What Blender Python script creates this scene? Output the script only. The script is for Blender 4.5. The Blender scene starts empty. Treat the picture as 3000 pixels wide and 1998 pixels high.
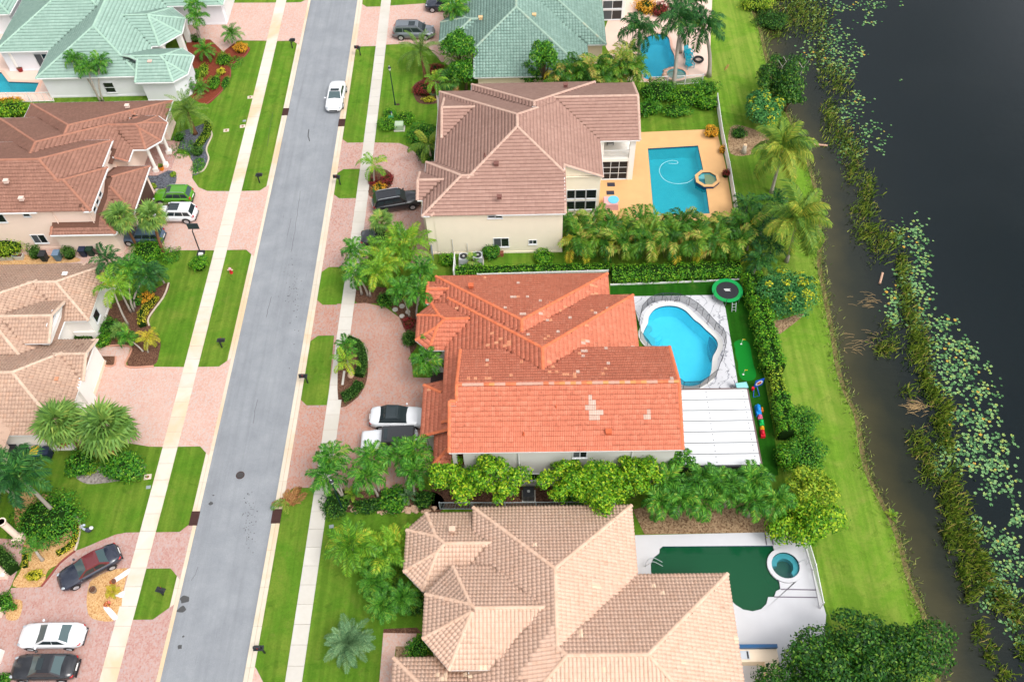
import bpy, bmesh, math, random
import numpy as np
from mathutils import Vector, Matrix, Euler
from mathutils.geometry import tessellate_polygon
random.seed(7); rng = np.random.default_rng(7)
SC = bpy.context.scene
COL = SC.collection
R = math.radians

# ---------------------------------------------------------------- camera, world, sun, exposure
FPX, CH = 2650.0, 66.0                      # focal length in pixels of the 3000 px wide photograph, flying height
PITCH, ROLL, YAW = R(53.413), R(-2.443), R(-1.887)
_fw = np.array([math.sin(YAW)*math.cos(PITCH), math.cos(YAW)*math.cos(PITCH), -math.sin(PITCH)])
_r0 = np.array([math.cos(YAW), -math.sin(YAW), 0.0]); _u0 = np.cross(_r0, _fw)
_r = math.cos(ROLL)*_r0 + math.sin(ROLL)*_u0
_u = -math.sin(ROLL)*_r0 + math.cos(ROLL)*_u0
cam_d = bpy.data.cameras.new('camera'); cam = bpy.data.objects.new('camera', cam_d); COL.objects.link(cam)
cam.matrix_world = Matrix(((_r[0], _u[0], -_fw[0], 0), (_r[1], _u[1], -_fw[1], 0), (_r[2], _u[2], -_fw[2], CH), (0, 0, 0, 1)))
cam_d.sensor_width = 36.0; cam_d.lens = 36.0*FPX/3000.0; cam_d.clip_end = 2000; cam_d.clip_start = 0.5
SC.camera = cam
w = bpy.data.worlds.new('World'); SC.world = w; w.use_nodes = True
nt = w.node_tree; bgn = nt.nodes['Background']
sky = nt.nodes.new('ShaderNodeTexSky'); sky.sky_type = 'NISHITA'; sky.sun_disc = False
SUN_EL, SUN_AZ = R(58), R(128)              # azimuth from +Y (up the street) towards +X (the lake)
sky.sun_elevation = SUN_EL; sky.sun_rotation = SUN_AZ; sky.dust_density = 4.0; sky.air_density = 1.0
hs = nt.nodes.new('ShaderNodeHueSaturation'); hs.inputs['Saturation'].default_value = 0.18
# broken overcast: soft cloud masses over the whole dome
tcw = nt.nodes.new('ShaderNodeTexCoord'); nzw = nt.nodes.new('ShaderNodeTexNoise'); nzw.inputs['Scale'].default_value = 3.4; nzw.inputs['Detail'].default_value = 5; nzw.inputs['Roughness'].default_value = .55
nt.links.new(tcw.outputs['Generated'], nzw.inputs['Vector'])
mrw = nt.nodes.new('ShaderNodeMapRange'); nt.links.new(nzw.outputs['Fac'], mrw.inputs[0])
for k_, v_ in ((1, .4), (2, .6), (3, .62), (4, 1.5)): mrw.inputs[k_].default_value = v_
mxw = nt.nodes.new('ShaderNodeVectorMath'); mxw.operation = 'SCALE'; nt.links.new(hs.outputs[0], mxw.inputs[0]); nt.links.new(mrw.outputs[0], mxw.inputs['Scale'])
nt.links.new(sky.outputs[0], hs.inputs['Color']); nt.links.new(mxw.outputs[0], bgn.inputs[0])
bgn.inputs[1].default_value = 0.15
sd = bpy.data.lights.new('sun', 'SUN'); sd.energy = 0.75; sd.angle = R(20); sd.color = (1.0, 0.96, 0.9)
so = bpy.data.objects.new('sun', sd); COL.objects.link(so)
_ts = Vector((math.sin(SUN_AZ)*math.cos(SUN_EL), math.cos(SUN_AZ)*math.cos(SUN_EL), math.sin(SUN_EL)))
so.rotation_euler = _ts.to_track_quat('Z', 'Y').to_euler(); so.location = (60, 0, 90)
SC.view_settings.view_transform = 'Standard'; SC.view_settings.look = 'None'
SC.view_settings.exposure = 0.84; SC.view_settings.gamma = 1.0; SC.view_settings.use_curve_mapping = False
SC.cycles.max_bounces = 8; SC.cycles.transparent_max_bounces = 12
SC.cycles.use_denoising = True

# ---------------------------------------------------------------- survey helpers: photo pixel + height -> place on the site
TO = {0: (0, 0), 1: (0, 0), 2: (1000, 0), 3: (2000, 0), 4: (0, 666), 5: (1000, 666), 6: (2000, 666), 7: (0, 1332), 8: (1000, 1332), 9: (2000, 1332)}
def at(x, y, z=0.0):
    d = _r*(x-1500) - _u*(y-999) + _fw*FPX
    t = (z-CH)/d[2]
    return (float(d[0]*t), float(d[1]*t), float(z))
def t(n, x, y, z=0.0):
    o = TO[n]; s = 2.354
    return at(o[0]+x/s, o[1]+y/s, z)
def t2(n, x, y, z=0.0): return t(n, x, y, z)[:2]
def F(x, y, z=0.0): return at(x*1.27443, y*1.27443, z)
def proj(P):
    P = np.asarray(P, float) - np.array([0, 0, CH])
    c = np.stack([P@_r, P@_u, P@_fw], -1)
    return np.stack([1500+FPX*c[..., 0]/c[..., 2], 999-FPX*c[..., 1]/c[..., 2]], -1)
def bend(y):                                 # the street bows slightly
    return -0.42*((y-50)/53)**2 if y > 50 else -0.2*((50-y)/31)**2

# ---------------------------------------------------------------- materials
MATS = {}
class NT:
    def __init__(s, name):
        s.m = bpy.data.materials.new(name); s.m.use_nodes = True
        s.t = s.m.node_tree; s.n = s.t.nodes; s.b = s.n['Principled BSDF']; s.o = s.n['Material Output']
        MATS[name] = s.m
    def new(s, k, **kw):
        x = s.n.new('ShaderNode'+k)
        for a, v in kw.items():
            if hasattr(x, a): setattr(x, a, v)
            else: x.inputs[a.replace('_', ' ')].default_value = v
        return x
    def link(s, a, b): s.t.links.new(a, b)
    def pos(s):
        if not hasattr(s, '_p'): s._p = s.new('NewGeometry').outputs['Position']
        return s._p
    def noise(s, scale, detail=3, rough=.55, vec=None, dist=0.0):
        x = s.new('TexNoise'); x.inputs['Scale'].default_value = scale; x.inputs['Detail'].default_value = detail
        x.inputs['Roughness'].default_value = rough; x.inputs['Distortion'].default_value = dist
        s.link(vec if vec is not None else s.pos(), x.inputs['Vector']); return x.outputs['Fac']
    def ramp(s, fac, stops):
        x = s.new('ValToRGB'); e = x.color_ramp.elements
        while len(e) < len(stops): e.new(0.5)
        for k, (p, c) in enumerate(stops):
            e[k].position = p; e[k].color = (c[0], c[1], c[2], 1) if not isinstance(c, (int, float)) else (c, c, c, 1)
        s.link(fac, x.inputs[0]); return x.outputs[0]
    def mix(s, fac, a, b, mode='MIX'):
        x = s.new('Mix'); x.data_type = 'RGBA'; x.blend_type = mode
        for i, v in ((0, fac), (6, a), (7, b)):
            if hasattr(v, 'is_linked') or hasattr(v, 'links'): s.link(v, x.inputs[i])
            elif i == 0: x.inputs[0].default_value = v
            else: x.inputs[i].default_value = (v[0], v[1], v[2], 1) if not isinstance(v, (int, float)) else (v, v, v, 1)
        return x.outputs[2]
    def math(s, op, a, b=0.0):
        x = s.new('Math', operation=op)
        for i, v in ((0, a), (1, b)):
            if hasattr(v, 'links'): s.link(v, x.inputs[i])
            else: x.inputs[i].default_value = v
        return x.outputs[0]
    def island(s): return s.new('NewGeometry').outputs['Random Per Island']
    def orand(s): return s.new('ObjectInfo').outputs['Random']
    def bump(s, h, strength=.3, dist=.02):
        x = s.new('Bump'); x.inputs['Strength'].default_value = strength; x.inputs['Distance'].default_value = dist
        s.link(h, x.inputs['Height']); s.link(x.outputs[0], s.b.inputs['Normal'])
    def col(s, c):
        if hasattr(c, 'links'): s.link(c, s.b.inputs['Base Color'])
        else: s.b.inputs['Base Color'].default_value = (c[0], c[1], c[2], 1)
    def set(s, rough=.6, spec=.3, metal=0.0, coat=0.0):
        s.b.inputs['Roughness'].default_value = rough; s.b.inputs['Specular IOR Level'].default_value = spec
        s.b.inputs['Metallic'].default_value = metal; s.b.inputs['Coat Weight'].default_value = coat
        return s.m

def srgb(r, g, b):
    f = lambda c: (c/255/12.92 if c/255 <= .04045 else ((c/255+.055)/1.055)**2.4)
    return (f(r)*KS, f(g)*KS, f(b)*KS)
KS = .8                                        # photo tones -> base colours
def sc(c, k): return (min(c[0]*k, .92), min(c[1]*k, .92), min(c[2]*k, .92))
def plain(name, c, rough=.55, spec=.3, metal=0.0, coat=0.0, var=.12, scale=6.0, bump=0.0):
    if name in MATS: return MATS[name]
    s = NT(name)
    if var > 0:
        s.col(s.mix(s.noise(scale, 4), sc(c, 1-var), sc(c, 1+var)))
    else: s.col(c)
    if bump: s.bump(s.noise(scale*6, 3), bump, .01)
    return s.set(rough, spec, metal, coat)
def paint(name, c, metal=0.0):
    s = NT(name); s.col(c); return s.set(.25 if not metal else .35, .5, metal, .7)
def leafmat(name, stops, trans=.25, rough=.5, obj=.0):
    if name in MATS: return MATS[name]
    s = NT(name); f = s.island()
    if obj > 0: f = s.math('ADD', s.math('MULTIPLY', f, 1-obj), s.math('MULTIPLY', s.orand(), obj))
    c = s.ramp(f, [(p, sc(q, 1.22 if p > .2 else .8)) for p, q in stops]); s.col(c); s.set(rough, .25)
    tr = s.new('BsdfTranslucent'); s.link(c, tr.inputs[0])
    mx = s.new('MixShader'); mx.inputs[0].default_value = trans
    s.link(s.b.outputs[0], mx.inputs[1]); s.link(tr.outputs[0], mx.inputs[2]); s.link(mx.outputs[0], s.o.inputs[0])
    return s.m
def roofmat(name, stops, dirt=(0.25, .2, .16), damt=.35, big=.25, obj=False):
    s = NT(name); f = s.orand() if obj else s.island()
    mid = stops[len(stops)//2][1]; c = s.mix(.62 if len(stops) > 2 else .3, s.ramp(f, stops), mid)
    c = s.mix(s.math('MULTIPLY', s.ramp(s.noise(.35, 4, .6), [(.35, 0.0), (.7, 1.0)]), big), c, sc(stops[0][1], .72))
    c = s.mix(s.math('MULTIPLY', s.ramp(s.noise(3.2, 5, .7), [(.52, 0.0), (.75, 1.0)]), damt), c, dirt)
    s.col(c); s.bump(s.noise(40, 3), .15, .01); return s.set(.75, .2)
def glassmat(name, c=(.012, .016, .018), rough=.06):
    s = NT(name); s.col(c); return s.set(rough, .6)

def lawn(name, a, b, y, patch=.5):
    s = NT(name)
    c = s.mix(s.ramp(s.noise(1.6, 6, .7), [(.32, 0.), (.68, 1.)]), a, b)
    c = s.mix(s.math('MULTIPLY', s.ramp(s.noise(.3, 6, .68, dist=.8), [(.42, 0.), (.66, 1.)]), patch), c, y)
    c = s.mix(s.math('MULTIPLY', s.ramp(s.noise(5.5, 5, .8), [(.44, 0.), (.66, 1.)]), .45), c, sc(a, .6))
    c = s.mix(s.math('MULTIPLY', s.ramp(s.noise(18, 3, .8), [(.4, 0.), (.65, 1.)]), .45), c, sc(b, 1.35))
    c = s.mix(s.math('MULTIPLY', s.ramp(s.noise(.5, 6, .75), [(.56, 0.), (.72, 1.)]), patch*.7), c, srgb(150, 140, 78))
    c = s.mix(s.math('MULTIPLY', s.ramp(s.noise(.8, 6, .7, dist=.5), [(.56, 0.), (.68, 1.)]), .55), c, sc(a, .58))
    mp = s.new('Mapping'); s.link(s.pos(), mp.inputs[0]); mp.inputs['Scale'].default_value = (1.9, .06, 1)
    c = s.mix(s.math('MULTIPLY', s.ramp(s.noise(1.0, 2, .5, vec=mp.outputs[0]), [(.42, 0.), (.6, 1.)]), .4), c, sc(a, .66))
    s.col(c); s.bump(s.noise(22, 5, .85), 1.0, .09); return s.set(.9, .08)

LAWN = lawn('lawn_green', srgb(84, 130, 32), srgb(108, 150, 44), srgb(150, 156, 66), .65)
def shorelawn():
    return lawn('lawn_bank', srgb(104, 152, 40), srgb(130, 168, 54), srgb(172, 172, 88), .7)
LAWNB = shorelawn()
TURF = lawn('artificial_turf', srgb(34, 92, 16), srgb(44, 106, 22), srgb(52, 112, 28), .3)
PUTT = plain('putting_turf', srgb(18, 128, 40), .8, .1, var=.06)
def asphalt():
    s = NT('asphalt')
    c = s.mix(s.ramp(s.noise(.45, 6, .65), [(.35, 0.), (.68, 1.)]), srgb(143, 147, 152), srgb(162, 166, 170))
    c = s.mix(s.math('MULTIPLY', s.ramp(s.noise(30, 3, .8), [(.4, 0.), (.65, 1.)]), .5), c, srgb(122, 126, 134))
    c = s.mix(s.math('MULTIPLY', s.ramp(s.noise(45, 2, .8), [(.55, 0.), (.7, 1.)]), .4), c, srgb(204, 206, 210))
    c = s.mix(s.math('MULTIPLY', s.ramp(s.noise(7, 6, .8), [(.62, 0.), (.72, 1.)]), .45), c, srgb(96, 98, 104))
    mp = s.new('Mapping'); s.link(s.pos(), mp.inputs[0]); mp.inputs['Scale'].default_value = (1.6, .045, 1)
    c = s.mix(s.math('MULTIPLY', s.ramp(s.noise(1.0, 5, .65, vec=mp.outputs[0]), [(.46, 0.), (.7, 1.)]), .5), c, srgb(128, 131, 136))
    m2 = s.new('Mapping'); s.link(s.pos(), m2.inputs[0]); m2.inputs['Scale'].default_value = (7, .25, 1)
    c = s.mix(s.math('MULTIPLY', s.ramp(s.noise(1.0, 5, .7, vec=m2.outputs[0]), [(.66, 0.), (.7, 1.)]), .45), c, srgb(104, 106, 112))
    s.col(c); s.bump(s.noise(50, 3, .8), .6, .03); return s.set(.88, .2)
ASPH = asphalt()
def concrete(name, a, b, stain, amt):
    s = NT(name)
    c = s.mix(s.noise(2.2, 5, .65), a, b)
    c = s.mix(s.math('MULTIPLY', s.orand(), .35), c, sc(a, .78))
    c = s.mix(s.math('MULTIPLY', s.ramp(s.noise(.16, 4, .6, dist=.4), [(.46, 0.), (.62, 1.)]), amt), c, stain)
    c = s.mix(s.math('MULTIPLY', s.ramp(s.noise(18, 4, .8), [(.55, 0.), (.8, 1.)]), .3), c, sc(a, .7))
    s.col(c); s.bump(s.noise(50, 3), .25, .01); return s.set(.8, .2)
CONC = concrete('sidewalk_concrete', srgb(218, 209, 194), srgb(232, 224, 211), srgb(222, 182, 130), .6)
CONCR = concrete('sidewalk_concrete_grey', srgb(206, 200, 190), srgb(222, 217, 208), srgb(196, 188, 172), .4)
GUTT = concrete('gutter_concrete', srgb(216, 203, 182), srgb(230, 219, 202), srgb(216, 176, 120), .5)
def pavers(name, cols, faint=.0, mort=(.5, .42, .38)):
    s = NT(name)
    br = s.new('TexBrick'); br.offset = .5; br.inputs['Scale'].default_value = 1.0
    br.inputs['Brick Width'].default_value = .23; br.inputs['Row Height'].default_value = .115; br.inputs['Mortar Size'].default_value = .009
    br.inputs['Color1'].default_value = (0, 0, 0, 1); br.inputs['Color2'].default_value = (1, 1, 1, 1); br.inputs['Mortar'].default_value = (.5, .5, .5, 1)
    br.inputs['Mortar Smooth'].default_value = .3
    rot = s.new('Mapping'); s.link(s.pos(), rot.inputs[0]); rot.inputs['Rotation'].default_value = (0, 0, R(90)); s.link(rot.outputs[0], br.inputs['Vector'])
    # colour is picked per paver and per small block so that reds, buffs and greys mix
    vo = s.new('TexVoronoi'); vo.inputs['Scale'].default_value = 9.0; s.link(s.pos(), vo.inputs['Vector'])
    sep = s.new('SeparateColor'); s.link(vo.outputs['Color'], sep.inputs[0])
    f = s.math('ADD', s.math('MULTIPLY', sep.outputs[0], .42), s.math('MULTIPLY', br.outputs['Color'], .38))
    f = s.math('ADD', f, s.math('MULTIPLY', s.noise(.8, 4, .7), .32)); f = s.math('ADD', s.math('MULTIPLY', f, .7), .09)
    c = s.ramp(f, cols)
    c = s.mix(s.math('MULTIPLY', br.outputs['Fac'], .6), c, sc(mort, .75))
    c = s.mix(s.math('MULTIPLY', s.ramp(s.noise(.25, 4, .6), [(.4, 0.), (.7, 1.)]), faint), c, srgb(222, 190, 176))
    c = s.mix(s.math('MULTIPLY', s.ramp(s.noise(.9, 5, .7), [(.6, 0.), (.8, 1.)]), .25), c, srgb(150, 110, 100))
    s.col(c); s.bump(s.math('SUBTRACT', 1.0, br.outputs['Fac']), .5, .012); return s.set(.8, .2)
PAV_A = pavers('pavers_red_blend', [(.2, srgb(176, 116, 95)), (.42, srgb(186, 134, 114)), (.6, srgb(182, 150, 138)), (.8, srgb(156, 152, 155))], .2)
PAV_P = pavers('pavers_pink', [(.2, srgb(204, 154, 136)), (.42, srgb(210, 168, 152)), (.62, srgb(208, 182, 171)), (.82, srgb(186, 182, 181))], .35, (.62, .52, .48))
PAV_B = pavers('pavers_brown_blend', [(.2, srgb(166, 112, 98)), (.42, srgb(194, 148, 134)), (.6, srgb(198, 168, 158)), (.8, srgb(140, 134, 136))], .12)
PAV_R = pavers('pavers_rose', [(.2, srgb(178, 122, 112)), (.42, srgb(190, 146, 136)), (.62, srgb(194, 164, 157)), (.82, srgb(170, 165, 168))], .15)
def mulch(name, a, b, c_, sc_=16):
    s = NT(name)
    vo = s.new('TexVoronoi'); vo.inputs['Scale'].default_value = sc_; s.link(s.pos(), vo.inputs['Vector'])
    sep = s.new('SeparateColor'); s.link(vo.outputs['Color'], sep.inputs[0])
    c = s.ramp(sep.outputs[0], [(.1, a), (.5, b), (.9, c_)])
    c = s.mix(s.math('MULTIPLY', s.noise(1.2, 4), .4), c, sc(a, .6))
    s.col(c); s.bump(vo.outputs['Distance'], .7, .04); return s.set(.9, .1)
MULCH = mulch('mulch_brown', srgb(84, 58, 46), srgb(112, 80, 64), srgb(140, 104, 84))
MULCHR = mulch('mulch_red', srgb(132, 62, 44), srgb(152, 80, 58), srgb(112, 54, 42))
CHIPS = mulch('wood_chips', srgb(214, 168, 112), srgb(236, 196, 144), srgb(190, 138, 88), 12)
SLATE = mulch('slate_chips', srgb(92, 96, 106), srgb(126, 130, 140), srgb(70, 72, 80), 10)
LITTER = mulch('leaf_litter', srgb(150, 120, 92), srgb(188, 162, 128), srgb(110, 84, 62), 9)
GREYROCK = mulch('grey_rock', srgb(150, 142, 136), srgb(178, 170, 162), srgb(120, 112, 106), 6)
WHITE = plain('white_paint', (.70, .70, .69), .5, .3, var=.03)
WHITEM = plain('white_metal', (.68, .69, .70), .35, .4, var=.0)
STUC_W = plain('stucco_white', sc(srgb(236, 232, 226), 1.22), .85, .15, var=.05, scale=1.2, bump=.2)
STUC_C = plain('stucco_cream', sc(srgb(238, 226, 204), 1.22), .85, .15, var=.05, scale=1.0, bump=.2)
STUC_P = plain('stucco_peach', sc(srgb(238, 214, 198), 1.22), .85, .15, var=.05, scale=1.0, bump=.2)
STUC_G = plain('stucco_grey', sc(srgb(206, 204, 198), 1.22), .85, .15, var=.06, scale=1.0, bump=.2)
STUC_L = plain('stucco_lilac_white', sc(srgb(226, 226, 230), 1.22), .85, .15, var=.05, scale=1.0, bump=.2)
STUC_T = plain('stucco_tan', sc(srgb(234, 214, 190), 1.22), .85, .15, var=.05, scale=1.0, bump=.2)
GLASS = glassmat('window_glass')
SCREEN = plain('insect_screen', (.07, .08, .09), .5, .3, var=.2, scale=20)
DARK = plain('dark_interior', (.03, .026, .024), .8, .1, var=.2)
BLACK = plain('black_metal', (.018, .02, .024), .45, .4, var=.1)
RUBBER = plain('rubber', (.02, .02, .021), .75, .2, var=.1)
RIM = plain('alloy_rim', (.5, .51, .53), .3, .5, .6, var=.0)
STEEL = plain('steel', (.55, .57, .6), .3, .5, .7, var=.05)
TRUNKG = plain('palm_trunk_grey', srgb(178, 168, 156), .85, .1, var=.25, scale=9, bump=.4)
TRUNKB = plain('palm_trunk_brown', srgb(122, 86, 62), .9, .1, var=.35, scale=8, bump=.6)
BARK = plain('bark', srgb(120, 100, 82), .9, .1, var=.3, scale=7, bump=.6)
ROCK = plain('rock', srgb(204, 170, 144), .85, .2, var=.25, scale=3, bump=.5)

# ---------------------------------------------------------------- mesh helpers
class MB:
    def __init__(s): s.v = []; s.f = []; s.mi = []
    def add(s, vs, fs, mi=0):
        o = len(s.v); s.v.extend([tuple(map(float, p)) for p in vs])
        for q in fs: s.f.append(tuple(i+o for i in q)); s.mi.append(mi)
        return s
    def box(s, x0, x1, y0, y1, z0, z1, mi=0):
        return s.add([(x0, y0, z0), (x1, y0, z0), (x1, y1, z0), (x0, y1, z0), (x0, y0, z1), (x1, y0, z1), (x1, y1, z1), (x0, y1, z1)],
                     [(0, 3, 2, 1), (4, 5, 6, 7), (0, 1, 5, 4), (1, 2, 6, 5), (2, 3, 7, 6), (3, 0, 4, 7)], mi)
    def cbox(s, c, sx, sy, sz, rz=0., mi=0, taper=1.0):
        ca, sa = math.cos(rz), math.sin(rz); vs = []
        for z, k in ((0, 1.0), (sz, taper)):
            for x, y in ((-1, -1), (1, -1), (1, 1), (-1, 1)):
                X, Y = x*sx/2*k, y*sy/2*k; vs.append((c[0]+X*ca-Y*sa, c[1]+X*sa+Y*ca, c[2]+z))
        return s.add(vs, [(0, 3, 2, 1), (4, 5, 6, 7), (0, 1, 5, 4), (1, 2, 6, 5), (2, 3, 7, 6), (3, 0, 4, 7)], mi)
    def bar(s, a, b, wx, wz=None, up=(0, 0, 1), mi=0):     # a straight bar of rectangular section from a to b
        a, b = Vector(a), Vector(b); d = (b-a).normalized(); u = Vector(up)
        if abs(d.dot(u)) > .98: u = Vector((0, 1, 0))
        x = d.cross(u).normalized()*wx/2; y = x.cross(d).normalized()*(wz or wx)/2
        vs = [a-x-y, a+x-y, a+x+y, a-x+y, b-x-y, b+x-y, b+x+y, b-x+y]
        return s.add(vs, [(0, 3, 2, 1), (4, 5, 6, 7), (0, 1, 5, 4), (1, 2, 6, 5), (2, 3, 7, 6), (3, 0, 4, 7)], mi)
    def prism(s, poly, z0, z1, mi=0):
        n = len(poly); area = sum(poly[i][0]*poly[(i+1) % n][1]-poly[(i+1) % n][0]*poly[i][1] for i in range(n))
        if area < 0: poly = poly[::-1]
        vs = [(p[0], p[1], z0) for p in poly]+[(p[0], p[1], z1) for p in poly]
        fs = [(i, (i+1) % n, n+(i+1) % n, n+i) for i in range(n)]
        for tri in tessellate_polygon([[Vector((p[0], p[1], 0)) for p in poly]]):
            a, b, c = tri; P = [poly[k] for k in tri]
            cr = (P[1][0]-P[0][0])*(P[2][1]-P[0][1])-(P[2][0]-P[0][0])*(P[1][1]-P[0][1])
            if cr < 0: a, c = c, a
            fs.append((n+a, n+b, n+c)); fs.append((c, b, a))
        return s.add(vs, fs, mi)
    def sheet(s, outer, holes=(), z=0.0, thick=0.0, mi=0):     # flat polygon with holes, optional edge skirt
        loops = [outer]+list(holes); flat = [p for l in loops for p in l]
        fs = []
        for tri in tessellate_polygon([[Vector((p[0], p[1], 0)) for p in l] for l in loops]):
            a, b, c = tri; P = [flat[k] for k in tri]
            cr = (P[1][0]-P[0][0])*(P[2][1]-P[0][1])-(P[2][0]-P[0][0])*(P[1][1]-P[0][1])
            if abs(cr) < 1e-9: continue
            fs.append((a, b, c) if cr > 0 else (c, b, a))
        s.add([(p[0], p[1], z) for p in flat], fs, mi)
        if thick:
            for l in loops:
                n = len(l); s.add([(p[0], p[1], z) for p in l]+[(p[0], p[1], z-thick) for p in l], [(i, (i+1) % n, n+(i+1) % n, n+i) for i in range(n)], mi)
        return s
    def cyl(s, c, r, h, n=12, r2=None, axis='z', mi=0):
        r2 = r if r2 is None else r2; vs = []
        for z, q in ((0, r), (h, r2)):
            for k in range(n):
                a = 2*math.pi*k/n; x, y = q*math.cos(a), q*math.sin(a)
                vs.append((c[0]+x, c[1]+y, c[2]+z) if axis == 'z' else (c[0]+z, c[1]+x, c[2]+y) if axis == 'x' else (c[0]+x, c[1]+z, c[2]+y))
        fs = [(k, (k+1) % n, n+(k+1) % n, n+k) for k in range(n)]+[tuple(range(n-1, -1, -1)), tuple(range(n, 2*n))]
        return s.add(vs, fs, mi)
    def tube(s, pts, r, n=6, mi=0):
        pts = [Vector(p) for p in pts]; rs = r if hasattr(r, '__len__') else [r]*len(pts); vs = []
        for i, p in enumerate(pts):
            d = (pts[min(i+1, len(pts)-1)]-pts[max(i-1, 0)]).normalized()
            u = Vector((0, 0, 1)) if abs(d.z) < .9 else Vector((1, 0, 0))
            x = d.cross(u).normalized(); y = d.cross(x)
            for k in range(n):
                a = 2*math.pi*k/n; vs.append(p+x*math.cos(a)*rs[i]+y*math.sin(a)*rs[i])
        m = len(pts); fs = [(i*n+k, i*n+(k+1) % n, (i+1)*n+(k+1) % n, (i+1)*n+k) for i in range(m-1) for k in range(n)]
        fs += [tuple(range(n-1, -1, -1)), tuple(range((m-1)*n, m*n))]
        return s.add(vs, fs, mi)
    def ball(s, c, rx, ry, rz, n=12, m=7, mi=0, jit=0.0, half=False):
        vs = []; fs = []
        for i in range(m+1):
            th = (math.pi/2 if half else math.pi)*i/m
            for k in range(n):
                a = 2*math.pi*k/n; q = 1+random.uniform(-jit, jit)
                vs.append((c[0]+rx*math.sin(th)*math.cos(a)*q, c[1]+ry*math.sin(th)*math.sin(a)*q, c[2]+rz*math.cos(th)*q))
        for i in range(m):
            for k in range(n): fs.append((i*n+k, (i+1)*n+k, (i+1)*n+(k+1) % n, i*n+(k+1) % n))
        return s.add(vs, fs, mi)
    def mesh(s, name, mats, smooth=False):
        me = bpy.data.meshes.new(name); me.from_pydata(s.v, [], s.f)
        for m in (mats if isinstance(mats, (list, tuple)) else [mats]): me.materials.append(m)
        if any(s.mi): me.polygons.foreach_set('material_index', s.mi)
        if smooth: me.polygons.foreach_set('use_smooth', [True]*len(me.polygons))
        me.update(); return me
    def build(s, name, mats, parent=None, smooth=False, world=False):
        if world and parent is not None:
            L = WL.get(parent.name, (0, 0, 0)); s.v = [(p[0]-L[0], p[1]-L[1], p[2]-L[2]) for p in s.v]
        return link(s.mesh(name, mats, smooth), name, parent)
WL = {}
def link(me, name, parent=None, loc=None):
    o = bpy.data.objects.new(name, me); COL.objects.link(o)
    if parent is not None:
        o.parent = parent; WL[o.name] = WL.get(parent.name, (0, 0, 0))
    if loc is not None: o.location = loc
    return o
def tag(o, label=None, cat=None, group=None, kind=None):
    if label: o['label'] = label
    if cat: o['category'] = cat
    if group: o['group'] = group
    if kind: o['kind'] = kind
    return o
def thing(name, label, cat, loc=(0, 0, 0), rz=0.0, group=None):
    o = bpy.data.objects.new(name, None); COL.objects.link(o); o.location = loc; o.rotation_euler = (0, 0, rz)
    o.empty_display_size = .3; WL[o.name] = tuple(loc)
    return tag(o, label, cat, group)
def struct(name, mb, m, parent=None):
    o = mb.build(name, m, parent)
    if parent is None: o['kind'] = 'structure'
    return o
def copy_tree(o, parent=None):
    c = o.copy(); COL.objects.link(c); c.parent = parent
    for ch in o.children: copy_tree(ch, c)
    return c
def smooth_loop(pts, n=6):                     # closed Catmull-Rom through 2-D points
    out = []; m = len(pts)
    for i in range(m):
        p0, p1, p2, p3 = [np.array(pts[(i+k) % m][:2], float) for k in (-1, 0, 1, 2)]
        for k in range(n):
            u = k/n; q = .5*((2*p1)+(-p0+p2)*u+(2*p0-5*p1+4*p2-p3)*u*u+(-p0+3*p1-3*p2+p3)*u**3); out.append((float(q[0]), float(q[1])))
    return out
def smooth_path(pts, n=6):
    out = []; m = len(pts)
    for i in range(m-1):
        p0, p1, p2, p3 = [np.array(pts[min(max(i+k, 0), m-1)], float) for k in (-1, 0, 1, 2)]
        for k in range(n):
            u = k/n; q = .5*((2*p1)+(-p0+p2)*u+(2*p0-5*p1+4*p2-p3)*u*u+(-p0+3*p1-3*p2+p3)*u**3); out.append(tuple(float(a) for a in q))
    out.append(tuple(float(a) for a in pts[-1])); return out
def offset_loop(poly, d):
    n = len(poly); out = []
    area = sum(poly[i][0]*poly[(i+1) % n][1]-poly[(i+1) % n][0]*poly[i][1] for i in range(n)); sg = 1 if area > 0 else -1
    for i in range(n):
        a, b, c = [np.array(poly[(i+k) % n], float) for k in (-1, 0, 1)]
        e1 = (b-a)/max(np.linalg.norm(b-a), 1e-6); e2 = (c-b)/max(np.linalg.norm(c-b), 1e-6)
        nn = np.array([e1[1]+e2[1], -(e1[0]+e2[0])]); nn /= max(np.linalg.norm(nn), 1e-6)
        k = max(.5, nn@np.array([e1[1], -e1[0]])); out.append(tuple(b+nn*sg*d/k))
    return out
# ================================================================ the setting: ground, lake, street, pavements, drives, beds, pools
SHORE_PX = [(2185, -60), (2190, 0), (2221, 85), (2238, 160), (2262, 250), (2300, 330), (2345, 430), (2384, 560), (2395, 692), (2393, 772), (2408, 857), (2429, 963),
            (2446, 1070), (2471, 1154), (2501, 1218), (2527, 1366), (2569, 1459), (2603, 1523), (2629, 1595), (2654, 1693), (2680, 1757), (2701, 1812), (2718, 1897), (2740, 1998)]
SHORE = [at(*p)[:2] for p in SHORE_PX]
SHORE = [(SHORE[0][0]-3+.02*(150-y)*0, float(y)) for y in (260, 220, 180, 150)]+SHORE+[(SHORE[-1][0]+.2, 5.), (SHORE[-1][0]+1, -60.)]
SHORE = smooth_path(SHORE, 4)
def shore_x(y):
    ys = [p[1] for p in SHORE][::-1]; xs = [p[0] for p in SHORE][::-1]
    return float(np.interp(y, ys, xs))

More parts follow.
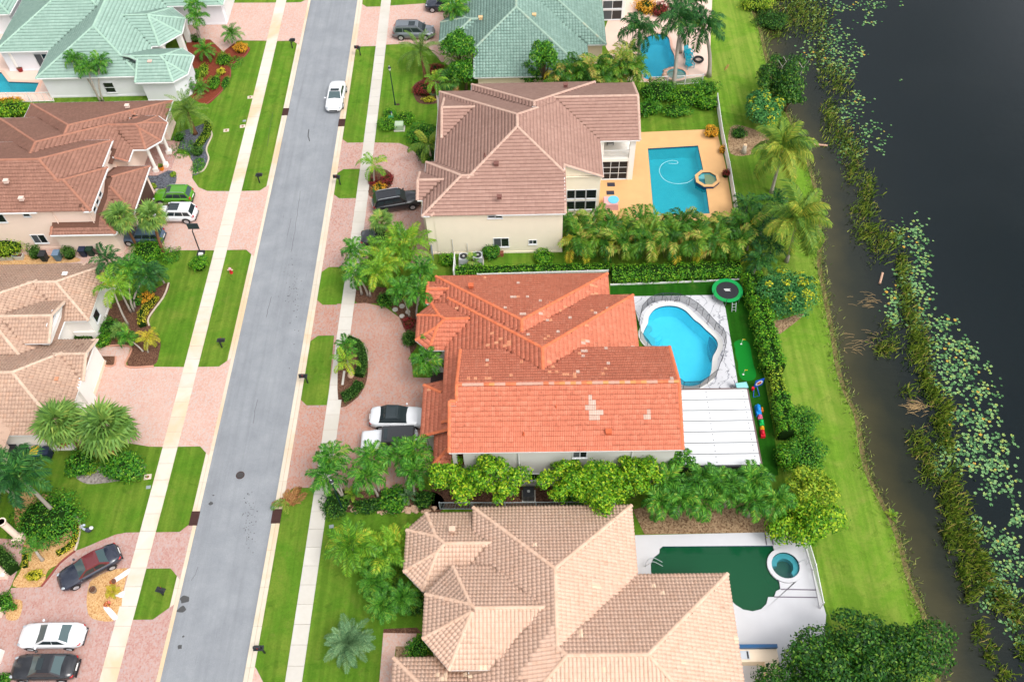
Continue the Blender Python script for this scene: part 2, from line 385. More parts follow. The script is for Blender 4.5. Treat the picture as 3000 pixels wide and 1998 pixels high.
def o4(ox, oy, s): return lambda x, y, z=0.0: at(ox+x/s, oy+y/s, z)
pa = o4(1840, 820, 4.355); pb = o4(1740, 380, 2.926); pc = o4(1860, 1560, 4.06); pg = o4(1700, 0, 3.925)
A_POOL = smooth_loop([pa(*p)[:2] for p in [(262, 470), (330, 380), (420, 340), (530, 328), (640, 345), (730, 390), (790, 445), (850, 510), (920, 560), (1000, 640), (1080, 710), (1135, 775), (1150, 840),
    (1125, 915), (1088, 980), (1075, 1060), (1068, 1150), (1040, 1235), (980, 1290), (900, 1345), (780, 1365), (680, 1345), (560, 1260), (470, 1120), (400, 980), (330, 880), (230, 790), (188, 700), (215, 620), (250, 550)]], 3)
B_POOL = [pb(*p)[:2] for p in [(462, 165), (892, 140), (940, 365), (968, 545), (992, 720), (512, 742)]]
B_SHELF = [pb(*p)[:2] for p in [(404, 520), (502, 518), (508, 655), (365, 660)]]
B_STEP = [pb(*p)[:2] for p in [(506, 136), (612, 130), (617, 152), (503, 160)]]
_sc = np.array(pb(968, 440)[:2]); B_SPA = [(_sc[0]+1.02*math.cos(R(22.5+45*k)), _sc[1]+1.02*math.sin(R(22.5+45*k))) for k in range(8)]
C_POOL = [pc(*p)[:2] for p in [(330, 165), (1640, 155), (1660, 225), (1600, 290), (1575, 370), (1600, 450), (1640, 520), (1715, 580), (1730, 670), (1680, 695), (1655, 765), (1585, 765), (1562, 850), (1500, 910), (1400, 935),
    (1290, 915), (1200, 860), (1120, 780), (1060, 700), (900, 640), (600, 620), (330, 610), (220, 550), (192, 470), (188, 380), (220, 300), (290, 245), (295, 195)]]
_cc = np.array(pc(1790, 392)[:2]); C_SPA = [(_cc[0]+1.08*math.cos(2*math.pi*k/28), _cc[1]+1.08*math.sin(2*math.pi*k/28)) for k in range(28)]
G_POOL = smooth_loop([pg(*p)[:2] for p in [(760, 430), (870, 395), (960, 402), (1020, 440), (1045, 560), (1085, 650), (1075, 790), (1010, 830), (955, 885), (850, 925), (720, 900), (690, 800), (650, 640), (690, 520)]], 3)
F_POOL = [t2(1, *p) for p in [(-150, 500), (10, 500), (60, 565), (272, 572), (243, 640), (-190, 645)]]
HOLES = [A_POOL, B_POOL, B_SHELF, B_STEP, B_SPA, C_POOL, C_SPA, G_POOL, F_POOL]
# spa of house B touches its pool: cut the ground hole once
mb = MB(); inner = [p for p in SHORE]
outer = [(-260., -60.)]+[(x, y) for x, y in inner[::-1]]+[(-260., 260.)]
def hull(pts):
    P = sorted(set((round(float(p[0]), 4), round(float(p[1]), 4)) for p in pts))
    def half(Q):
        h = []
        for q in Q:
            while len(h) > 1 and (h[-1][0]-h[-2][0])*(q[1]-h[-2][1])-(h[-1][1]-h[-2][1])*(q[0]-h[-2][0]) <= 0: h.pop()
            h.append(q)
        return h[:-1]
    return half(P)+half(P[::-1])
B_HOLE = offset_loop(hull(B_POOL+B_SHELF+B_STEP+B_SPA), .25)
C_HOLE = offset_loop(hull(C_POOL+C_SPA), .2)
mb.sheet(outer, [A_POOL, B_HOLE, C_HOLE, G_POOL, F_POOL], 0.0)
ground = struct('ground', mb, LAWN)
# bank and lake bed beyond the shore
mb = MB(); n = len(SHORE); vs = []
for dx, z in ((0, 0), (.5, -.22), (1.6, -.55), (8, -1.6), (200, -2.2)): vs += [(p[0]+dx, p[1], z) for p in SHORE]
mb.add(vs, [(j*n+i, j*n+i+1, (j+1)*n+i+1, (j+1)*n+i) for j in range(4) for i in range(n-1)])
MUD = plain('mud_bank', srgb(112, 100, 66), .9, .1, var=.3, scale=2)
struct('lake_bed', mb, MUD)
s = NT('lake_water')
at_ = s.new('Attribute'); at_.attribute_name = 'shore'
nz = s.math('ADD', at_.outputs['Fac'], s.math('MULTIPLY', s.math('SUBTRACT', s.noise(.28, 4, .6), .5), .35))
c = s.ramp(nz, [(0.0, srgb(70, 68, 44)), (.16, srgb(58, 56, 36)), (.36, srgb(36, 40, 30)), (.7, srgb(14, 24, 24)), (1.0, srgb(8, 21, 25))])
s.col(c); s.set(.09, .5)
rr = s.new('MapRange'); s.link(s.noise(.07, 3, .5, dist=.8), rr.inputs[0]); rr.inputs[1].default_value = .35; rr.inputs[2].default_value = .65; rr.inputs[3].default_value = .03; rr.inputs[4].default_value = .16; s.link(rr.outputs[0], s.b.inputs['Roughness'])
s.b.inputs['IOR'].default_value = 1.36
mp = s.new('Mapping'); s.link(s.pos(), mp.inputs[0]); mp.inputs['Rotation'].default_value = (0, 0, R(-12)); mp.inputs['Scale'].default_value = (.7, 2.0, 1)
s.bump(s.noise(2.2, 5, .65, vec=mp.outputs[0], dist=.4), .22, .05)
LAKE = MATS['lake_water']
mb = MB(); vs = []; DX = (.25, 1.2, 2.5, 4, 6, 8, 11, 15, 22, 60, 200)
for dx in DX: vs += [(p[0]+dx, p[1], -.22) for p in SHORE]
mb.add(vs, [(j*n+i, j*n+i+1, (j+1)*n+i+1, (j+1)*n+i) for j in range(len(DX)-1) for i in range(n-1)])
lake = struct('lake_water', mb, LAKE)
a = lake.data.attributes.new('shore', 'FLOAT', 'POINT')
a.data.foreach_set('value', [min(1., dx/9.0) for dx in DX for _ in range(n)])
# lighter grass along the bank
mb = MB(); ys = np.arange(16, 112, 1.5)
lft = [(shore_x(y)-(6.5 if y < 55 else 5.5 if y < 66 else 3.6 if y < 80 else 7.5)+.3*math.sin(y*.7), float(y)) for y in ys]
mb.sheet([(shore_x(float(y))-.02, float(y)) for y in ys]+lft[::-1], (), .006); struct('bank_lawn', mb, LAWNB)

# street
YS = [float(y) for y in np.arange(-30, 190, 2.5)]
def strip(x0, x1, z, ys=YS):
    m = MB(); vs = [(x0+bend(y), y, z) for y in ys]+[(x1+bend(y), y, z) for y in ys]; k = len(ys)
    return m.add(vs, [(i, k+i, k+i+1, i+1) for i in range(k-1)])
struct('road', strip(-26.72, -20.72, .012), ASPH)
def pieces(root, name, x0, x1, y0, y1, step, gap, z, th, mat, ch=0.0, skip=()):
    m = MB(); w = x1-x0
    m.add([(-w/2, gap, -th), (w/2, gap, -th), (w/2, step-gap, -th), (-w/2, step-gap, -th), (-w/2, gap, 0), (w/2, gap, 0), (w/2, step-gap, 0), (-w/2, step-gap, 0)],
          [(4, 5, 6, 7), (0, 1, 5, 4), (1, 2, 6, 5), (2, 3, 7, 6), (3, 0, 4, 7)])
    me = m.mesh(name, mat); y = y0; k = 0
    while y < y1:
        if not any(a <= y < b for a, b in skip):
            o = link(me, name, root); b0, b1 = bend(y), bend(y+step)
            o.location = ((x0+x1)/2+(b0+b1)/2, y, z+random.uniform(-.004, .004)); o.rotation_euler = (0, random.uniform(-.003, .003), math.atan2(-(b1-b0), step))
        y += step; k += 1
DRAIN_L = [t(1, 1980, 775)[1], t(7, 1347, 440)[1]]; DRAIN_R = [t(2, 5, 850)[1], t(7, 1890, 425)[1]]
base = MB(); base.add(strip(-31.13, -29.86, .012).v, strip(-31.13, -29.86, .012).f)
CRACK = plain('joint_sand', srgb(150, 136, 112), .9, .1)
swl = tag(base.build('sidewalk', CRACK), kind='structure'); pieces(swl, 'slab', -31.13, -29.86, 14, 118, 1.52, .012, .05, .05, CONC)
swr = tag(strip(-17.68, -16.47, .012).build('sidewalk', CRACK), kind='structure'); pieces(swr, 'slab', -17.68, -16.47, 14, 118, 1.52, .012, .05, .05, CONCR)
for x0, x1, dr in ((-27.32, -26.72, DRAIN_L), (-20.72, -20.06, DRAIN_R)):
    k = tag(strip(x0, x1, .014).build('kerb', CRACK), kind='structure')
    pieces(k, 'kerb_segment', x0, x0+(x1-x0)*.48, 14, 118, 3.0, .008, .034, .03, GUTT)
    pieces(k, 'kerb_segment', x0+(x1-x0)*.52, x1, 14, 118, 3.0, .008, .05, .04, GUTT)
RUST = plain('rusty_iron', srgb(74, 50, 46), .8, .2, var=.3, scale=10)
for (x0, x1, ys_, side) in ((-27.34, -26.66, DRAIN_L, 'house side with the fan palms'), (-20.78, -20.04, DRAIN_R, 'lake side')):
    for k, y in enumerate(ys_):
        L = 'rusty iron storm drain grate in the kerb beside '+(['the brown roofed house lawn', 'the black sedan with red roof'] if x0 < -25 else ['the parked white sports car', 'the pile of dead fronds'])[k]
        g = thing('storm_drain', L, 'drain', ((x0+x1)/2+bend(y), y, .05), 0, 'storm drains')
        MB().box(x0-(x0+x1)/2, x1-(x0+x1)/2, -.62, .62, -.02, .016).build('frame', RUST, g)
        b = MB()
        for q in range(9): b.box(-.3, .3, -.55+q*.13, -.55+q*.13+.06, .016, .034)
        b.build('grate_bars', RUST, g)['kind'] = 'stuff'

# drives
def vdrive(x_in, x_out, y0, y1, ch=.95):        # between pavement and kerb, with splayed corners
    s_ = 1 if x_out > x_in else -1
    return [(x_in+bend(y0), y0), (x_out-s_*ch+bend(y0), y0), (x_out+bend(y0), y0-ch), (x_out+bend(y1), y1+ch), (x_out-s_*ch+bend(y1), y1), (x_in+bend(y1), y1)]
def drive(name, polys, m, label=None):
    b = MB()
    for k, p in enumerate(polys): b.sheet(p, (), .04-.004*k, .03)
    return struct(name, b, m)
LY = lambda n, y: t(n, 1400 if n == 4 else 1900 if n == 1 else 1000, y)[1]
fy0, fy1 = t(1, 1990, 285)[1], t(1, 1990, 22)[1]
drive('driveway', [vdrive(-30.5, -27.0, fy0, fy1), [t2(1, *p) for p in [(1960, 22), (1895, 285), (1640, 282), (1540, 360), (1450, 275), (1250, 285), (1300, 20), (1500, 24)]]], PAV_P)
dy0, dy1 = t(4, 1600, 158)[1], t(1, 1680, 1320)[1]
drive('driveway', [vdrive(-30.5, -27.0, dy0, dy1), [t2(1, *p) for p in [(1630, 1322), (1430, 1320), (1370, 1295), (1325, 1230), (1335, 1130), (1300, 1075), (1240, 1060), (1170, 1070), (1000, 1230), (700, 1480), (620, 1700)]]+
    [t2(4, *p) for p in [(-100, 130), (-100, 262), (700, 250), (900, 230), (1235, 160), (1530, 160)]]], PAV_P)
ey0, ey1 = t(4, 1290, 1512)[1], t(4, 1420, 963)[1]
drive('driveway', [vdrive(-30.5, -27.0, ey0, ey1), [t2(4, *p) for p in [(1315, 965), (1000, 962), (865, 958), (900, 825), (640, 825), (480, 770), (400, 1500), (560, 1500), (900, 1490), (1030, 1512), (1175, 1515)]]], PAV_P)
h1y0, h1y1, h2y1 = t(7, 1080, 784)[1], t(7, 1150, 534)[1], t(7, 990, 1137)[1]
drive('driveway', [vdrive(-30.5, -27.0, h1y0, h1y1), [(-30.6, h2y1), (-28.5, h2y1), (-27.2, h2y1+1.1), (-27.0, h2y1+1.1), (-27.0, 5), (-30.6, 5)],
    [t2(7, *p) for p in [(1020, 534), (870, 537), (800, 550), (700, 590), (620, 625), (525, 662), (420, 740), (350, 830), (285, 912), (80, 918), (30, 1000), (-300, 1000), (-300, 1900), (600, 1900), (740, 1568)]]], PAV_R)
gy0, gy1 = t(2, 200, 322)[1], t(2, 240, 50)[1]
drive('driveway', [vdrive(-17.0, -20.4, gy0, gy1), [t2(2, *p) for p in [(325, 44), (287, 312), (480, 303), (600, 330), (690, 430), (760, 430), (800, 100), (960, -40), (640, -40), (620, 25)]]], PAV_P)
b1y0, b1y1 = t(2, 100, 1167)[1], t(2, 100, 987)[1]; b2y0, b2y1 = at(960, 783)[1], t(2, 60, 1370)[1]
drive('driveway', [vdrive(-17.0, -20.4, b1y0, b1y1), vdrive(-17.0, -20.4, b2y0, b2y1), [t2(2, *p) for p in [(200, 985), (400, 990), (470, 1020), (540, 1085), (620, 1180), (640, 1560)]]+[at(*p)[:2] for p in [(1275, 740), (1250, 780), (1030, 785)]]], PAV_B)
a1y0, a1y1 = at(930, 984)[1], at(960, 894)[1]; a2y0, a2y1 = at(870, 1429)[1], at(910, 1188)[1]
drive('driveway', [vdrive(-17.0, -20.4, a1y0, a1y1), vdrive(-17.0, -20.4, a2y0, a2y1), [F(*p)[:2] for p in [(775, 699), (800, 699), (840, 697), (885, 706), (918, 730), (938, 775), (946, 830), (950, 868), (1020, 870), (1040, 1060), (985, 1075), (960, 1115), (900, 1128), (735, 1128)]]], PAV_A)
cy = at(745, 1958)[1]
drive('driveway', [[(-20.4, cy+.3), (-20.1, cy), (-19.0, cy-1.6), (-17.0, cy-2.3), (-17.0, 0), (-20.4, 0)], [t2(8, *p) for p in [(290, 1228), (520, 1232), (500, 1320), (375, 1320), (350, 1568), (340, 1800), (240, 1800), (262, 1568)]]], PAV_P)

# planting beds and gravel
def bed(name, pts, m, z=.022, sm=True):
    p = smooth_loop(pts, 4) if sm else pts
    return struct(name, MB().sheet(p, (), z), m)
bed('mulch_bed', [t2(1, *p) for p in [(1290, 290), (1460, 270), (1540, 370), (1580, 300), (1720, 330), (1690, 390), (1600, 450), (1585, 550), (1510, 650), (1425, 722), (1300, 660), (1240, 560), (1310, 440)]], MULCHR)
bed('slate_bed', [t2(1, *p) for p in [(1210, 930), (1340, 880), (1440, 850), (1462, 930), (1425, 1030), (1440, 1100), (1400, 1180), (1320, 1205), (1310, 1060), (1200, 1010)]], SLATE)
bed('slate_bed', [t2(1, *p) for p in [(1020, 1200), (1170, 1180), (1215, 1200), (1200, 1280), (1060, 1300)]], SLATE, z=.05)
bed('mulch_bed', [t2(4, *p) for p in [(760, 540), (940, 470), (1060, 430), (1165, 380), (1160, 440), (1100, 530), (1030, 640), (1050, 700), (1105, 780), (1100, 860), (1060, 950), (880, 955), (900, 830), (660, 820), (690, 660)]], MULCH, sm=True)
bed('mulch_bed', [t2(4, *p) for p in [(700, 890), (800, 890), (785, 955), (690, 950)]], MULCH, z=.05, sm=False)
bed('gravel_bed', [t2(4, *p) for p in [(-60, 195), (300, 195), (520, 210), (505, 245), (-60, 260)]], CHIPS, z=.055)
bed('rock_bed', [t2(7, *p) for p in [(520, 150), (560, 110), (800, 60), (960, 50), (1000, 100), (900, 160), (760, 190), (600, 200)]], GREYROCK)
bed('mulch_bed', [t2(7, *p) for p in [(150, 260), (400, 300), (500, 380), (552, 480), (540, 590), (500, 670), (420, 745), (330, 800), (285, 905), (90, 905), (150, 780), (160, 600), (100, 450)]], CHIPS)
bed('gravel_bed', [t2(7, *p) for p in [(640, 860), (760, 800), (890, 785), (870, 860), (850, 950), (810, 1135), (640, 1130), (600, 1040), (610, 920)]], CHIPS, z=.05)
bed('gravel_bed', [t2(7, *p) for p in [(60, 1010), (155, 1010), (130, 1130), (45, 1130)]], CHIPS, z=.05)
bed('mulch_bed', [t2(2, *p) for p in [(500, 590), (560, 550), (690, 500), (720, 650), (660, 715), (540, 715), (500, 660)]], MULCH)
bed('mulch_bed', [t2(2, *p) for p in [(200, 1180), (300, 1170), (350, 1220), (340, 1290), (260, 1340), (190, 1350)]], MULCH, z=.05)
bed('mulch_bed', [at(*p)[:2] for p in [(1043, 842), (1100, 840), (1160, 850), (1215, 880), (1225, 1000), (1195, 1040), (1187, 1000), (1178, 950), (1150, 905), (1110, 890), (1045, 888)]], MULCH)
bed('planting_island', [F(*p)[:2] for p in [(783, 775), (810, 776), (835, 795), (846, 840), (840, 885), (815, 920), (778, 926)]], MULCH, z=.05)
bed('mulch_bed', [at(*p)[:2] for p in [(935, 1460), (985, 1432), (1180, 1425), (1290, 1450), (1290, 1500), (1180, 1495), (1050, 1500), (955, 1495)]], MULCH)
bed('mulch_bed', [t2(8, *p) for p in [(620, 150), (1300, 200), (1560, 200), (1560, 350), (620, 380)]], MULCH, sm=False)
bed('mulch_bed', [t2(8, *p) for p in [(2010, 380), (2080, 360), (2354, 300)]]+[t2(9, *p) for p in [(500, 300), (660, 380), (620, 535), (0, 545)]]+[t2(8, *p) for p in [(2090, 548)]], LITTER, sm=False)
bed('mulch_bed', [t2(8, *p) for p in [(290, 1200), (520, 1190), (560, 1230), (290, 1232)]], MULCH, sm=False)
bed('mulch_bed', [t2(8, *p) for p in [(375, 1322), (470, 1322), (640, 1392), (375, 1400)]], LITTER, sm=False)
bed('dirt_patch', [t2(6, *p) for p in [(560, 560), (640, 640), (800, 600), (830, 610), (720, 700), (650, 740), (600, 680)]], LITTER, z=.012)
bed('mulch_bed', [t2(3, *p) for p in [(330, 880), (450, 880), (600, 960), (500, 1060), (330, 1060)]], LITTER, z=.012)

# decks, turf and pools
MARBLE = NT('marble_deck'); s = MARBLE
wv = s.new('TexWave'); wv.inputs['Scale'].default_value = .28; wv.inputs['Distortion'].default_value = 14; wv.inputs['Detail'].default_value = 5; wv.inputs['Detail Scale'].default_value = 1.3; s.link(s.pos(), wv.inputs['Vector'])
c = s.mix(s.noise(1.5, 4), srgb(204, 204, 209), srgb(220, 220, 224))
c = s.mix(s.ramp(wv.outputs['Fac'], [(.0, 1.), (.035, 0.)]), c, srgb(150, 152, 160))
v2 = s.new('TexVoronoi'); v2.feature = 'DISTANCE_TO_EDGE'; v2.inputs['Scale'].default_value = .9
nv = s.new('TexNoise'); nv.inputs['Scale'].default_value = 1.6; nv.inputs['Detail'].default_value = 4; s.link(s.pos(), nv.inputs['Vector'])
va = s.new('VectorMath'); va.operation = 'ADD'; s.link(s.pos(), va.inputs[0]); s.link(nv.outputs['Color'], va.inputs[1]); s.link(va.outputs[0], v2.inputs['Vector'])
brk = s.ramp(s.noise(2.5, 3), [(.5, 0.), (.56, 1.)])
c = s.mix(s.math('MULTIPLY', s.ramp(v2.outputs['Distance'], [(.0, 1.), (.03, 0.)]), brk), c, srgb(96, 96, 104))
s.col(c); MARBLE = s.set(.45, .35)
ODECK = plain('orange_deck', srgb(226, 178, 124), .8, .2, var=.1, scale=.8, bump=.2)
WDECK = plain('white_deck', srgb(212, 212, 216), .8, .2, var=.05, scale=1.2, bump=.2)
PDECK = plain('pink_deck', srgb(236, 206, 190), .8, .2, var=.1, scale=1.0, bump=.2)
turf = [at(*p)[:2] for p in [(1788, 834), (2165, 816), (2190, 880), (2214, 1000), (2240, 1110), (2256, 1200), (2272, 1300), (2280, 1392), (1990, 1400), (1840, 860), (1788, 868)]]
struct('artificial_turf', MB().sheet(turf, [offset_loop(A_POOL, .3)], .012), TURF)
adeck = [at(*p)[:2] for p in [(1850, 869), (2111, 865), (2125, 905), (2148, 1040), (2163, 1134), (2212, 1340), (1985, 1345)]]
struct('pool_deck', MB().sheet(adeck, [offset_loop(A_POOL, .05)], .045, .045), MARBLE)
bdeck = [at(*p)[:2] for p in [(1872, 389), (2098, 379), (2125, 480), (2152, 645), (1740, 655), (1740, 520), (1845, 515), (1845, 400)]]
struct('pool_deck', MB().sheet(bdeck, [B_HOLE], .03, .03), ODECK)
cdeck = [at(*p)[:2] for p in [(1855, 1568), (2262, 1559), (2300, 1553), (2364, 1603), (2396, 1720), (2420, 1800), (2400, 2100), (2100, 2100), (1900, 1900), (1855, 1700)]]
struct('pool_deck', MB().sheet(cdeck, [C_HOLE], .03, .03), WDECK)
struct('pool_deck', MB().sheet([pg(*p)[:2] for p in [(250, 420), (430, -60), (1520, -60), (1500, 400), (1490, 870), (1200, 915), (800, 950), (560, 950), (300, 560)]], [offset_loop(G_POOL, .1)], .03, .03), PDECK)
struct('pool_deck', MB().sheet([t2(1, *p) for p in [(-300, 180), (20, 180), (60, 200), (-10, 330), (330, 345), (330, 520), (375, 700), (200, 705), (-300, 720)]], [offset_loop(F_POOL, .1)], .03, .03), PDECK)

def watermat(name, tint, body, k, rough=.03, ripple=.12):
    s = NT(name)
    tr = s.new('BsdfTransparent'); tr.inputs[0].default_value = (*tint, 1)
    s.col(body); s.set(.5, .0)
    gl = s.new('BsdfGlossy'); gl.inputs['Roughness'].default_value = rough
    fr = s.new('Fresnel'); fr.inputs[0].default_value = 1.38
    bp = s.new('Bump'); bp.inputs['Strength'].default_value = ripple; bp.inputs['Distance'].default_value = .05; s.link(s.noise(4.0, 4, .6), bp.inputs['Height'])
    s.link(bp.outputs[0], gl.inputs['Normal']); s.link(bp.outputs[0], fr.inputs['Normal'])
    m1 = s.new('MixShader'); m1.inputs[0].default_value = k; s.link(tr.outputs[0], m1.inputs[1]); s.link(s.b.outputs[0], m1.inputs[2])
    m2 = s.new('MixShader'); s.link(fr.outputs[0], m2.inputs[0]); s.link(m1.outputs[0], m2.inputs[1]); s.link(gl.outputs[0], m2.inputs[2])
    s.link(m2.outputs[0], s.o.inputs[0]); return s.m
def basinmat(name, a, b):
    s = NT(name); vo = s.new('TexVoronoi'); vo.feature = 'SMOOTH_F1'; vo.inputs['Scale'].default_value = 2.2; s.link(s.pos(), vo.inputs['Vector'])
    s.col(s.mix(s.math('ADD', s.math('MULTIPLY', vo.outputs['Distance'], .5), s.math('MULTIPLY', s.noise(.5, 4), .5)), a, b)); return s.set(.6, .2)
BLUEB = basinmat('pool_plaster_blue', (.34, .74, .84), (.5, .86, .92))
TEALB = basinmat('pool_plaster_teal', (.2, .6, .66), (.3, .72, .76))
GREENB = basinmat('pool_algae', srgb(24, 92, 40), srgb(44, 120, 54))
PALEB = plain('pool_shelf_plaster', srgb(196, 226, 228), .6, .2, var=.05)
NAVYT = plain('pool_tile_navy', srgb(30, 60, 104), .3, .4, var=.3, scale=14)
W_BLUE = watermat('pool_water_blue', (.42, .88, .95), (.01, .48, .74), .25)
W_TEAL = watermat('pool_water_teal', (.3, .78, .84), (.01, .34, .42), .25)
W_GREEN = watermat('pool_water_green', (.18, .5, .26), (.006, .09, .035), .7)
W_CLEAR = watermat('spa_water', (.6, .88, .9), (.1, .4, .45), .08)
COPE = plain('coping_white', srgb(232, 230, 226), .6, .25, var=.08, scale=4)
COPEP = plain('coping_pink', srgb(236, 190, 168), .7, .2, var=.1)
def pool(label, outline, depth, basin, water, coping, cw=.3, zw=-.07, zc=.05, name='swimming_pool', cat='pool', ztop=.0):
    c = np.mean(np.array(outline), 0); root = thing(name, label, cat, (float(c[0]), float(c[1]), 0))
    n = len(outline); area = sum(outline[i][0]*outline[(i+1) % n][1]-outline[(i+1) % n][0]*outline[i][1] for i in range(n))
    if area < 0: outline = outline[::-1]
    m = MB(); vs = [(p[0], p[1], zc-.03) for p in outline]+[(p[0], p[1], -depth) for p in offset_loop(outline, -.12)]
    m.add(vs, [(i, n+i, n+(i+1) % n, (i+1) % n) for i in range(n)]); m.sheet(vs_ := [v[:2] for v in vs[n:]], (), -depth); m.build('basin', basin, root, world=True)
    m = MB(); m.add([(p[0], p[1], zw+.09) for p in offset_loop(outline, -.012)]+[(p[0], p[1], zw-.12) for p in offset_loop(outline, -.018)], [(i, n+i, n+(i+1) % n, (i+1) % n) for i in range(n)]); m.build('tile_band', NAVYT, root, world=True)
    MB().sheet(offset_loop(outline, -.02), (), zw).build('water', water, root, world=True)
    if coping is not None:
        MB().sheet(offset_loop(outline, cw), [offset_loop(outline, -.03)], zc+.02, .06).build('coping', coping, root, world=True)
    return root
ap = pool('kidney shaped bright blue pool with white coping behind the orange roof', A_POOL, 1.5, BLUEB, W_BLUE, COPE, .42, zc=.05)
def slab(root, name, poly, z0, z1, m): return MB().prism(poly, z0, z1).build(name, m, root, world=True)
sh = [pa(*p)[:2] for p in [(232, 600), (262, 560), (300, 580), (312, 620), (265, 665), (330, 720), (352, 770), (345, 835), (300, 850), (235, 790), (195, 700)]]
slab(ap, 'sun_shelf', smooth_loop(sh, 3), -1.4, -.2, PALEB)
for k, (rr, zz) in enumerate(((1.0, -.42), (1.32, -.65))):
    cx, cyy = pa(270, 610)[:2]; slab(ap, 'step', [(cx+rr*math.cos(2*math.pi*q/24), cyy+rr*math.sin(2*math.pi*q/24)) for q in range(24)], -1.4, zz, BLUEB)
sb = [pa(*p)[:2] for p in [(1045, 690), (1100, 730), (1135, 780), (1148, 840), (1125, 910), (1095, 950), (1060, 890), (1040, 800)]]
slab(ap, 'bench', smooth_loop(sb, 3), -1.4, -.45, NAVYT)
bp_ = pool('rectangular teal pool in the orange deck behind the two storey brown house', B_POOL, 1.5, TEALB, W_TEAL, None, zc=.03)
for pl, nm in ((B_SHELF, 'sun_shelf'), (B_STEP, 'entry_step')):
    slab(bp_, nm, pl, -1.5, -.14, PALEB)
m = MB(); m.sheet(offset_loop(B_HOLE, .0), [offset_loop(hull(B_POOL), .0)], .026); 
tri = MB().sheet(B_HOLE, [B_POOL], .028, 0.); tri.build('coping', ODECK, bp_, world=True)
spa = pool('raised octagonal spa with orange rim beside the teal pool', B_SPA, .8, TEALB, W_CLEAR, ODECK, .28, zw=.28, zc=.36, name='spa_tub', cat='spa')
for v in spa.children:
    pass
MB().prism(offset_loop(B_SPA, .26), -.3, .36).v
m = MB(); o_, i_ = offset_loop(B_SPA, .25), offset_loop(B_SPA, .01); m.add([(p[0], p[1], -.5) for p in o_]+[(p[0], p[1], .36) for p in o_], [(k, (k+1) % 8, 8+(k+1) % 8, 8+k) for k in range(8)]); m.build('outer_wall', NAVYT, spa, world=True)
slab(spa, 'seat', [B_SPA[k] for k in (0, 1, 2, 3)]+[tuple(_sc+np.array([-.6, .3])), tuple(_sc+np.array([.5, .3])), tuple(_sc+np.array([.7, -.6])), B_SPA[7]], -.8, .02, PALEB)
hose = smooth_path([(*pb(*p)[:2], -.1) for p in [(870, 405), (800, 450), (690, 458), (600, 420), (562, 350), (590, 290), (660, 262), (715, 268), (712, 288), (640, 285)]], 6)
tag(MB().tube(hose, .035, 6).build('pool_hose', plain('hose_white', (.5, .72, .74), .4)), 'white floating cleaner hose curling across the teal pool', 'hose')
cp_ = pool('algae green pool with rounded bays behind the tan roof', C_POOL, 1.3, GREENB, W_GREEN, None, zc=.03)
MB().sheet(C_HOLE, [offset_loop(C_POOL, .0), offset_loop(C_SPA, .32)], .032).build('coping', WDECK, cp_, world=True)
sp2 = pool('round spa with pale blue bench beside the algae green pool', C_SPA, .7, basinmat('spa_dark', srgb(52, 74, 52), srgb(70, 92, 66)), W_CLEAR, WDECK, .3, zw=.0, zc=.09, name='spa_tub', cat='spa')
bench = [(_cc[0]+1.04*math.cos(R(a)), _cc[1]+1.04*math.sin(R(a))) for a in range(-60, 181, 12)]+[(_cc[0]+.62*math.cos(R(a)), _cc[1]+.62*math.sin(R(a))) for a in range(176, -61, -12)]
slab(sp2, 'bench', bench, -.6, -.14, plain('spa_blue', srgb(120, 188, 200), .5, .3, var=.1))
mb = MB()
for q in (0, .32): mb.tube(smooth_path([(*pc(125, 405)[:2], .05), (pc(135, 380)[0], pc(135, 380)[1]-q, .75), (pc(200, 350)[0], pc(200, 350)[1]-q, .85), (pc(320, 372)[0], pc(320, 372)[1]-q, .35)], 5), .03, 6)
tag(mb.build('pool_handrail', STEEL), 'chrome handrail at the steps of the green pool', 'handrail')
tag(MB().tube(smooth_path([(*pc(2040, 385)[:2], .05), (*pc(2050, 355)[:2], .6), (*pc(1950, 375)[:2], .6), (*pc(1940, 380)[:2], .1)], 4), .025, 6).build('spa_handrail', STEEL), 'thin metal grab rail beside the round spa', 'handrail')
pool('bright blue free form pool under tall palms behind green roof', G_POOL, 1.4, BLUEB, W_BLUE, COPEP, .25, zc=.03)
gs = np.array(pg(1100, 872)[:2]); pool('small teal rock edged spa below the tall palm trunk', [(gs[0]+1.15*math.cos(2*math.pi*k/16), gs[1]+1.0*math.sin(2*math.pi*k/16)) for k in range(16)], .02, TEALB, W_CLEAR, COPEP, .3, zw=.2, zc=.26, name='spa_tub', cat='spa')
pool('teal pool with pink coping beside the mint roofed house', F_POOL, 1.3, TEALB, W_TEAL, COPEP, .35, zc=.03)
pg_ = smooth_loop([pa(*p)[:2] for p in [(1350, 810), (1400, 772), (1470, 768), (1530, 795), (1560, 860), (1575, 960), (1600, 1080), (1635, 1200), (1615, 1262), (1555, 1290), (1480, 1283), (1425, 1240), (1405, 1150), (1400, 1060), (1372, 970), (1362, 880)]], 3)
gg = thing('putting_green', 'bean shaped bright green putting mat beside the pool deck', 'putting green', (*np.mean(np.array(pg_), 0).tolist(), 0))
MB().sheet(pg_, (), .03, .02).build('mat', PUTT, gg, world=True)
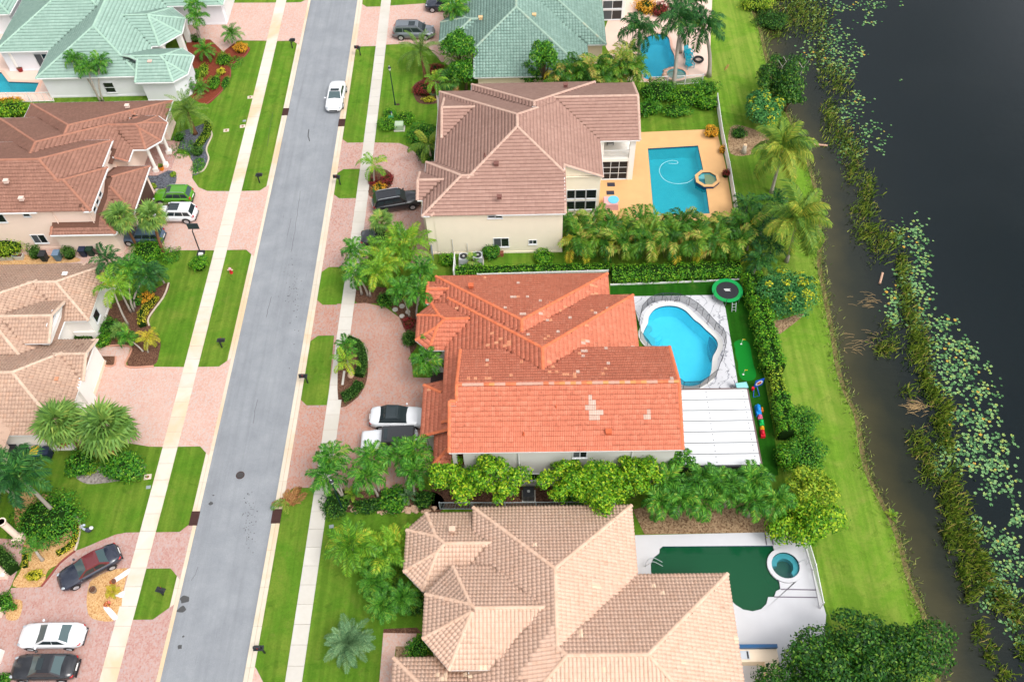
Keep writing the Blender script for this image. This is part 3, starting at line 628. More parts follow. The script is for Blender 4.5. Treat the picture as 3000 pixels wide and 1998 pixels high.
for q, lab in (((1443, 820), 'upper'), ((1470, 1208), 'lower')):
    x, y, _ = pa(*q); MB().cyl((x, y, .03), .08, .012, 14).build('cup', WHITE, gg, world=True)
    f = thing('golf_flag', 'small yellow golf flag at the %s end of the putting green' % ('trampoline' if lab == 'upper' else 'archery target'), 'flag', (x, y, .03), 0, 'putting green flags')
    MB().cyl((0, 0, 0), .012, .75, 6).build('pole', WHITE, f); MB().add([(0, 0, .75), (.3, .02, .64), (0, 0, .53), (0, .012, .75), (.3, .03, .64), (0, .012, .53)], [(0, 1, 2), (5, 4, 3), (0, 3, 4, 1), (1, 4, 5, 2)]).build('pennant', plain('flag_yellow', srgb(240, 210, 40), .6), f)
# ================================================================ houses
def clip_half(poly, p0, nrm):                   # keep dot(p-p0,nrm) >= 0
    out = []; n = len(poly)
    for i in range(n):
        a, b = np.array(poly[i]), np.array(poly[(i+1) % n]); da, db = (a-p0)@nrm, (b-p0)@nrm
        if da >= -1e-9: out.append(tuple(a))
        if (da > 1e-9 and db < -1e-9) or (da < -1e-9 and db > 1e-9): out.append(tuple(a+(b-a)*da/(da-db)))
    return out
class Prim:
    """a convex hipped / gabled roof: every eave edge carries one slope"""
    def __init__(s, poly, gable=(), ze=3.0, slope=.43, foot=None, walls=True, edges=None):
        s.poly = [tuple(map(float, p)) for p in poly]; s.ze = ze; s.s = slope; s.gable = set(gable); n = len(poly); s.walls = walls
        s.planes = []
        for i in range(n):
            if i in s.gable: continue
            a, b = np.array(s.poly[i]), np.array(s.poly[(i+1) % n]); d = (b-a)/np.linalg.norm(b-a); s.planes.append((a, np.array([-d[1], d[0]]), i))
        s.foot = [s.poly] if foot is None else [[tuple(map(float, p)) for p in f] for f in foot]
        s.faces = []
        for f in s.foot:
            for k, (p0, nn, i) in enumerate(s.planes):
                pl = list(f)
                for j, (q0, mm, _) in enumerate(s.planes):
                    if j == k or len(pl) < 3: continue
                    # d_k <= d_j  ->  (p-q0).mm - (p-p0).nn >= 0
                    g = mm-nn; c0 = -(q0@mm)+(p0@nn)
                    if np.linalg.norm(g) < 1e-9: continue
                    pt = -c0*g/(g@g); pl = clip_half(pl, pt, g)
                if len(pl) >= 3: s.faces.append((pl, p0, nn, k))
    def h(s, P):
        P = np.atleast_2d(P); return s.ze+s.s*np.min(np.stack([(P-p0)@nn for p0, nn, _ in s.planes]), 0)
    def inside(s, P, eps=0.0):
        P = np.atleast_2d(P); r = np.zeros(len(P), bool)
        for f in s.foot:
            q = np.ones(len(P), bool)
            for i in range(len(f)):
                a, b = np.array(f[i]), np.array(f[(i+1) % len(f)]); d = (b-a)/np.linalg.norm(b-a); q &= ((P-a)@np.array([-d[1], d[0]]) >= eps)
            r |= q
        return r
def rect(x0, x1, y0, y1): return [(x0, y0), (x1, y0), (x1, y1), (x0, y1)]    # edges: 0 south, 1 east, 2 north, 3 west
def profile(kind, w_):
    if kind == 'double':
        return [(-w_/2, 0.0), (-w_*.375, .032), (-w_*.25, .042), (-w_*.1, .03), (0, .004), (w_*.12, .032), (w_*.25, .042), (w_*.4, .03), (w_/2, 0.0)]
    if kind == 'single':
        return [(-w_/2, .004), (-w_*.3, .05), (-w_*.08, .062), (w_*.14, .04), (w_*.3, .004), (w_/2, .0)]
    if kind == 'grid': return [(-w_/2+.008, .0), (-w_/2+.014, .018), (w_/2-.014, .018), (w_/2-.008, .0)]
    return [(-w_/2, .016), (-w_*.2, .02), (w_*.2, .02), (w_/2, .016)]
def tile_mesh(kind, w_, c):
    pr = profile(kind, w_); n = len(pr); lip = .045 if kind not in ('flat', 'grid') else .04; yb, yt = -c/2, c/2-({'single': .012}.get(kind, .02) if kind not in ('flat', 'grid') else .035)
    vs = [(x, yb, z+lip) for x, z in pr]+[(x, yt, z+.006) for x, z in pr]+[(x, yb, -.01) for x, z in pr]
    fs = [(i, i+1, n+i+1, n+i) for i in range(n-1)]+[(2*n+i, 2*n+i+1, i+1, i) for i in range(n-1)]
    return np.array(vs), fs
def cap_mesh(L=.44, r=.15, n=5):
    vs = []
    for x, k in ((-L/2, 1.0), (L/2+.03, .82)):
        for q in range(n+1):
            a = math.pi*q/n; vs.append((x, r*k*math.cos(a)*1.05, r*k*math.sin(a)*.72-.03))
    m = n+1; fs = [(i, m+i, m+i+1, i+1) for i in range(n)]+[tuple(range(m))]
    return vs, fs
mid_of = {}
def under_mat(m, c):
    return plain(m.name+'_joint', sc(c, .62 if 'tan' in m.name or 'beige' in m.name else .45), .9, .1, var=.2)
def house(name, label, loc, prims, roof_m, cap_m, wall_m, trim=None, tile=('single', .28, .34), single=0, pale=None, caps_single=False, inset=.4, gw=.0, caps_ms=None, under=None, roof_obj_m=None, cat='house'):
    trim = trim or WHITE
    root = thing(name, label, cat, (loc[0], loc[1], 0)); L = np.array([loc[0], loc[1], 0.])
    # ---- walls, soffits, gutters
    for i, p in enumerate(prims):
        if not p.walls: continue
        ins = inset+.011*i
        for f in p.foot:
            g = offset_loop(f, -ins); m = MB(); m.prism(g, 0, p.ze-.02); m.build('wall', wall_m, root, world=True)
            b = offset_loop(f, -ins+.05); MB().prism(b, 0, .22).build('plinth', wall_m, root, world=True)
    sof = MB(); gut = MB(); rake = MB()
    for i, p in enumerate(prims):
        for f in p.foot: sof.sheet([(a, b) for a, b in offset_loop(f, -.03)][::-1], (), p.ze-.05-.003*i)
        n = len(p.poly)
        for f in p.foot:
            nf = len(f)
            for e in range(nf):
                a, b = np.array(f[e]), np.array(f[(e+1) % nf]); le = np.linalg.norm(b-a)
                if le < .05: continue
                d = (b-a)/le; nn = np.array([-d[1], d[0]]); ns = max(1, int(le/.35)); tt = (np.arange(ns)+.5)/ns
                mid = a+np.outer(tt, b-a)+nn*.05; hh = p.h(mid)
                vis = np.ones(ns, bool)
                for j, q in enumerate(prims):
                    if j != i: vis &= ~(q.inside(mid, .02) & (q.h(mid) > hh-.05))
                for o_f in p.foot:
                    if o_f is not f:
                        oo = Prim(o_f, (), p.ze); vis &= ~oo.inside(mid-nn*.15)
                k = 0
                while k < ns:
                    if not vis[k]: k += 1; continue
                    k0 = k
                    while k < ns and vis[k]: k += 1
                    A, B = a+(b-a)*k0/ns, a+(b-a)*k/ns
                    if np.max(np.abs(hh[k0:k]-p.ze)) < .2:
                        gut.bar((*(A-nn*(gw-.03)), p.ze-.06), (*(B-nn*(gw-.03)), p.ze-.06), .11, .11)
                        gut.bar((*(A+nn*.1), p.ze-.12), (*(B+nn*.1), p.ze-.12), .03, .2)
                    else:                                        # sloping rake
                        pts = [A+(B-A)*q/14 for q in range(15)]; hz = p.h(np.array(pts)+nn*.001)
                        for q in range(14): rake.bar((*(pts[q]-nn*.0), hz[q]-.07), (*(pts[q+1]-nn*.0), hz[q+1]-.07), .05, .2)
                        ga = [x+nn*inset for x in pts]; m = MB(); vs = []
                        for q in range(15): vs += [(*ga[q], p.ze-.1), (*ga[q], max(p.ze-.1, hz[q]-.06))]
                        m.add(vs, [(2*q, 2*q+2, 2*q+3, 2*q+1) for q in range(14)]); m.build('gable_wall', wall_m, root, world=True)
    sof.build('soffit', wall_m, root, world=True); gut.build('gutter', trim, root, world=True)
    if rake.v: rake.build('bargeboard', trim, root, world=True)
    # ---- roof
    kind, tw, tc = tile; tv, tf = tile_mesh(kind, tw, tc)
    rb = MB(); allC, allX, allY, allZ = [], [], [], []
    edges = []
    for i, p in enumerate(prims):
        kk = math.sqrt(1+p.s**2)
        for pl, p0, nn, k in p.faces:
            P = np.array(pl); hz = p.ze+p.s*((P-p0)@nn)-.012-.005*i
            rb.add([(x, y, z) for (x, y), z in zip(pl, hz)], [tuple(range(len(pl)))])
            e = np.array([nn[1], -nn[0]]); aa = P@e; dd = (P-p0)@nn
            na = np.arange(math.floor(aa.min()/tw), math.ceil(aa.max()/tw)+1)
            nd = np.arange(0, math.ceil(dd.max()*kk/tc)+1)
            A, D = np.meshgrid((na+.5)*tw, (nd+.5)*tc/kk); A = A.ravel(); D = D.ravel()
            base = p0@e
            C = p0+np.outer(A-base, e)+np.outer(D, nn)
            ok = np.ones(len(C), bool)
            for q in range(len(pl)):
                a, b = P[q], P[(q+1) % len(pl)]; l_ = np.linalg.norm(b-a)
                if l_ < 1e-6: continue
                dv = (b-a)/l_; ok &= ((C-a)@np.array([-dv[1], dv[0]]) >= .0)
            z = p.ze+p.s*D
            for j, q in enumerate(prims):
                if j != i: ok &= ~(q.inside(C) & (q.h(C) > z+(.03 if j > i else -.03)))
            C, z = C[ok], z[ok]
            if not len(C): continue
            allC.append(np.column_stack([C, z])); X = np.array([e[0], e[1], 0.]); Y = np.array([nn[0]/kk, nn[1]/kk, p.s/kk]); Z = np.cross(X, Y)
            allX.append(np.tile(X, (len(C), 1))); allY.append(np.tile(Y, (len(C), 1))); allZ.append(np.tile(Z, (len(C), 1)))
        for f1 in range(len(p.faces)):                           # ridge and hip lines
            for f2 in range(f1+1, len(p.faces)):
                if p.faces[f1][3] == p.faces[f2][3]: continue
                sh = [a for a in p.faces[f1][0] if any(abs(a[0]-b[0])+abs(a[1]-b[1]) < 1e-4 for b in p.faces[f2][0])]
                if len(sh) >= 2:
                    a, b = sh[0], sh[-1]
                    if len(sh) > 2:
                        b = max(sh, key=lambda q: (q[0]-a[0])**2+(q[1]-a[1])**2)
                    if (a[0]-b[0])**2+(a[1]-b[1])**2 > .1: edges.append((i, a, b, 0))
        for f in p.foot:                                         # rakes carry caps too
            for e_ in range(len(f)):
                a, b = np.array(f[e_]), np.array(f[(e_+1) % len(f)]); ts = np.linspace(0, 1, 21); hh = p.h(a+np.outer(ts, b-a))
                if hh.max()-p.ze < .25: continue
                kmax = int(np.argmax(hh)); top = a+(b-a)*ts[kmax]
                for u, v in ((a, top), (b, top)):
                    if np.linalg.norm(u-v) > .3: edges.append((i, tuple(u), tuple(v), 1))
    rb.build('roof', under or under_mat(roof_m, mid_of.get(roof_m.name, (.1, .08, .07))), root, world=True)
    C, X, Y, Z = [np.concatenate(q) for q in (allC, allX, allY, allZ)]
    n = len(C); jit = rng.normal(0, .012, n)
    # the tiles that show largest are objects of their own
    pick = np.zeros(n, int)
    pix = proj(C)
    vis = (pix[:, 0] > 5) & (pix[:, 0] < 2995) & (pix[:, 1] > 5) & (pix[:, 1] < 1993) 
    if pale:
        for k, (pm, pts) in enumerate(pale):
            for q in pts:
                d = np.hypot(pix[:, 0]-q[0], pix[:, 1]-q[1]); j = int(np.argmin(d))
                if d[j] < 14: pick[j] = k+2
    left = single-int((pick > 0).sum())
    if left > 0:
        dist = np.linalg.norm(C-np.array([0, 0, CH]), axis=1)-8*np.maximum(0, (Z*((np.array([0, 0, CH])-C)/np.linalg.norm(C-np.array([0, 0, CH]), axis=1)[:, None])).sum(1)); dist[~vis | (pick > 0)] = 1e9
        pick[np.argsort(dist)[:left]] = 1
    keep = pick == 0
    Ck, Xk, Yk, Zk, jk = C[keep], X[keep], Y[keep], Z[keep], jit[keep]
    V = (Ck[:, None, :]+tv[None, :, 0:1]*Xk[:, None, :]+tv[None, :, 1:2]*Yk[:, None, :]+(tv[None, :, 2:3]+jk[:, None, None]*.35)*Zk[:, None, :]-L).reshape(-1, 3)
    nv = len(tv); tfa = np.array(tf); Fx = (tfa[None]+(np.arange(len(Ck))*nv)[:, None, None]).reshape(-1, 4)
    me = bpy.data.meshes.new('roof_tiles'); me.vertices.add(len(V)); me.vertices.foreach_set('co', V.ravel()); nf = len(Fx)
    me.loops.add(nf*4); me.loops.foreach_set('vertex_index', Fx.ravel().astype(np.int32)); me.polygons.add(nf)
    me.polygons.foreach_set('loop_start', np.arange(0, nf*4, 4, dtype=np.int32)); me.polygons.foreach_set('loop_total', np.full(nf, 4, np.int32))
    me.materials.append(roof_m); me.update(calc_edges=True); me.validate()
    link(me, 'roof_tiles', root)['kind'] = 'stuff'
    if single:
        ms = {1: roof_obj_m or roof_m}
        for k, (pm, _) in enumerate(pale or []): ms[k+2] = pm
        mm = {}
        for k, m_ in ms.items():
            b = MB(); b.add(tv, tf); mm[k] = b.mesh('roof_tile', m_)
        for j in np.nonzero(pick)[0]:
            o = bpy.data.objects.new('roof_tile', mm[int(pick[j])]); COL.objects.link(o); o.parent = root
            c_ = C[j]-L+Z[j]*(jit[j]*.35+(.006 if pick[j] > 1 else 0))
            o.matrix_local = Matrix(((X[j][0], Y[j][0], Z[j][0], c_[0]), (X[j][1], Y[j][1], Z[j][1], c_[1]), (X[j][2], Y[j][2], Z[j][2], c_[2]), (0, 0, 0, 1)))
    # ---- ridge and hip caps
    cv, cf = cap_mesh(); cm = [bpy.data.meshes.new('x')]; cms = []
    if caps_single:
        for m_ in (caps_ms or [cap_m]):
            b = MB(); b.add(cv, cf); cms.append(b.mesh('ridge_cap', m_))
    merged = MB(); cv = np.array(cv)
    for (i, a, b, rk) in edges:
        p = prims[i]; A = np.array([*a, p.h(a)[0]]); B = np.array([*b, p.h(b)[0]])
        if A[2] > B[2]: A, B = B, A
        le = np.linalg.norm(B-A); k = max(1, int(round(le/.42))); d = (B-A)/le
        y = np.cross([0, 0, 1], d); y /= np.linalg.norm(y); zz = np.cross(d, y)
        main = caps_ms is not None and abs(d[2]) < .05 and le > 10
        for q in range(k):
            c_ = A+(B-A)*(q+.5)/k+zz*(.03 if not rk else .035)
            hu = lambda P2: max([pr.h(P2)[0] for pr in prims if pr.inside(P2, -.01)[0]]+[-1.0])
            m0 = c_[:2]; sf = p.h(m0)[0]; um = hu(m0)
            if um > sf+.05: continue
            if um-.5*(max(hu(m0+y[:2]*.45), sf-1)+max(hu(m0-y[:2]*.45), sf-1)) < .02: continue
            if caps_single:
                o = bpy.data.objects.new('ridge_cap', cms[random.choice(range(1, len(cms))) if main else 0]); COL.objects.link(o); o.parent = root; c2 = c_-L
                o.matrix_local = Matrix(((d[0], y[0], zz[0], c2[0]), (d[1], y[1], zz[1], c2[1]), (d[2], y[2], zz[2], c2[2]), (0, 0, 0, 1)))
            else:
                merged.add(c_+cv[:, 0:1]*d+cv[:, 1:2]*y+cv[:, 2:3]*zz, cf)
    if merged.v: merged.build('ridge_caps', cap_m, root, world=True)['kind'] = 'stuff'
    return root
def window(root, x0, x1, z0, z1, y, nx=2, nz=1, face='S', frame=WHITEM, glass=GLASS, fw=.07, name='window'):
    """window in a wall plane facing S (-y), E (+x) or W; y is the plane coordinate"""
    def P(u, dz, dep): return (u, y-dep, dz) if face == 'S' else (y+dep, u, dz) if face == 'E' else (y-dep, u, dz)
    def bx(m, u0, u1, a, b, d0, d1):
        p, q = P(u0, a, d0), P(u1, b, d1); m.box(min(p[0], q[0]), max(p[0], q[0]), min(p[1], q[1]), max(p[1], q[1]), a, b)
    f = MB(); bx(f, x0-fw, x1+fw, z0-fw, z0, 0, .06); bx(f, x0-fw, x1+fw, z1, z1+fw, 0, .06); bx(f, x0-fw, x0, z0, z1, 0, .06); bx(f, x1, x1+fw, z0, z1, 0, .06)
    for k in range(1, nx): u = x0+(x1-x0)*k/nx; bx(f, u-fw/2.2, u+fw/2.2, z0, z1, 0, .055)
    for k in range(1, nz): z = z0+(z1-z0)*k/nz; bx(f, x0, x1, z-fw/2.2, z+fw/2.2, 0, .05)
    w_ = f.build(name, frame, root, world=True); s_ = MB(); bx(s_, x0-fw-.03, x1+fw+.03, z0-fw-.05, z0-fw, 0, .11); s_.build('sill', frame, w_, world=True)
    for k in range(nx):
        for q in range(nz):
            g = MB(); bx(g, x0+(x1-x0)*k/nx+.012, x0+(x1-x0)*(k+1)/nx-.012, z0+(z1-z0)*q/nz+.012, z0+(z1-z0)*(q+1)/nz-.012, .008, .022)
            g.build('pane', SCREEN if (k == 0 and nx == 2 and nz == 1) else glass, w_, world=True)
    return w_
def vent(root, px, py, z, m, kind='box', ze=None):
    x, y, _ = at(px, py, z); b = MB()
    if kind == 'box': b.cbox((x, y, z-.12), .42, .36, .3, 0, 0, .85); b.box(x-.24, x+.24, y-.21, y+.21, z+.17, z+.2)
    else: b.cyl((x, y, z-.12), .055, .42, 8); b.cyl((x, y, z-.1), .13, .1, 10, .07)
    b.build('roof_vent', m, root, world=True)
def column(root, x, y, h, r, m, base=True):
    b = MB(); b.cyl((x, y, 0), r, h, 14)
    if base: b.cbox((x, y, 0), r*3.2, r*3.2, .55, 0, 0, .92); b.cyl((x, y, .55), r*1.35, .18, 14, r*1.02); b.cyl((x, y, h-.3), r*1.02, .3, 14, r*1.4)
    b.build('column', m, root, world=True)

# ---- house A: orange roof
RA = [(.0, srgb(198, 110, 84)), (.35, srgb(214, 126, 98)), (.7, srgb(221, 133, 104)), (1.0, srgb(230, 152, 124))]
mid_of['orange_tile'] = RA[1][1]
ORANGE = roofmat('orange_tile', RA, srgb(112, 62, 48), .5, .18)
ORANGEO = roofmat('orange_tile_single', RA, srgb(112, 62, 48), .4, .18, obj=True)
CAPA = roofmat('orange_cap', [(0., srgb(214, 112, 76)), (1., srgb(232, 132, 90))], srgb(140, 80, 60), .3, .1, obj=True)
PALE = roofmat('pale_tile', [(0., srgb(202, 168, 150)), (1., srgb(218, 190, 174))], srgb(180, 130, 110), .3, .1, obj=True)
PEACH = roofmat('peach_tile', [(0., srgb(214, 138, 102)), (1., srgb(224, 158, 122))], srgb(200, 120, 90), .3, .1, obj=True)
CAPP = roofmat('pink_cap', [(0., srgb(206, 150, 130)), (1., srgb(216, 168, 148))], srgb(180, 120, 100), .3, .1, obj=True)
CAPO = roofmat('amber_cap', [(0., srgb(224, 140, 84)), (1., srgb(232, 160, 100))], srgb(180, 120, 100), .3, .1, obj=True)
A = [Prim(rect(-8.5, 7.2, 42.5, 54.1), {0}, 3.2, foot=[rect(-8.5, 7.2, 49.0, 54.1), rect(-6.5, 7.2, 42.5, 48.998)]),
     Prim(rect(-7.2, 9.2, 38.0, 50.85), {0}, 4.0),
     Prim(rect(-5.68, 11.36, 33.91, 43.51), {1, 3}, 6.24, foot=[rect(-5.68, 11.36, 33.91, 43.51), rect(-6.22, -5.682, 33.91, 37.55)]),
     Prim([(-9.81, 46.3), (-8.64, 45.2), (-2.5, 45.2), (-2.5, 50.3), (-8.64, 50.3), (-9.81, 49.07)], {2}, 3.9),
     Prim(rect(-9.15, -6, 50.86, 53.4), {1, 3}, 3.2),
     Prim([(-8.95, 37.3), (-4.5, 37.3), (-4.5, 43.4), (-8.95, 42.3)], {0, 1}, 3.0),
     Prim(rect(-7.8, -4.5, 34.7, 37.32), {1, 2}, 3.0)]
def t5s(l): return [(1000+x/2.354, 666+y/2.354) for x, y in l]
palepts = t5s([(1215, 390), (1178, 478), (1192, 488), (1288, 476), (1365, 512), (1135, 557), (1235, 596), (1255, 596), (1385, 600), (1428, 652), (1575, 635), (1490, 720), (1296, 740), (1668, 862), (1680, 862), (1675, 895), (1820, 845), (1832, 942), (1632, 994),
    (1000, 922), (2010, 826), (2280, 1040), (1675, 795), (1690, 795), (1760, 588), (1832, 576),
    (1717, 1175), (1710, 1205), (1740, 1205), (1700, 1232), (1725, 1232), (1750, 1232), (1690, 1240), (1710, 1262), (1740, 1262), (1770, 1262), (1715, 1285), (1785, 1270), (1750, 1298), (1772, 1298), (1730, 1300), (1762, 1328), (2110, 1262), (2098, 1292), (2125, 1292)])
peachpts = t5s([(1117, 767), (1168, 790), (1170, 815), (1145, 820), (1068, 797), (1012, 815), (1040, 722), (1675, 775), (1735, 398), (1755, 408), (1727, 460), (1745, 462), (1425, 752), (1395, 770), (1450, 640), (1000, 955), (872, 1050), (925, 1050), (993, 1050), (1015, 1050), (1165, 1020), (1175, 1030),
    (1247, 938), (1440, 938), (1462, 965), (1440, 997), (1475, 1010), (1540, 1025), (1565, 1025), (1600, 1035), (1610, 1022), (1640, 880), (1812, 975), (1805, 1020), (1692, 682), (1505, 578), (1218, 478), (607, 1110), (790, 560), (1735, 580), (1550, 550), (1000, 350)])
hA = house('orange_roof_house', 'house with bright orange barrel tile roof and pale patched tiles in the middle', (1.0, 42.0), A, ORANGE, CAPA, STUC_G, tile=('double', .275, .39), single=300, pale=[(PALE, palepts), (PEACH, peachpts)],
           caps_single=True, caps_ms=[CAPA, CAPP, CAPP, CAPO, CAPA, CAPP], roof_obj_m=ORANGEO)
ORV = plain('vent_orange', srgb(206, 104, 66), .7)
vent(hA, 1380, 838, 4.6, ORV); vent(hA, 1629, 1194, 7.6, ORV, 'pipe'); vent(hA, 1534, 1271, 6.9, ORV, 'pipe'); vent(hA, 1783, 1266, 6.95, ORV)
window(hA, 3.2, 4.2, 4.6, 5.6, 33.91+.42, 2); window(hA, -.2, .9, 1.0, 2.0, 33.91+.42, 1); window(hA, -3.2, -2.2, 1.0, 2.2, 33.91+.42, 2)
MB().box(-8.7, -8.62, 38.0, 41.6, .02, 2.3).build('garage_door', WHITE, hA, world=True)
MB().tube([(-1.0, 34.25, 6.1), (-1.0, 34.25, .2)], .05, 6).build('downpipe', WHITE, hA, world=True); MB().tube([(7.7, 34.25, 6.1), (7.7, 34.25, .2)], .05, 6).build('downpipe', WHITE, hA, world=True)
struct('entry_court', MB().sheet(rect(-8.8, -6.2, 42.9, 45.9), (), .055), plain('court_floor_shaded', srgb(74, 62, 60), .7, .2, var=.2))  # recessed court floor, its shade put into the dark colour

# ---- house B: two storeys, dusty rose flat tiles
RB = [(.0, srgb(160, 124, 111)), (.4, srgb(172, 135, 121)), (.75, srgb(178, 141, 127)), (1., srgb(190, 154, 140))]
mid_of['rose_tile'] = RB[1][1]
ROSE = roofmat('rose_tile', RB, srgb(120, 84, 76), .35, .2); ROSEO = roofmat('rose_tile_single', RB, srgb(120, 84, 76), .3, .2, obj=True)
CAPB = roofmat('rose_cap', [(0., srgb(196, 160, 144)), (1., srgb(210, 178, 160))], srgb(170, 130, 116), .3, .1, obj=True)
B = [Prim(rect(-9.03, 7.31, 59.5, 77.6), (), 5.5, foot=[rect(-9.03, 3.5, 59.5, 77.6), rect(3.502, 7.31, 64.3, 77.6)]),
     Prim(rect(-5.69, 7.31, 71.5, 78.7), {0}, 5.5),
     Prim(rect(-8.46, -3, 69.17, 76.85), {1, 3}, 5.5),
     Prim(rect(2.0, 11.25, 69.4, 78.37), {1, 3}, 5.5, walls=False),
     Prim(rect(-9.86, -3, 59.5, 66.85), {1}, 5.5),
     Prim(rect(-10.4, -6.5, 61.6, 65.41), {1, 3}, 5.5)]
hB = house('two_storey_house', 'two storey cream house with dusty rose flat tile roof and rear balcony', (0, 68.), B, ROSE, CAPB, STUC_C, tile=('flat', .33, .36), single=300, caps_single=True, roof_obj_m=ROSEO, inset=.22, gw=.04)
RV = plain('vent_brown', srgb(126, 84, 76), .7)
vent(hB, 1454, 481, 7.7, RV); vent(hB, 1463, 578, 6.7, RV); vent(hB, 1657, 251, 6.6, RV); vent(hB, 1420, 455, 7.9, RV, 'pipe')
MB().box(6.9, 10.9, 73.6, 78.0, 0, 5.45).build('wall', STUC_C, hB, world=True)
# balcony tower at the back
for (x, y) in ((10.62, 69.75), (7.45, 69.75)):
    MB().box(x-.25, x+.3, y-.15, y+.35, 0, 5.48).build('pillar', STUC_W, hB, world=True)
MB().box(7.3, 10.9, 69.62, 73.6, 2.55, 2.95).build('balcony_floor', STUC_W, hB, world=True)
MB().box(7.3, 10.9, 69.9, 73.6, .0, .04).build('patio_floor', plain('patio_terracotta', srgb(150, 92, 58), .7), hB, world=True)
rl = MB(); rl.bar((7.6, 69.72, 3.95), (10.5, 69.72, 3.95), .06); rl.bar((7.6, 69.72, 3.08), (10.5, 69.72, 3.08), .05); r_ = rl.build('railing', WHITE, hB, world=True)
bm = MB().box(-.018, .018, -.018, .018, 0, .85).mesh('baluster', WHITE)
for k in range(25):
    o = link(bm, 'baluster', r_); o.location = (7.66+k*.118-hB.location.x, 69.72-hB.location.y, 3.08)
window(hB, 7.75, 10.3, .1, 2.45, 69.75, 3, 3, glass=DARK, fw=.06)
for (u0, u1) in ((3.9, 4.65), (4.75, 5.7), (5.8, 6.75)):
    window(hB, u0, u1, 1.0, 2.1, 64.3+.23, 1, 1); window(hB, u0, u1, 2.5, 3.6, 64.3+.23, 1, 1)
window(hB, -3.3, -1.9, .95, 2.1, 59.5+.23, 2); window(hB, .1, .8, 1.25, 1.75, 59.5+.23, 2); window(hB, -3.7, -2.4, 4.9, 5.2, 59.5+.23, 2)
for x in (-7.3, -5.9): MB().tube([(x, 59.62, 0), (x, 59.62, 2.2 if x < -7 else 1.6)], .035, 6).build('conduit', STUC_G, hB, world=True)

# ---- house C: tan barrel tiles with two octagonal wings
RCc = [(.0, srgb(216, 176, 150)), (.4, srgb(224, 187, 163)), (.75, srgb(229, 194, 172)), (1., srgb(220, 172, 142))]
mid_of['tan_tile'] = RCc[1][1]
TAN = roofmat('tan_tile', RCc, srgb(150, 108, 84), .4, .2); TANO = roofmat('tan_tile_single', RCc, srgb(150, 108, 84), .35, .2, obj=True)
CAPC = roofmat('tan_cap', [(0., srgb(216, 176, 150)), (1., srgb(230, 196, 172))], srgb(180, 140, 116), .3, .1, obj=True)
PALEC = roofmat('pale_tan_tile', [(0., srgb(230, 198, 168)), (1., srgb(236, 210, 182))], srgb(220, 180, 150), .3, .1, obj=True)
C_ = [Prim(rect(-4.5, 7.49, 18.95, 30.75), {0}, 3.5), Prim(rect(-4.5, 13.95, 12.1, 25.28), (), 3.5),
      Prim([(-7.7, 20.6), (-5.8, 18.46), (1.2, 18.46), (1.2, 25.8), (-5.8, 25.8), (-7.7, 23.75)], {2}, 4.15),
      Prim([(-9.55, 26.0), (-8.06, 24.5), (-3, 24.5), (-3, 30.67), (-8.14, 30.67), (-9.55, 29.3)], {2}, 2.75),
      Prim(rect(-9.8, -3, 8, 19.75), {1}, 2.75)]
def t8s(l): return [(1000+x/2.354, 1332+y/2.354) for x, y in l]
palC = t8s([(1750, 908), (1768, 915), (2148, 908), (2150, 918), (2210, 960), (670, 1520), (690, 1540), (715, 1548), (690, 1560), (730, 1530), (1655, 1222), (1660, 1238), (1795, 1478), (1797, 1495), (965, 1468), (985, 1455), (1000, 1468), (850, 1505), (880, 1510), (905, 1505), (1340, 632)])+[(2000+x/2.354, 1332+y/2.354) for x, y in [(362, 1270), (375, 1278), (5, 1440)]]
hC = house('tan_roof_house', 'house with tan barrel tile roof and two octagonal wings at the bottom', (1.5, 21.5), C_, TAN, CAPC, STUC_T, tile=('single', .27, .34), single=300, pale=[(PALEC, palC)], caps_single=True, roof_obj_m=TANO)
TV = plain('vent_tan', srgb(226, 190, 166), .7)
vent(hC, 1325, 1551, 3.9, TV); vent(hC, 1570, 1600, 4.9, TV)

# ---- house D: brown roof across the street
RD = [(.0, srgb(144, 104, 89)), (.4, srgb(156, 114, 97)), (.75, srgb(166, 122, 105)), (1., srgb(178, 134, 116))]
mid_of['brown_tile'] = RD[1][1]
BROWN = roofmat('brown_tile', RD, srgb(84, 54, 48), .45, .25); CAPD = roofmat('brown_cap', [(0., srgb(166, 112, 92)), (1., srgb(180, 128, 106))], srgb(120, 80, 66), .3, .1)
D = [Prim(rect(-66, -42.0, 61.0, 71.0), {3}, 5.5), Prim(rect(-46.5, -41.4, 61.003, 67.0), {3}, 5.5),
     Prim(rect(-56.45, -40.75, 66.6, 77.05), {0}, 3.65, foot=[rect(-56.45, -44, 66.6, 77.05), rect(-43.998, -40.75, 69.9, 77.05)]), Prim(rect(-54.57, -38.9, 69, 80.56), {0}, 2.75, foot=[rect(-54.57, -42, 69, 80.56), rect(-41.998, -38.9, 76.9, 80.56)]),
     Prim([(-46, 71.7), (-39.4, 71.7), (-38.1, 73.0), (-38.1, 75.8), (-39.4, 76.95), (-46, 76.95)], {5}, 3.62, walls=False),
     Prim(rect(-47, -38.65, 63.0, 69.6), {3}, 3.2, walls=False), Prim(rect(-46, -39.7, 60.18, 67), {2, 3}, 3.2, walls=False)]
hD = house('brown_roof_house', 'two storey peach house with brown tile roof and white columned porch', (-47, 70.), D, BROWN, CAPD, STUC_P, tile=('double', .3, .36), gw=.1)
MB().box(-46, -39.1, 63.4, 69.2, 0, 3.15).build('wall', STUC_P, hD, world=True); MB().box(-46, -40.15, 60.62, 66, 0, 3.16).build('wall', STUC_P, hD, world=True)
MB().box(-46, -41.5, 72.6, 77, 0, 3.25).build('wall', STUC_P, hD, world=True)
for x, y in ((-39.6, 72.3), (-38.75, 73.0), (-38.85, 75.1), (-39.9, 76.8)): column(hD, x, y, 3.58, .17, STUC_W)
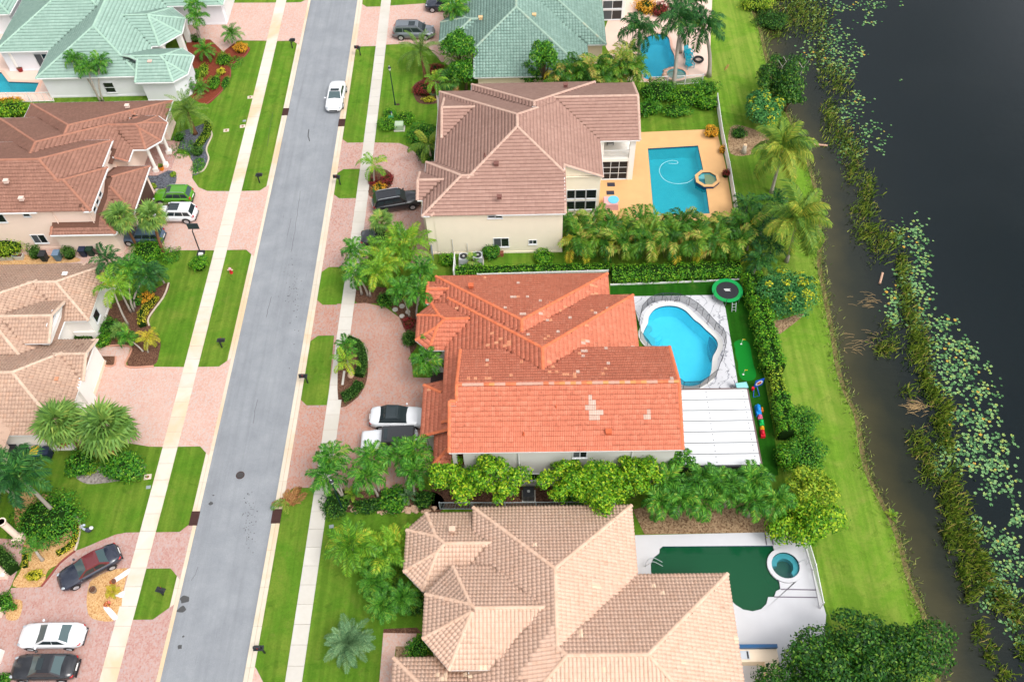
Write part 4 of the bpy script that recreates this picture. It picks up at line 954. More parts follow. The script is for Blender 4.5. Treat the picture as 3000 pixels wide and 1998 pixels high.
struct('porch_floor', MB().prism([(-46, 71.6), (-39.4, 71.6), (-38.1, 72.6), (-38.1, 77), (-46, 77.4)], 0, .12), PAV_R)
MB().box(-39.1, -39.03, 63.9, 68.7, .05, 2.3).build('garage_door', plain('door_dark', srgb(92, 66, 58), .6), hD, world=True)
WV = plain('vent_pale', srgb(232, 206, 192), .7)
for q, z in (((373, 312), 4.4), ((63, 583), 6.6), ((18, 532), 7.2)): vent(hD, q[0], q[1], z, WV)
window(hD, -48.9, -47.6, .9, 2.0, 61.4, 2); window(hD, -45.8, -44.4, .9, 2.0, 61.4, 2); window(hD, -48.3, -47.7, 4.6, 5.1, 61.4, 1); window(hD, -51.5, -50.3, 3.9, 5.2, 61.4, 1)
for k in range(3): window(hD, 62.0+k*1.0, 62.6+k*1.0, 4.3, 5.0, -41.82, 1, 1, face='E', fw=.05)
MB().tube([(-45.4, 61.3, 5.4), (-45.4, 61.3, .1)], .05, 6).build('downpipe', STUC_P, hD, world=True); MB().tube([(-41.9, 61.3, 5.3), (-41.9, 61.3, .1)], .05, 6).build('downpipe', STUC_P, hD, world=True)

# ---- house E: beige barrel tiles
RE = [(.0, srgb(178, 144, 126)), (.4, srgb(192, 158, 138)), (.75, srgb(206, 174, 152)), (1., srgb(198, 150, 122))]
mid_of['beige_tile'] = RE[1][1]
BEIGE = roofmat('beige_tile', RE, srgb(116, 90, 78), .55, .3); CAPE = roofmat('beige_cap', [(0., srgb(208, 178, 156)), (1., srgb(222, 196, 174))], srgb(150, 120, 104), .4, .1)
E_ = [Prim(rect(-64, -38.25, 37.95, 47.65), {3}, 3.0), Prim(rect(-46, -38.1, 43.23, 47.63), {1, 3}, 3.0), Prim(rect(-56, -41.65, 46.55, 51.16), {1, 3}, 4.0),
      Prim(rect(-50, -39.45, 49.75, 56.55), {3}, 3.0), Prim(rect(-64, -41.6, 43.1, 56.57), {3}, 3.0)]
hE = house('beige_roof_house', 'cream house with weathered beige barrel tiles and arched white gables', (-46, 47.), E_, BEIGE, CAPE, STUC_W, tile=('single', .28, .36), inset=.3)
MB().box(-38.62, -38.4, 38.6, 40.6, 0, 2.6).build('pilaster', STUC_W, hE, world=True); MB().box(-38.62, -38.2, 42.3, 43.5, 0, 3.1).build('pilaster', STUC_W, hE, world=True)
MB().box(-38.56, -38.36, 38.4, 47.3, 0, .45).build('plinth', STUC_T, hE, world=True)
MB().box(-38.545, -38.47, 43.7, 47.1, .46, 2.5).build('garage_door', WHITE, hE, world=True)
MB().box(-41.7, -39.7, 49.95, 50.05, 0, 1.1).build('wainscot', STUC_W, hE, world=True)
window(hE, 47.9, 49.6, 4.25, 4.75, -41.95, 1, 1, face='E', fw=.05); window(hE, 50.9, 51.9, 1.2, 2.2, -39.75, 1, 1, face='E')
vent(hE, 192, 805, 3.9, WHITE); b_ = MB(); b_.cbox((*at(165, 1109, 3.9)[:2], 3.86), .3, .34, .06, 0); b_.build('roof_tile', PEACH, hE, world=True)

# ---- house F: mint flat tiles
RF = [(.0, srgb(142, 172, 158)), (.4, srgb(152, 182, 168)), (.75, srgb(160, 189, 175)), (1., srgb(172, 200, 186))]
mid_of['mint_tile'] = RF[1][1]
MINT = roofmat('mint_tile', RF, srgb(120, 158, 140), .35, .2); CAPF = roofmat('mint_cap', [(0., srgb(160, 192, 174)), (1., srgb(174, 204, 186))], srgb(140, 176, 156), .3, .1)
Fh = [Prim(rect(-55.3, -43.4, 84.7, 112), {2}, 3.0), Prim(rect(-61.8, -45, 89.8, 112), {2}, 3.0),
      Prim([(-48, 90.25), (-42.5, 90.25), (-40.4, 92.6), (-40.6, 95.6), (-42.7, 97.85), (-48, 97.85)], {5}, 3.0, walls=False),
      Prim([(-46.6, 83.58), (-39.46, 83.58), (-38.1, 84.95), (-38.1, 88.27), (-39.7, 89.7), (-46.6, 89.7)], {5}, 2.95, foot=[[(-43.7, 83.58), (-39.46, 83.58), (-38.1, 84.95), (-38.1, 88.27), (-39.7, 89.7), (-43.7, 89.7)], [(-43.702, 86.2), (-43.702, 89.7), (-46.6, 89.7), (-46.6, 87.4)]]),
      Prim(rect(-50, -36.6, 98.2, 112), {2}, 3.0), Prim(rect(-75, -62.5, 97.3, 112), {2}, 3.0)]
hF = house('mint_roof_house', 'white house with mint green tile roof and two octagonal wings at top', (-48, 92.), Fh, MINT, CAPF, STUC_L, tile=('flat', .33, .4), gw=.08)
MB().box(-48, -44.5, 91, 97, 0, 2.95).build('wall', STUC_L, hF, world=True)
for x, y in ((-42.5, 90.7), (-40.9, 92.7), (-41.0, 95.4)): MB().box(x-.3, x+.3, y-.3, y+.3, 0, 2.95).build('column', STUC_W, hF, world=True)
MB().cyl((-60.4, 90.3, 0), .2, 2.95, 14).build('column', STUC_W, hF, world=True)
window(hF, -48.2, -47.1, .6, 1.9, 85.1, 1, 2); window(hF, -57.6, -55.9, .5, 2.3, 90.2, 2)
MB().box(-37.05, -36.95, 99.5, 104.5, .05, 2.3).build('garage_door', WHITE, hF, world=True)
SAL = plain('vent_salmon', srgb(232, 190, 176), .7)
for q, z in (((193, 64), 4.2), ((270, 144), 4.0), ((440, 183), 3.9)): vent(hF, q[0], q[1], z, SAL)

# ---- house G: sage tiles at the top
RG = [(.0, srgb(118, 150, 138)), (.4, srgb(134, 164, 152)), (.75, srgb(144, 173, 161)), (1., srgb(162, 190, 178))]
mid_of['sage_tile'] = RG[1][1]
SAGE = roofmat('sage_tile', RG, srgb(86, 120, 108), .5, .3); CAPG = roofmat('sage_cap', [(0., srgb(150, 178, 162)), (.8, srgb(160, 184, 168)), (1., srgb(206, 180, 144))], srgb(130, 160, 140), .3, .1)
G_ = [Prim(rect(-8.95, 7.1, 83.1, 112), {2}, 3.0, foot=[rect(-5.7, 7.1, 83.1, 88.0), rect(-8.95, 7.1, 88.002, 112)]),
      Prim(rect(-4, 9.3, 88.6, 112), {2}, 3.0), Prim([(-9.9, 89.8), (-8.2, 88.0), (-3, 88.0), (-3, 95.5), (-8.2, 95.5), (-9.9, 93.6)], {2}, 3.0)]
hG = house('sage_roof_house', 'cream house with weathered sage green tile roof behind the palms at top', (0, 96.), G_, SAGE, CAPG, STUC_T, tile=('grid', .34, .38))
MB().box(8.8, 12.2, 97.6, 104, 0, 5.2).build('wall', STUC_W, hG, world=True)
window(hG, 9.5, 11.8, .2, 1.4, 97.6, 2); window(hG, 9.5, 11.8, 1.7, 2.7, 97.6, 2); window(hG, 9.5, 11.8, 3.1, 4.6, 97.6, 2)
AMB = plain('vent_amber', srgb(230, 190, 140), .7)
for q, z in (((1391, 174), 3.6), ((1348, 85), 3.8), ((1408, 54), 5.2), ((1565, 46), 5.6)): vent(hG, q[0], q[1], z, AMB)

# ---- house H: only its columned porch reaches the picture
hH = thing('corner_house', 'peach house corner with round porch columns at the bottom left edge', 'house', (-48, 26, 0))
MB().box(-58, -43.6, 12, 38, 0, 3.2).build('wall', STUC_P, hH, world=True)
cxp = at(66, 1588)
column(hH, cxp[0]-.25, cxp[1]+.25, 3.2, .26, STUC_P); column(hH, at(25, 1690)[0]-.4, at(25, 1690)[1]+.2, 3.2, .26, STUC_P); column(hH, at(2, 1800)[0]-.3, at(2, 1800)[1]+.25, 3.2, .3, STUC_P); column(hH, at(-10, 1925)[0], at(-10, 1925)[1], 3.2, .3, STUC_W)
rf = MB(); rf.add([(-60, 10, 3.2), (-42.6, 10, 3.2), (-42.6, 40, 3.2), (-60, 40, 3.2), (-51.3, 18.7, 6.9), (-51.3, 31.3, 6.9)], [(0, 1, 4), (1, 2, 5, 4), (2, 3, 5), (3, 0, 4, 5), (3, 2, 1, 0)]); rf.build('roof', BEIGE, hH, world=True)
struct('porch_floor', MB().sheet([t2(7, *p) for p in [(-100, 570), (165, 590), (150, 730), (80, 900), (30, 1000), (-100, 1000)]], (), .05), PAV_R)
# ================================================================ cars
P_WHITE = paint('paint_white', (.66, .67, .69)); P_BLACK = paint('paint_black', (.012, .013, .017)); P_GREY = paint('paint_grey', (.16, .18, .2), .3)
P_GREEN = paint('paint_green', srgb(82, 148, 24)); P_BLUE = paint('paint_bluegrey', srgb(96, 120, 146), .3); P_RED = paint('paint_maroon', srgb(112, 44, 48)); P_NAVY = paint('paint_navy', srgb(40, 46, 62)); P_TAN = paint('paint_tan', srgb(206, 182, 130))
CGLASS = glassmat('car_glass', (.02, .03, .034), .04); CGLASSB = glassmat('car_glass_tint', (.05, .085, .09), .05)
TAIL = plain('tail_light', srgb(190, 20, 24), .25, .5, var=.0); HEAD = plain('head_light', (.36, .39, .42), .12, .6, var=.0); TRIMB = plain('black_trim', (.02, .02, .022), .6, .3, var=.0); AMBER = plain('amber_light', srgb(220, 120, 40), .3, .5, var=.0)
PLATE = plain('plate', (.75, .75, .72), .5, .3, var=.0); SOFTTOP = plain('hard_top_black', (.035, .037, .042), .6, .3, var=.05)
def car(label, loc, rz, L, W, H, body, kind='sedan', sunroof=None, roof=None, rails=None, glass=CGLASS, hood=None, z_off=0.0):
    root = thing('car', label, 'car', loc, rz); hl, hw = L/2, W/2
    # shoulder height and deck height along the car, nose at +x
    if kind == 'sedan': prof = [(-1, .62, .5), (-.985, .80, .72), (-.93, .92, .97), (-.72, .94, 1.05), (-.6, .93, 1.02), (-.3, .92, .98), (0, .92, .96), (.2, .9, .95), (.36, .88, .97), (.55, .84, .95), (.8, .76, .87), (.93, .68, .76), (.985, .58, .62), (1, .5, .48)]; gl = (-.66, -.36, .02, .38)
    elif kind == 'suv': prof = [(-1, .7, .6), (-.985, .9, .95), (-.95, 1.0, 1.08), (-.8, 1.02, 1.08), (-.5, 1.02, 1.06), (-.2, 1.02, 1.05), (.1, 1.02, 1.05), (.3, 1.0, 1.07), (.42, .99, 1.1), (.6, .96, 1.09), (.82, .9, 1.03), (.94, .8, .9), (.985, .66, .7), (1, .56, .54)]; gl = (-.95, -.78, .14, .42)
    elif kind == 'jeep': prof = [(-1, .8, .8), (-.98, 1.08, 1.1), (-.9, 1.1, 1.12), (-.5, 1.1, 1.12), (0, 1.1, 1.12), (.2, 1.1, 1.14), (.3, 1.06, 1.16), (.6, 1.04, 1.14), (.9, 1.02, 1.1), (.97, .95, 1.0), (1, .7, .72)]; gl = (-.93, -.9, .2, .27)
    else: prof = [(-1, .7, .55), (-.985, .9, .92), (-.95, .98, 1.06), (-.6, 1.0, 1.08), (-.2, 1.0, 1.06), (.2, .98, 1.04), (.45, .95, 1.05), (.6, .92, 1.02), (.8, .84, .93), (.93, .74, .8), (.985, .6, .64), (1, .5, .48)]; gl = (-.95, -.8, .22, .58)
    kz = H/(1.46 if kind == 'sedan' else 1.72 if kind in ('suv', 'van') else 1.84)
    sec = []
    for u, sh, dk in prof:
        e = abs(u); wf = 1.0-.07*max(0, (e-.5)/.5)**2-(.36 if kind != 'jeep' else .08)*max(0, (e-.8)/.2)**2.6
        w_ = hw*wf; zb = .24+(.12*max(0, (e-.9)/.1) if e > .9 else 0); sh *= kz; dk *= kz
        half = [(0, zb), (w_*.86, zb), (w_*.985, zb+.14), (w_, (zb+sh)/2+.02), (w_*.975, sh*.92), (w_*.9, sh), (w_*.62, dk-.02), (0, dk+.015)]
        sec.append([(u*hl, y, z) for y, z in half]+[(u*hl, -y, z) for y, z in half[-2:0:-1]])
    b = MB(); n = len(sec[0]); vs = [p for q in sec for p in q]
    fs = [(i*n+k, i*n+(k+1) % n, (i+1)*n+(k+1) % n, (i+1)*n+k) for i in range(len(sec)-1) for k in range(n)]+[tuple(range(n)), tuple(range(len(sec)*n-1, (len(sec)-1)*n-1, -1))]
    fs = [tuple(reversed(f)) for f in fs]; b.add(vs, fs); bo = b.build('body', body, root, True)
    # greenhouse: a solid cab with panes set into its sides
    xb0, xr0, xr1, xb1 = [g*hl for g in gl]; zb = (.9 if kind == 'sedan' else 1.0 if kind == 'suv' else 1.08 if kind == 'jeep' else .98)*kz; zt = H-.02
    wb, wt = hw*.905, hw*(.73 if kind == 'sedan' else .78 if kind != 'jeep' else .86)
    g = MB(); N = 9; rows = []
    for q in range(4):                            # levels: belt, window top, roof edge, roof crown
        f = (0, .8, .96, 1.0)[q]; z = zb+(zt-zb)*f; fx = (0, .8, .98, 1.0)[q]; y = wb+(wt-wb)*min(1, f*1.03) if q < 3 else wt*.55
        x0, x1 = xb0+(xr0-xb0)*fx, xb1+(xr1-xb1)*fx
        if q == 3: x0 += .12; x1 -= .12
        rows.append([(x0, -y*.96, z), (x0, y*.96, z), (x1, y*.93, z), (x1, -y*.93, z)])
    vs = [p for r_ in rows for p in r_]
    fs = [(q*4+k, q*4+(k+1) % 4, q*4+4+(k+1) % 4, q*4+4+k) for q in range(3) for k in range(4)]+[(12, 13, 14, 15)]
    g.add(vs, [tuple(reversed(f)) for f in fs]); g.build('roof', roof or body, root)
    def quad(a, b_, c, d, nrm, name, m, off=.012, sh=(0, 1, 0, 1)):
        A, B_, C, D_ = map(Vector, (a, b_, c, d)); P = lambda u, v: (A*(1-u)+B_*u)*(1-v)+(D_*(1-u)+C*u)*v
        nn = (B_-A).cross(D_-A).normalized(); nn = nn if nn.dot(Vector(nrm)) > 0 else -nn
        p4 = [P(sh[0], sh[2]), P(sh[1], sh[2]), P(sh[1], sh[3]), P(sh[0], sh[3])]
        mm = MB(); mm.add([p+nn*off for p in p4]+[p-nn*.01 for p in p4], [(0, 1, 2, 3), (0, 4, 5, 1), (1, 5, 6, 2), (2, 6, 7, 3), (3, 7, 4, 0)]); return mm.build(name, m, root)
    r0, r1 = rows[0], rows[1]; top = rows[2]
    quad(r0[3], r0[2], top[2], top[3], (1, 0, .5), 'windshield', glass, sh=(.06, .94, .06, .93))
    quad(r0[0], r0[1], top[1], top[0], (-1, 0, .5), 'rear_window', glass, sh=(.08, .92, .12 if kind == 'sedan' else .2, .92))
    for sgn, i0, i1 in ((1, 1, 2), (-1, 0, 3)):
        cuts = ((.09, .47), (.5, .93)) if kind == 'sedan' else ((.06, .3), (.33, .62), (.65, .93))
        for u0, u1 in cuts:
            quad(r0[i0], r0[i1], r1[i1], r1[i0], (0, sgn, .3), 'side_window', CGLASS, .01, (u0, u1, .16, .96))
    wr = .33 if kind == 'sedan' else .37 if kind != 'jeep' else .41; wbx = L*.295
    for sx in (1, -1):
        for sy in (1, -1):
            w_ = MB(); y0 = sy*(hw-.2); w_.cyl((sx*wbx, min(y0, y0+sy*.215), wr), wr, .215, 20, axis='y'); wh = w_.build('wheel', RUBBER, root)
            r_ = MB(); r_.cyl((sx*wbx, (hw+.012) if sy > 0 else -(hw+.02), wr), wr*.66, .008, 14, axis='y')
            for q in range(5):
                a = q*2*math.pi/5; r_.bar((sx*wbx, sy*(hw+.022), wr), (sx*wbx+.6*wr*math.cos(a), sy*(hw+.022), wr+.6*wr*math.sin(a)), .06, .012)
            r_.build('rim', RIM, wh)
            ar = MB()
            for q in range(9):
                a0, a1 = math.pi*q/9, math.pi*(q+1)/9; R0, R1 = wr+.015, wr+.085
                ar.add([(sx*wbx+R_*math.cos(a), sy*(hw*1.0+.004), wr+R_*math.sin(a)) for a in (a0, a1) for R_ in (R0, R1)], [(0, 1, 3, 2)])
            ar.build('wheel_arch', TRIMB, root)
    for sy in (1, -1):
        zl = (.66 if kind == 'sedan' else .82 if kind != 'jeep' else .8)*kz
        MB().ball((hl*.885, sy*hw*.7, zl+.04), .2, .13, .06, 10, 6).build('headlight', HEAD, root, True)
        MB().ball((-hl*.915, sy*hw*.7, zl+.12*kz), .16, .17, .08 if kind == 'sedan' else .15, 10, 6).build('taillight', TAIL, root, True)
        m_ = MB(); m_.ball((xb1*.82, sy*(hw+.1), zb+.08), .1, .12, .085, 8, 5); m_.build('mirror', body, root, True)
        h_ = MB()
        for xx in ((-.05, .52) if kind != 'sedan' else (-.22, .16)): h_.box(xx*hl-.1, xx*hl+.1, min(sy*hw*.97, sy*(hw+.012)), max(sy*hw*.97, sy*(hw+.012)), zb-.14, zb-.11)
        h_.build('door_handle', TRIMB if body is not P_WHITE else RIM, root)
    MB().box(-hl-.012, -hl+.03, -.26, .26, .62*kz, .74*kz).build('plate', PLATE, root)
    MB().box(hl-.06, hl+.008, -hw*.45, hw*.45, .4, .54).build('grille', TRIMB, root)
    MB().box(-hl-.006, -hl+.08, -hw*.7, hw*.7, .3, .42).build('bumper_trim', TRIMB, root)
    if sunroof:
        x0, x1, yy = sunroof; MB().box(x0*hl, x1*hl, -yy*hw, yy*hw, zt-.02, zt+.012).build('sunroof', CGLASS, root)
    if rails:
        for sy in (1, -1):
            MB().tube(smooth_path([(xr0*.92, sy*wt*.86, zt-.02), (xr0*.8, sy*wt*.86, zt+.07), (xr1*.5, sy*wt*.84, zt+.07), (xr1*.9, sy*wt*.82, zt-.03)], 4), .025, 6).build('roof_rail', rails, root)
    return root
def cx(px0, py0, px1, py1):                     # centre and heading of a car from two ground points: tail, nose
    a, b = at(px0, py0), at(px1, py1); return ((a[0]+b[0])/2, (a[1]+b[1])/2, .05), math.atan2(b[1]-a[1], b[0]-a[0])
c0 = at(988, 282, .6); car('white sports sedan parked at the kerb facing the camera', (c0[0]-.15, c0[1], .04), R(-91), 4.9, 1.95, 1.4, P_WHITE, 'sedan', sunroof=(-.12, .04, .5), glass=CGLASSB)
c0 = at(1212, 90, .8); car('dark grey minivan with sunroof parked on the top driveway', (c0[0], c0[1], .05), R(-2), 5.1, 1.98, 1.74, P_GREY, 'van', sunroof=(-.2, .1, .42), rails=TRIMB)
c0 = at(1300, 8, .9); car('dark suv beside the palm at the very top of the picture', (c0[0], c0[1], .05), R(178), 4.7, 1.9, 1.8, P_NAVY, 'suv')
c0 = at(1159, 588, .8); car('black suv with roof rails nosing under the rose roof', (c0[0]+.1, c0[1], .05), R(12), 5.0, 1.98, 1.86, P_BLACK, 'suv', sunroof=(.02, .2, .4), rails=STEEL)
c0 = at(1120, 694, .7); car('black car half hidden under the leafy palm clump', (c0[0]+.2, c0[1], .05), R(3), 4.7, 1.88, 1.5, P_BLACK, 'sedan', glass=CGLASS)
c0 = at(1165, 1222, .7); car('white hatchback with black glass roof by the orange garage roof', (c0[0], c0[1], .05), R(-1), 4.75, 1.92, 1.62, P_WHITE, 'sedan', roof=CGLASS, glass=CGLASS)
c0 = at(1140, 1285, .9); car('white boxy off road car with black hard top beside palms', (c0[0], c0[1]-.1, .05), R(181), 4.7, 1.9, 1.84, P_WHITE, 'jeep', roof=SOFTTOP, sunroof=(.0, .13, .55))
c0 = at(508, 573, .7); car('bright green small suv on the pink paved driveway', (c0[0], c0[1], .05), R(179), 4.1, 1.8, 1.6, P_GREEN, 'suv', sunroof=(.0, .16, .5), rails=STEEL, glass=CGLASSB)
c0 = at(516, 625, .7); car('white small suv with glass roof next to the green one', (c0[0]-.1, c0[1], .05), R(178), 4.4, 1.84, 1.62, P_WHITE, 'suv', sunroof=(-.3, .16, .55))
c0 = at(418, 690, .7); car('blue grey hatchback behind the slanted fan palm trunks', (c0[0], c0[1], .05), R(179), 4.3, 1.8, 1.55, P_BLUE, 'suv', glass=CGLASSB)
c0 = at(262, 1661, .6); car('black sedan with maroon roof on the curved red driveway', (c0[0], c0[1], .05), R(213), 4.8, 1.84, 1.45, P_NAVY, 'sedan', roof=P_RED, glass=CGLASSB)
c0 = at(153, 1862, .6); car('white sedan parked on the red pavers at bottom left', (c0[0], c0[1], .05), R(180), 4.85, 1.86, 1.45, P_WHITE, 'sedan', glass=CGLASSB)
c0 = at(131, 1955, .6); car('black sedan parked in the bottom left corner', (c0[0], c0[1], .05), R(180), 4.8, 1.86, 1.46, P_BLACK, 'sedan', sunroof=(-.1, .08, .45), glass=CGLASSB)

# ================================================================ street furniture and yard things
def mailbox(px, py, rz, where):
    x, y, _ = at(px, py); r = thing('mailbox', 'black mailbox on a post %s' % where, 'mailbox', (x, y, 0), rz, 'black mailboxes')
    MB().box(-.05, .05, -.05, .05, 0, 1.12).build('post', BLACK, r); MB().bar((0, 0, .75), (.42, 0, 1.08), .06).build('bracket', BLACK, r)
    b = MB(); sec = [(-.1, 0), (.1, 0), (.11, .14), (.07, .22), (0, .25), (-.07, .22), (-.11, .14)]
    n = len(sec); b.add([(.0, y_, 1.12+z_) for y_, z_ in sec]+[(.55, y_, 1.12+z_) for y_, z_ in sec], [(k, (k+1) % n, n+(k+1) % n, n+k) for k in range(n)]+[tuple(range(n))[::-1], tuple(range(n, 2*n))])
    bo = b.build('box', BLACK, r); MB().box(.2, .24, .112, .125, 1.2, 1.42).build('flag', plain('flag_red', srgb(190, 30, 30), .5), bo); MB().box(-.18, .55, -.2, .2, 1.08, 1.12).build('shelf', BLACK, r)
mailbox(857, 142, 0, 'at the kerb beside the mint house lawn')
mailbox(761, 536, 0, 'at the kerb beside the brown roofed house lawn')
mailbox(651, 1018, 0, 'at the kerb beside the beige roofed house')
mailbox(478, 1742, R(-15), 'on the grass island by the red driveway')
mailbox(1056, 163, R(180), 'at the kerb below the grey minivan')
mailbox(997, 541, R(180), 'on the grass island left of the black suv')
mailbox(902, 1122, R(180), 'on the grass island by the curved hedge')
mailbox(776, 1912, R(180), 'at the kerb near the bottom edge of the lawn')
def lamp(px, py, h, where):
    x, y, _ = at(px, py); r = thing('street_lamp', 'dark green street lamp post %s' % where, 'street lamp', (x, y, 0), 0, 'street lamps'); GRN = plain('lamp_green', srgb(18, 52, 54), .45)
    MB().cyl((0, 0, 0), .11, .5, 12, .08).build('base', GRN, r); MB().cyl((0, 0, .5), .06, h-.5, 10, .045).build('pole', GRN, r)
    MB().cyl((0, 0, h), .09, .3, 10, .16).build('lantern', plain('lamp_glass', (.75, .77, .74), .3), r); MB().cyl((0, 0, h+.3), .2, .18, 12, .05).build('cap', BLACK, r); MB().ball((0, 0, h+.5), .05, .05, .07, 8, 5).build('finial', WHITE, r, True)
lamp(1158, 308, 4.7, 'on the lawn below the grey minivan'); lamp(1004, 1494, 4.6, 'beside the palms below the orange house driveway')
# basketball hoop seen from behind
x, y, _ = at(590, 740); r = thing('basketball_hoop', 'portable basketball hoop with dark backboard at the driveway edge', 'hoop', (x, y, 0), R(0))
MB().cbox((0, -.3, 0), .75, 1.0, .22, 0, 0, .85).build('base', BLACK, r); MB().bar((0, -.2, .2), (0, .1, 3.0), .09).build('pole', BLACK, r)
MB().box(-.55, .55, .55, .6, 2.75, 3.5).build('backboard', plain('backboard', (.03, .04, .05), .3, .5, var=.1), r); MB().bar((0, .1, 2.95), (0, .56, 3.1), .07).build('arm', BLACK, r)
rg = MB(); rg.tube([(.23*math.cos(k*math.pi/8), .85+.23*math.sin(k*math.pi/8), 2.9) for k in range(17)], .012, 6); rg.build('rim', plain('rim_orange', srgb(220, 90, 30), .5), r)
tag(MB().cbox((0, 0, 0), .45, .3, .16, 0, 0, .8).build('sandbag', WHITE), 'white sandbag on the base of the basketball hoop', 'sandbag'); bpy.data.objects['sandbag'].location = (x+.1, y-.45, .22)
# hydrant
x, y, _ = at(678, 800); r = thing('fire_hydrant', 'red fire hydrant with pale cap on the grass verge', 'hydrant', (x, y, 0)); RED = plain('hydrant_red', srgb(206, 44, 52), .4)
MB().cyl((0, 0, 0), .17, .08, 12).build('flange', RED, r); MB().cyl((0, 0, .08), .12, .5, 12).build('barrel', RED, r); MB().ball((0, 0, .58), .15, .15, .18, 12, 6, half=True).build('bonnet', plain('hydrant_pale', srgb(236, 178, 186), .4), r, True)
for a in (0, math.pi): MB().cyl((-.26 if a else .1, 0, .45), .065, .16, 10, axis='x').build('nozzle', plain('hydrant_cream', srgb(238, 206, 180), .4), r)
# ornament
x, y, _ = at(260, 1556); r = thing('lawn_ornament', 'small grey and white garden statue on the lawn', 'statue', (x, y, 0))
MB().ball((.05, 0, .25), .28, .2, .22, 12, 7).build('body', plain('statue_dark', srgb(62, 66, 84), .6), r, True); MB().ball((.33, .1, .4), .17, .15, .16, 12, 7).build('tail', WHITE, r, True)
MB().tube(smooth_path([(-.12, 0, .25), (-.24, 0, .6), (-.2, .02, .95), (-.02, .04, 1.05)], 5), [.1]*5+[.08]*5+[.07]*6, 8).build('neck', plain('statue_grey', srgb(190, 200, 214), .6), r, True); MB().ball((.02, .04, 1.05), .13, .1, .1, 10, 6).build('head', MATS['statue_grey'], r, True)
MB().cyl((.1, .0, 0), .05, .2, 8).build('leg', BLACK, r); MB().cyl((-.05, .02, 0), .05, .2, 8).build('leg', BLACK, r)
# manhole, covers, boxes
x, y, _ = at(704, 1392); r = thing('manhole_cover', 'round dark iron manhole cover in the middle of the road', 'manhole', (x, y, .012)); MB().cyl((0, 0, 0), .36, .012, 24).build('cover', RUST, r); MB().cyl((0, 0, .0), .3, .018, 20).build('plate', plain('iron_dark', (.05, .045, .045), .7), r)
LID = plain('meter_lid', srgb(222, 204, 184), .7); LIDG = plain('box_grey', srgb(150, 160, 160), .7)
for q, lab, m_ in (((733, 286), 'square concrete meter box lid nearest the mint house', LID), ((711, 371), 'square concrete meter lid with dark centre by the pavement', LID), ((663, 383), 'square concrete meter lid farthest from the pavement', LID), ((433, 1397), 'square concrete meter lid beside the rock bed', LID), ((435, 1427), 'small grey round utility lid below the meter lid', LIDG), ((1971-1000, 1542), 'small grey utility lid on the lawn by the lamp post', LIDG), ((1166, 307), 'brown square lid at the foot of the lamp post', RUST), ((716, 355), 'small pale green valve lid on the lawn', LIDG)):
    x, y, _ = at(*q); k = .3 if m_ is LID else .18; r = thing('meter_box', lab, 'lid', (x, y, 0), R(8)); MB().box(-k, k, -k*.8, k*.8, 0, .03).build('frame', m_, r); MB().cyl((0, 0, .03), k*.42, .012, 10).build('cover', plain('lid_brown', srgb(140, 90, 60), .7) if m_ is LID else m_, r)
x, y, _ = at(1171, 378); r = thing('transformer_box', 'pale green utility cabinet among the clipped shrubs', 'cabinet', (x, y, 0)); MB().cbox((0, 0, .08), .95, .8, .7, 0, 0, .96).build('cabinet', plain('cabinet_green', srgb(176, 196, 164), .5), r); MB().box(-.6, .6, -.5, .5, 0, .08).build('pad', CONCR, r); MB().box(-.47, .47, -.42, -.39, .15, .7).build('door', MATS['cabinet_green'], r)
x, y, _ = at(1147, 354); r = thing('utility_pedestal', 'teal utility pedestal with white marker behind the clipped shrubs', 'pedestal', (x, y, 0)); MB().cbox((0, 0, 0), .6, .45, .55, 0, 0, .9).build('body', plain('teal_box', srgb(60, 170, 140), .5), r); MB().cyl((.1, .2, 0), .06, .95, 8).build('marker', WHITE, r); MB().cyl((.1, .2, .95), .065, .12, 8).build('marker_cap', plain('marker_blue', srgb(40, 60, 120), .5), r)
# oil stains
ST = plain('oil_stain', (.06, .06, .06), .5, .4, var=.3, scale=12)
for q, a_, b_, lab in (((542, 1756), .42, .32, 'largest dark oil stain by the left kerb'), ((532, 1786), .42, .3, 'dark oil stain just below the largest one'), ((619, 1474), .2, .18, 'oil stain beside the storm drain'), ((527, 1895), .2, .2, 'round oil stain near the bottom of the road'), ((537, 1864), .09, .1, 'small oil drip above the round stain'), ((625, 1451), .09, .06, 'tiny oil drip above the drain stain')):
    x, y, _ = at(*q); p = smooth_loop([(x+a_*math.cos(k)*random.uniform(.6, 1.2), y+b_*math.sin(k)*random.uniform(.6, 1.2)) for k in np.arange(0, 6.2, .7)], 3); tag(MB().sheet(p, (), .017).build('oil_stain', ST), lab+' on the road', 'stain')
fl = MB()
for k in range(120):
    if k < 60: px, py = 735+random.gauss(0, 10)-(k*.2), 1530+random.gauss(0, 50)
    else: px, py = 860+random.gauss(0, 12), 860+random.gauss(0, 60)
    x, y, _ = at(px, py); fl.ball((x, y, .014), random.uniform(.02, .06), random.uniform(.02, .09), .004, 6, 3)
crk = MB(); TAR = plain('tar_seal', (.05, .05, .053), .7)
for (pts, w_) in (([(905, 380), (903, 398), (907, 415)], .1), ([(880, 560), (872, 620), (862, 690), (852, 740)], .025), ([(755, 1170), (748, 1200), (742, 1240)], .025), ([(795, 870), (786, 905), (780, 930)], .03), ([(842, 690), (848, 665), (853, 640)], .02), ([(560, 1700), (570, 1685), (580, 1660)], .02), ([(800, 330), (790, 380), (784, 430)], .02)):
    pp = smooth_path([(*at(*q)[:2], .0165) for q in pts], 6); pp = [(x_+random.uniform(-.03, .03), y_, z_) for x_, y_, z_ in pp]
    for k in range(len(pp)-1): crk.bar(pp[k], pp[k+1], w_, .004)
tag(crk.build('tar_seams', TAR), 'thin dark tar seams and cracks along the road', 'cracks', kind='stuff')
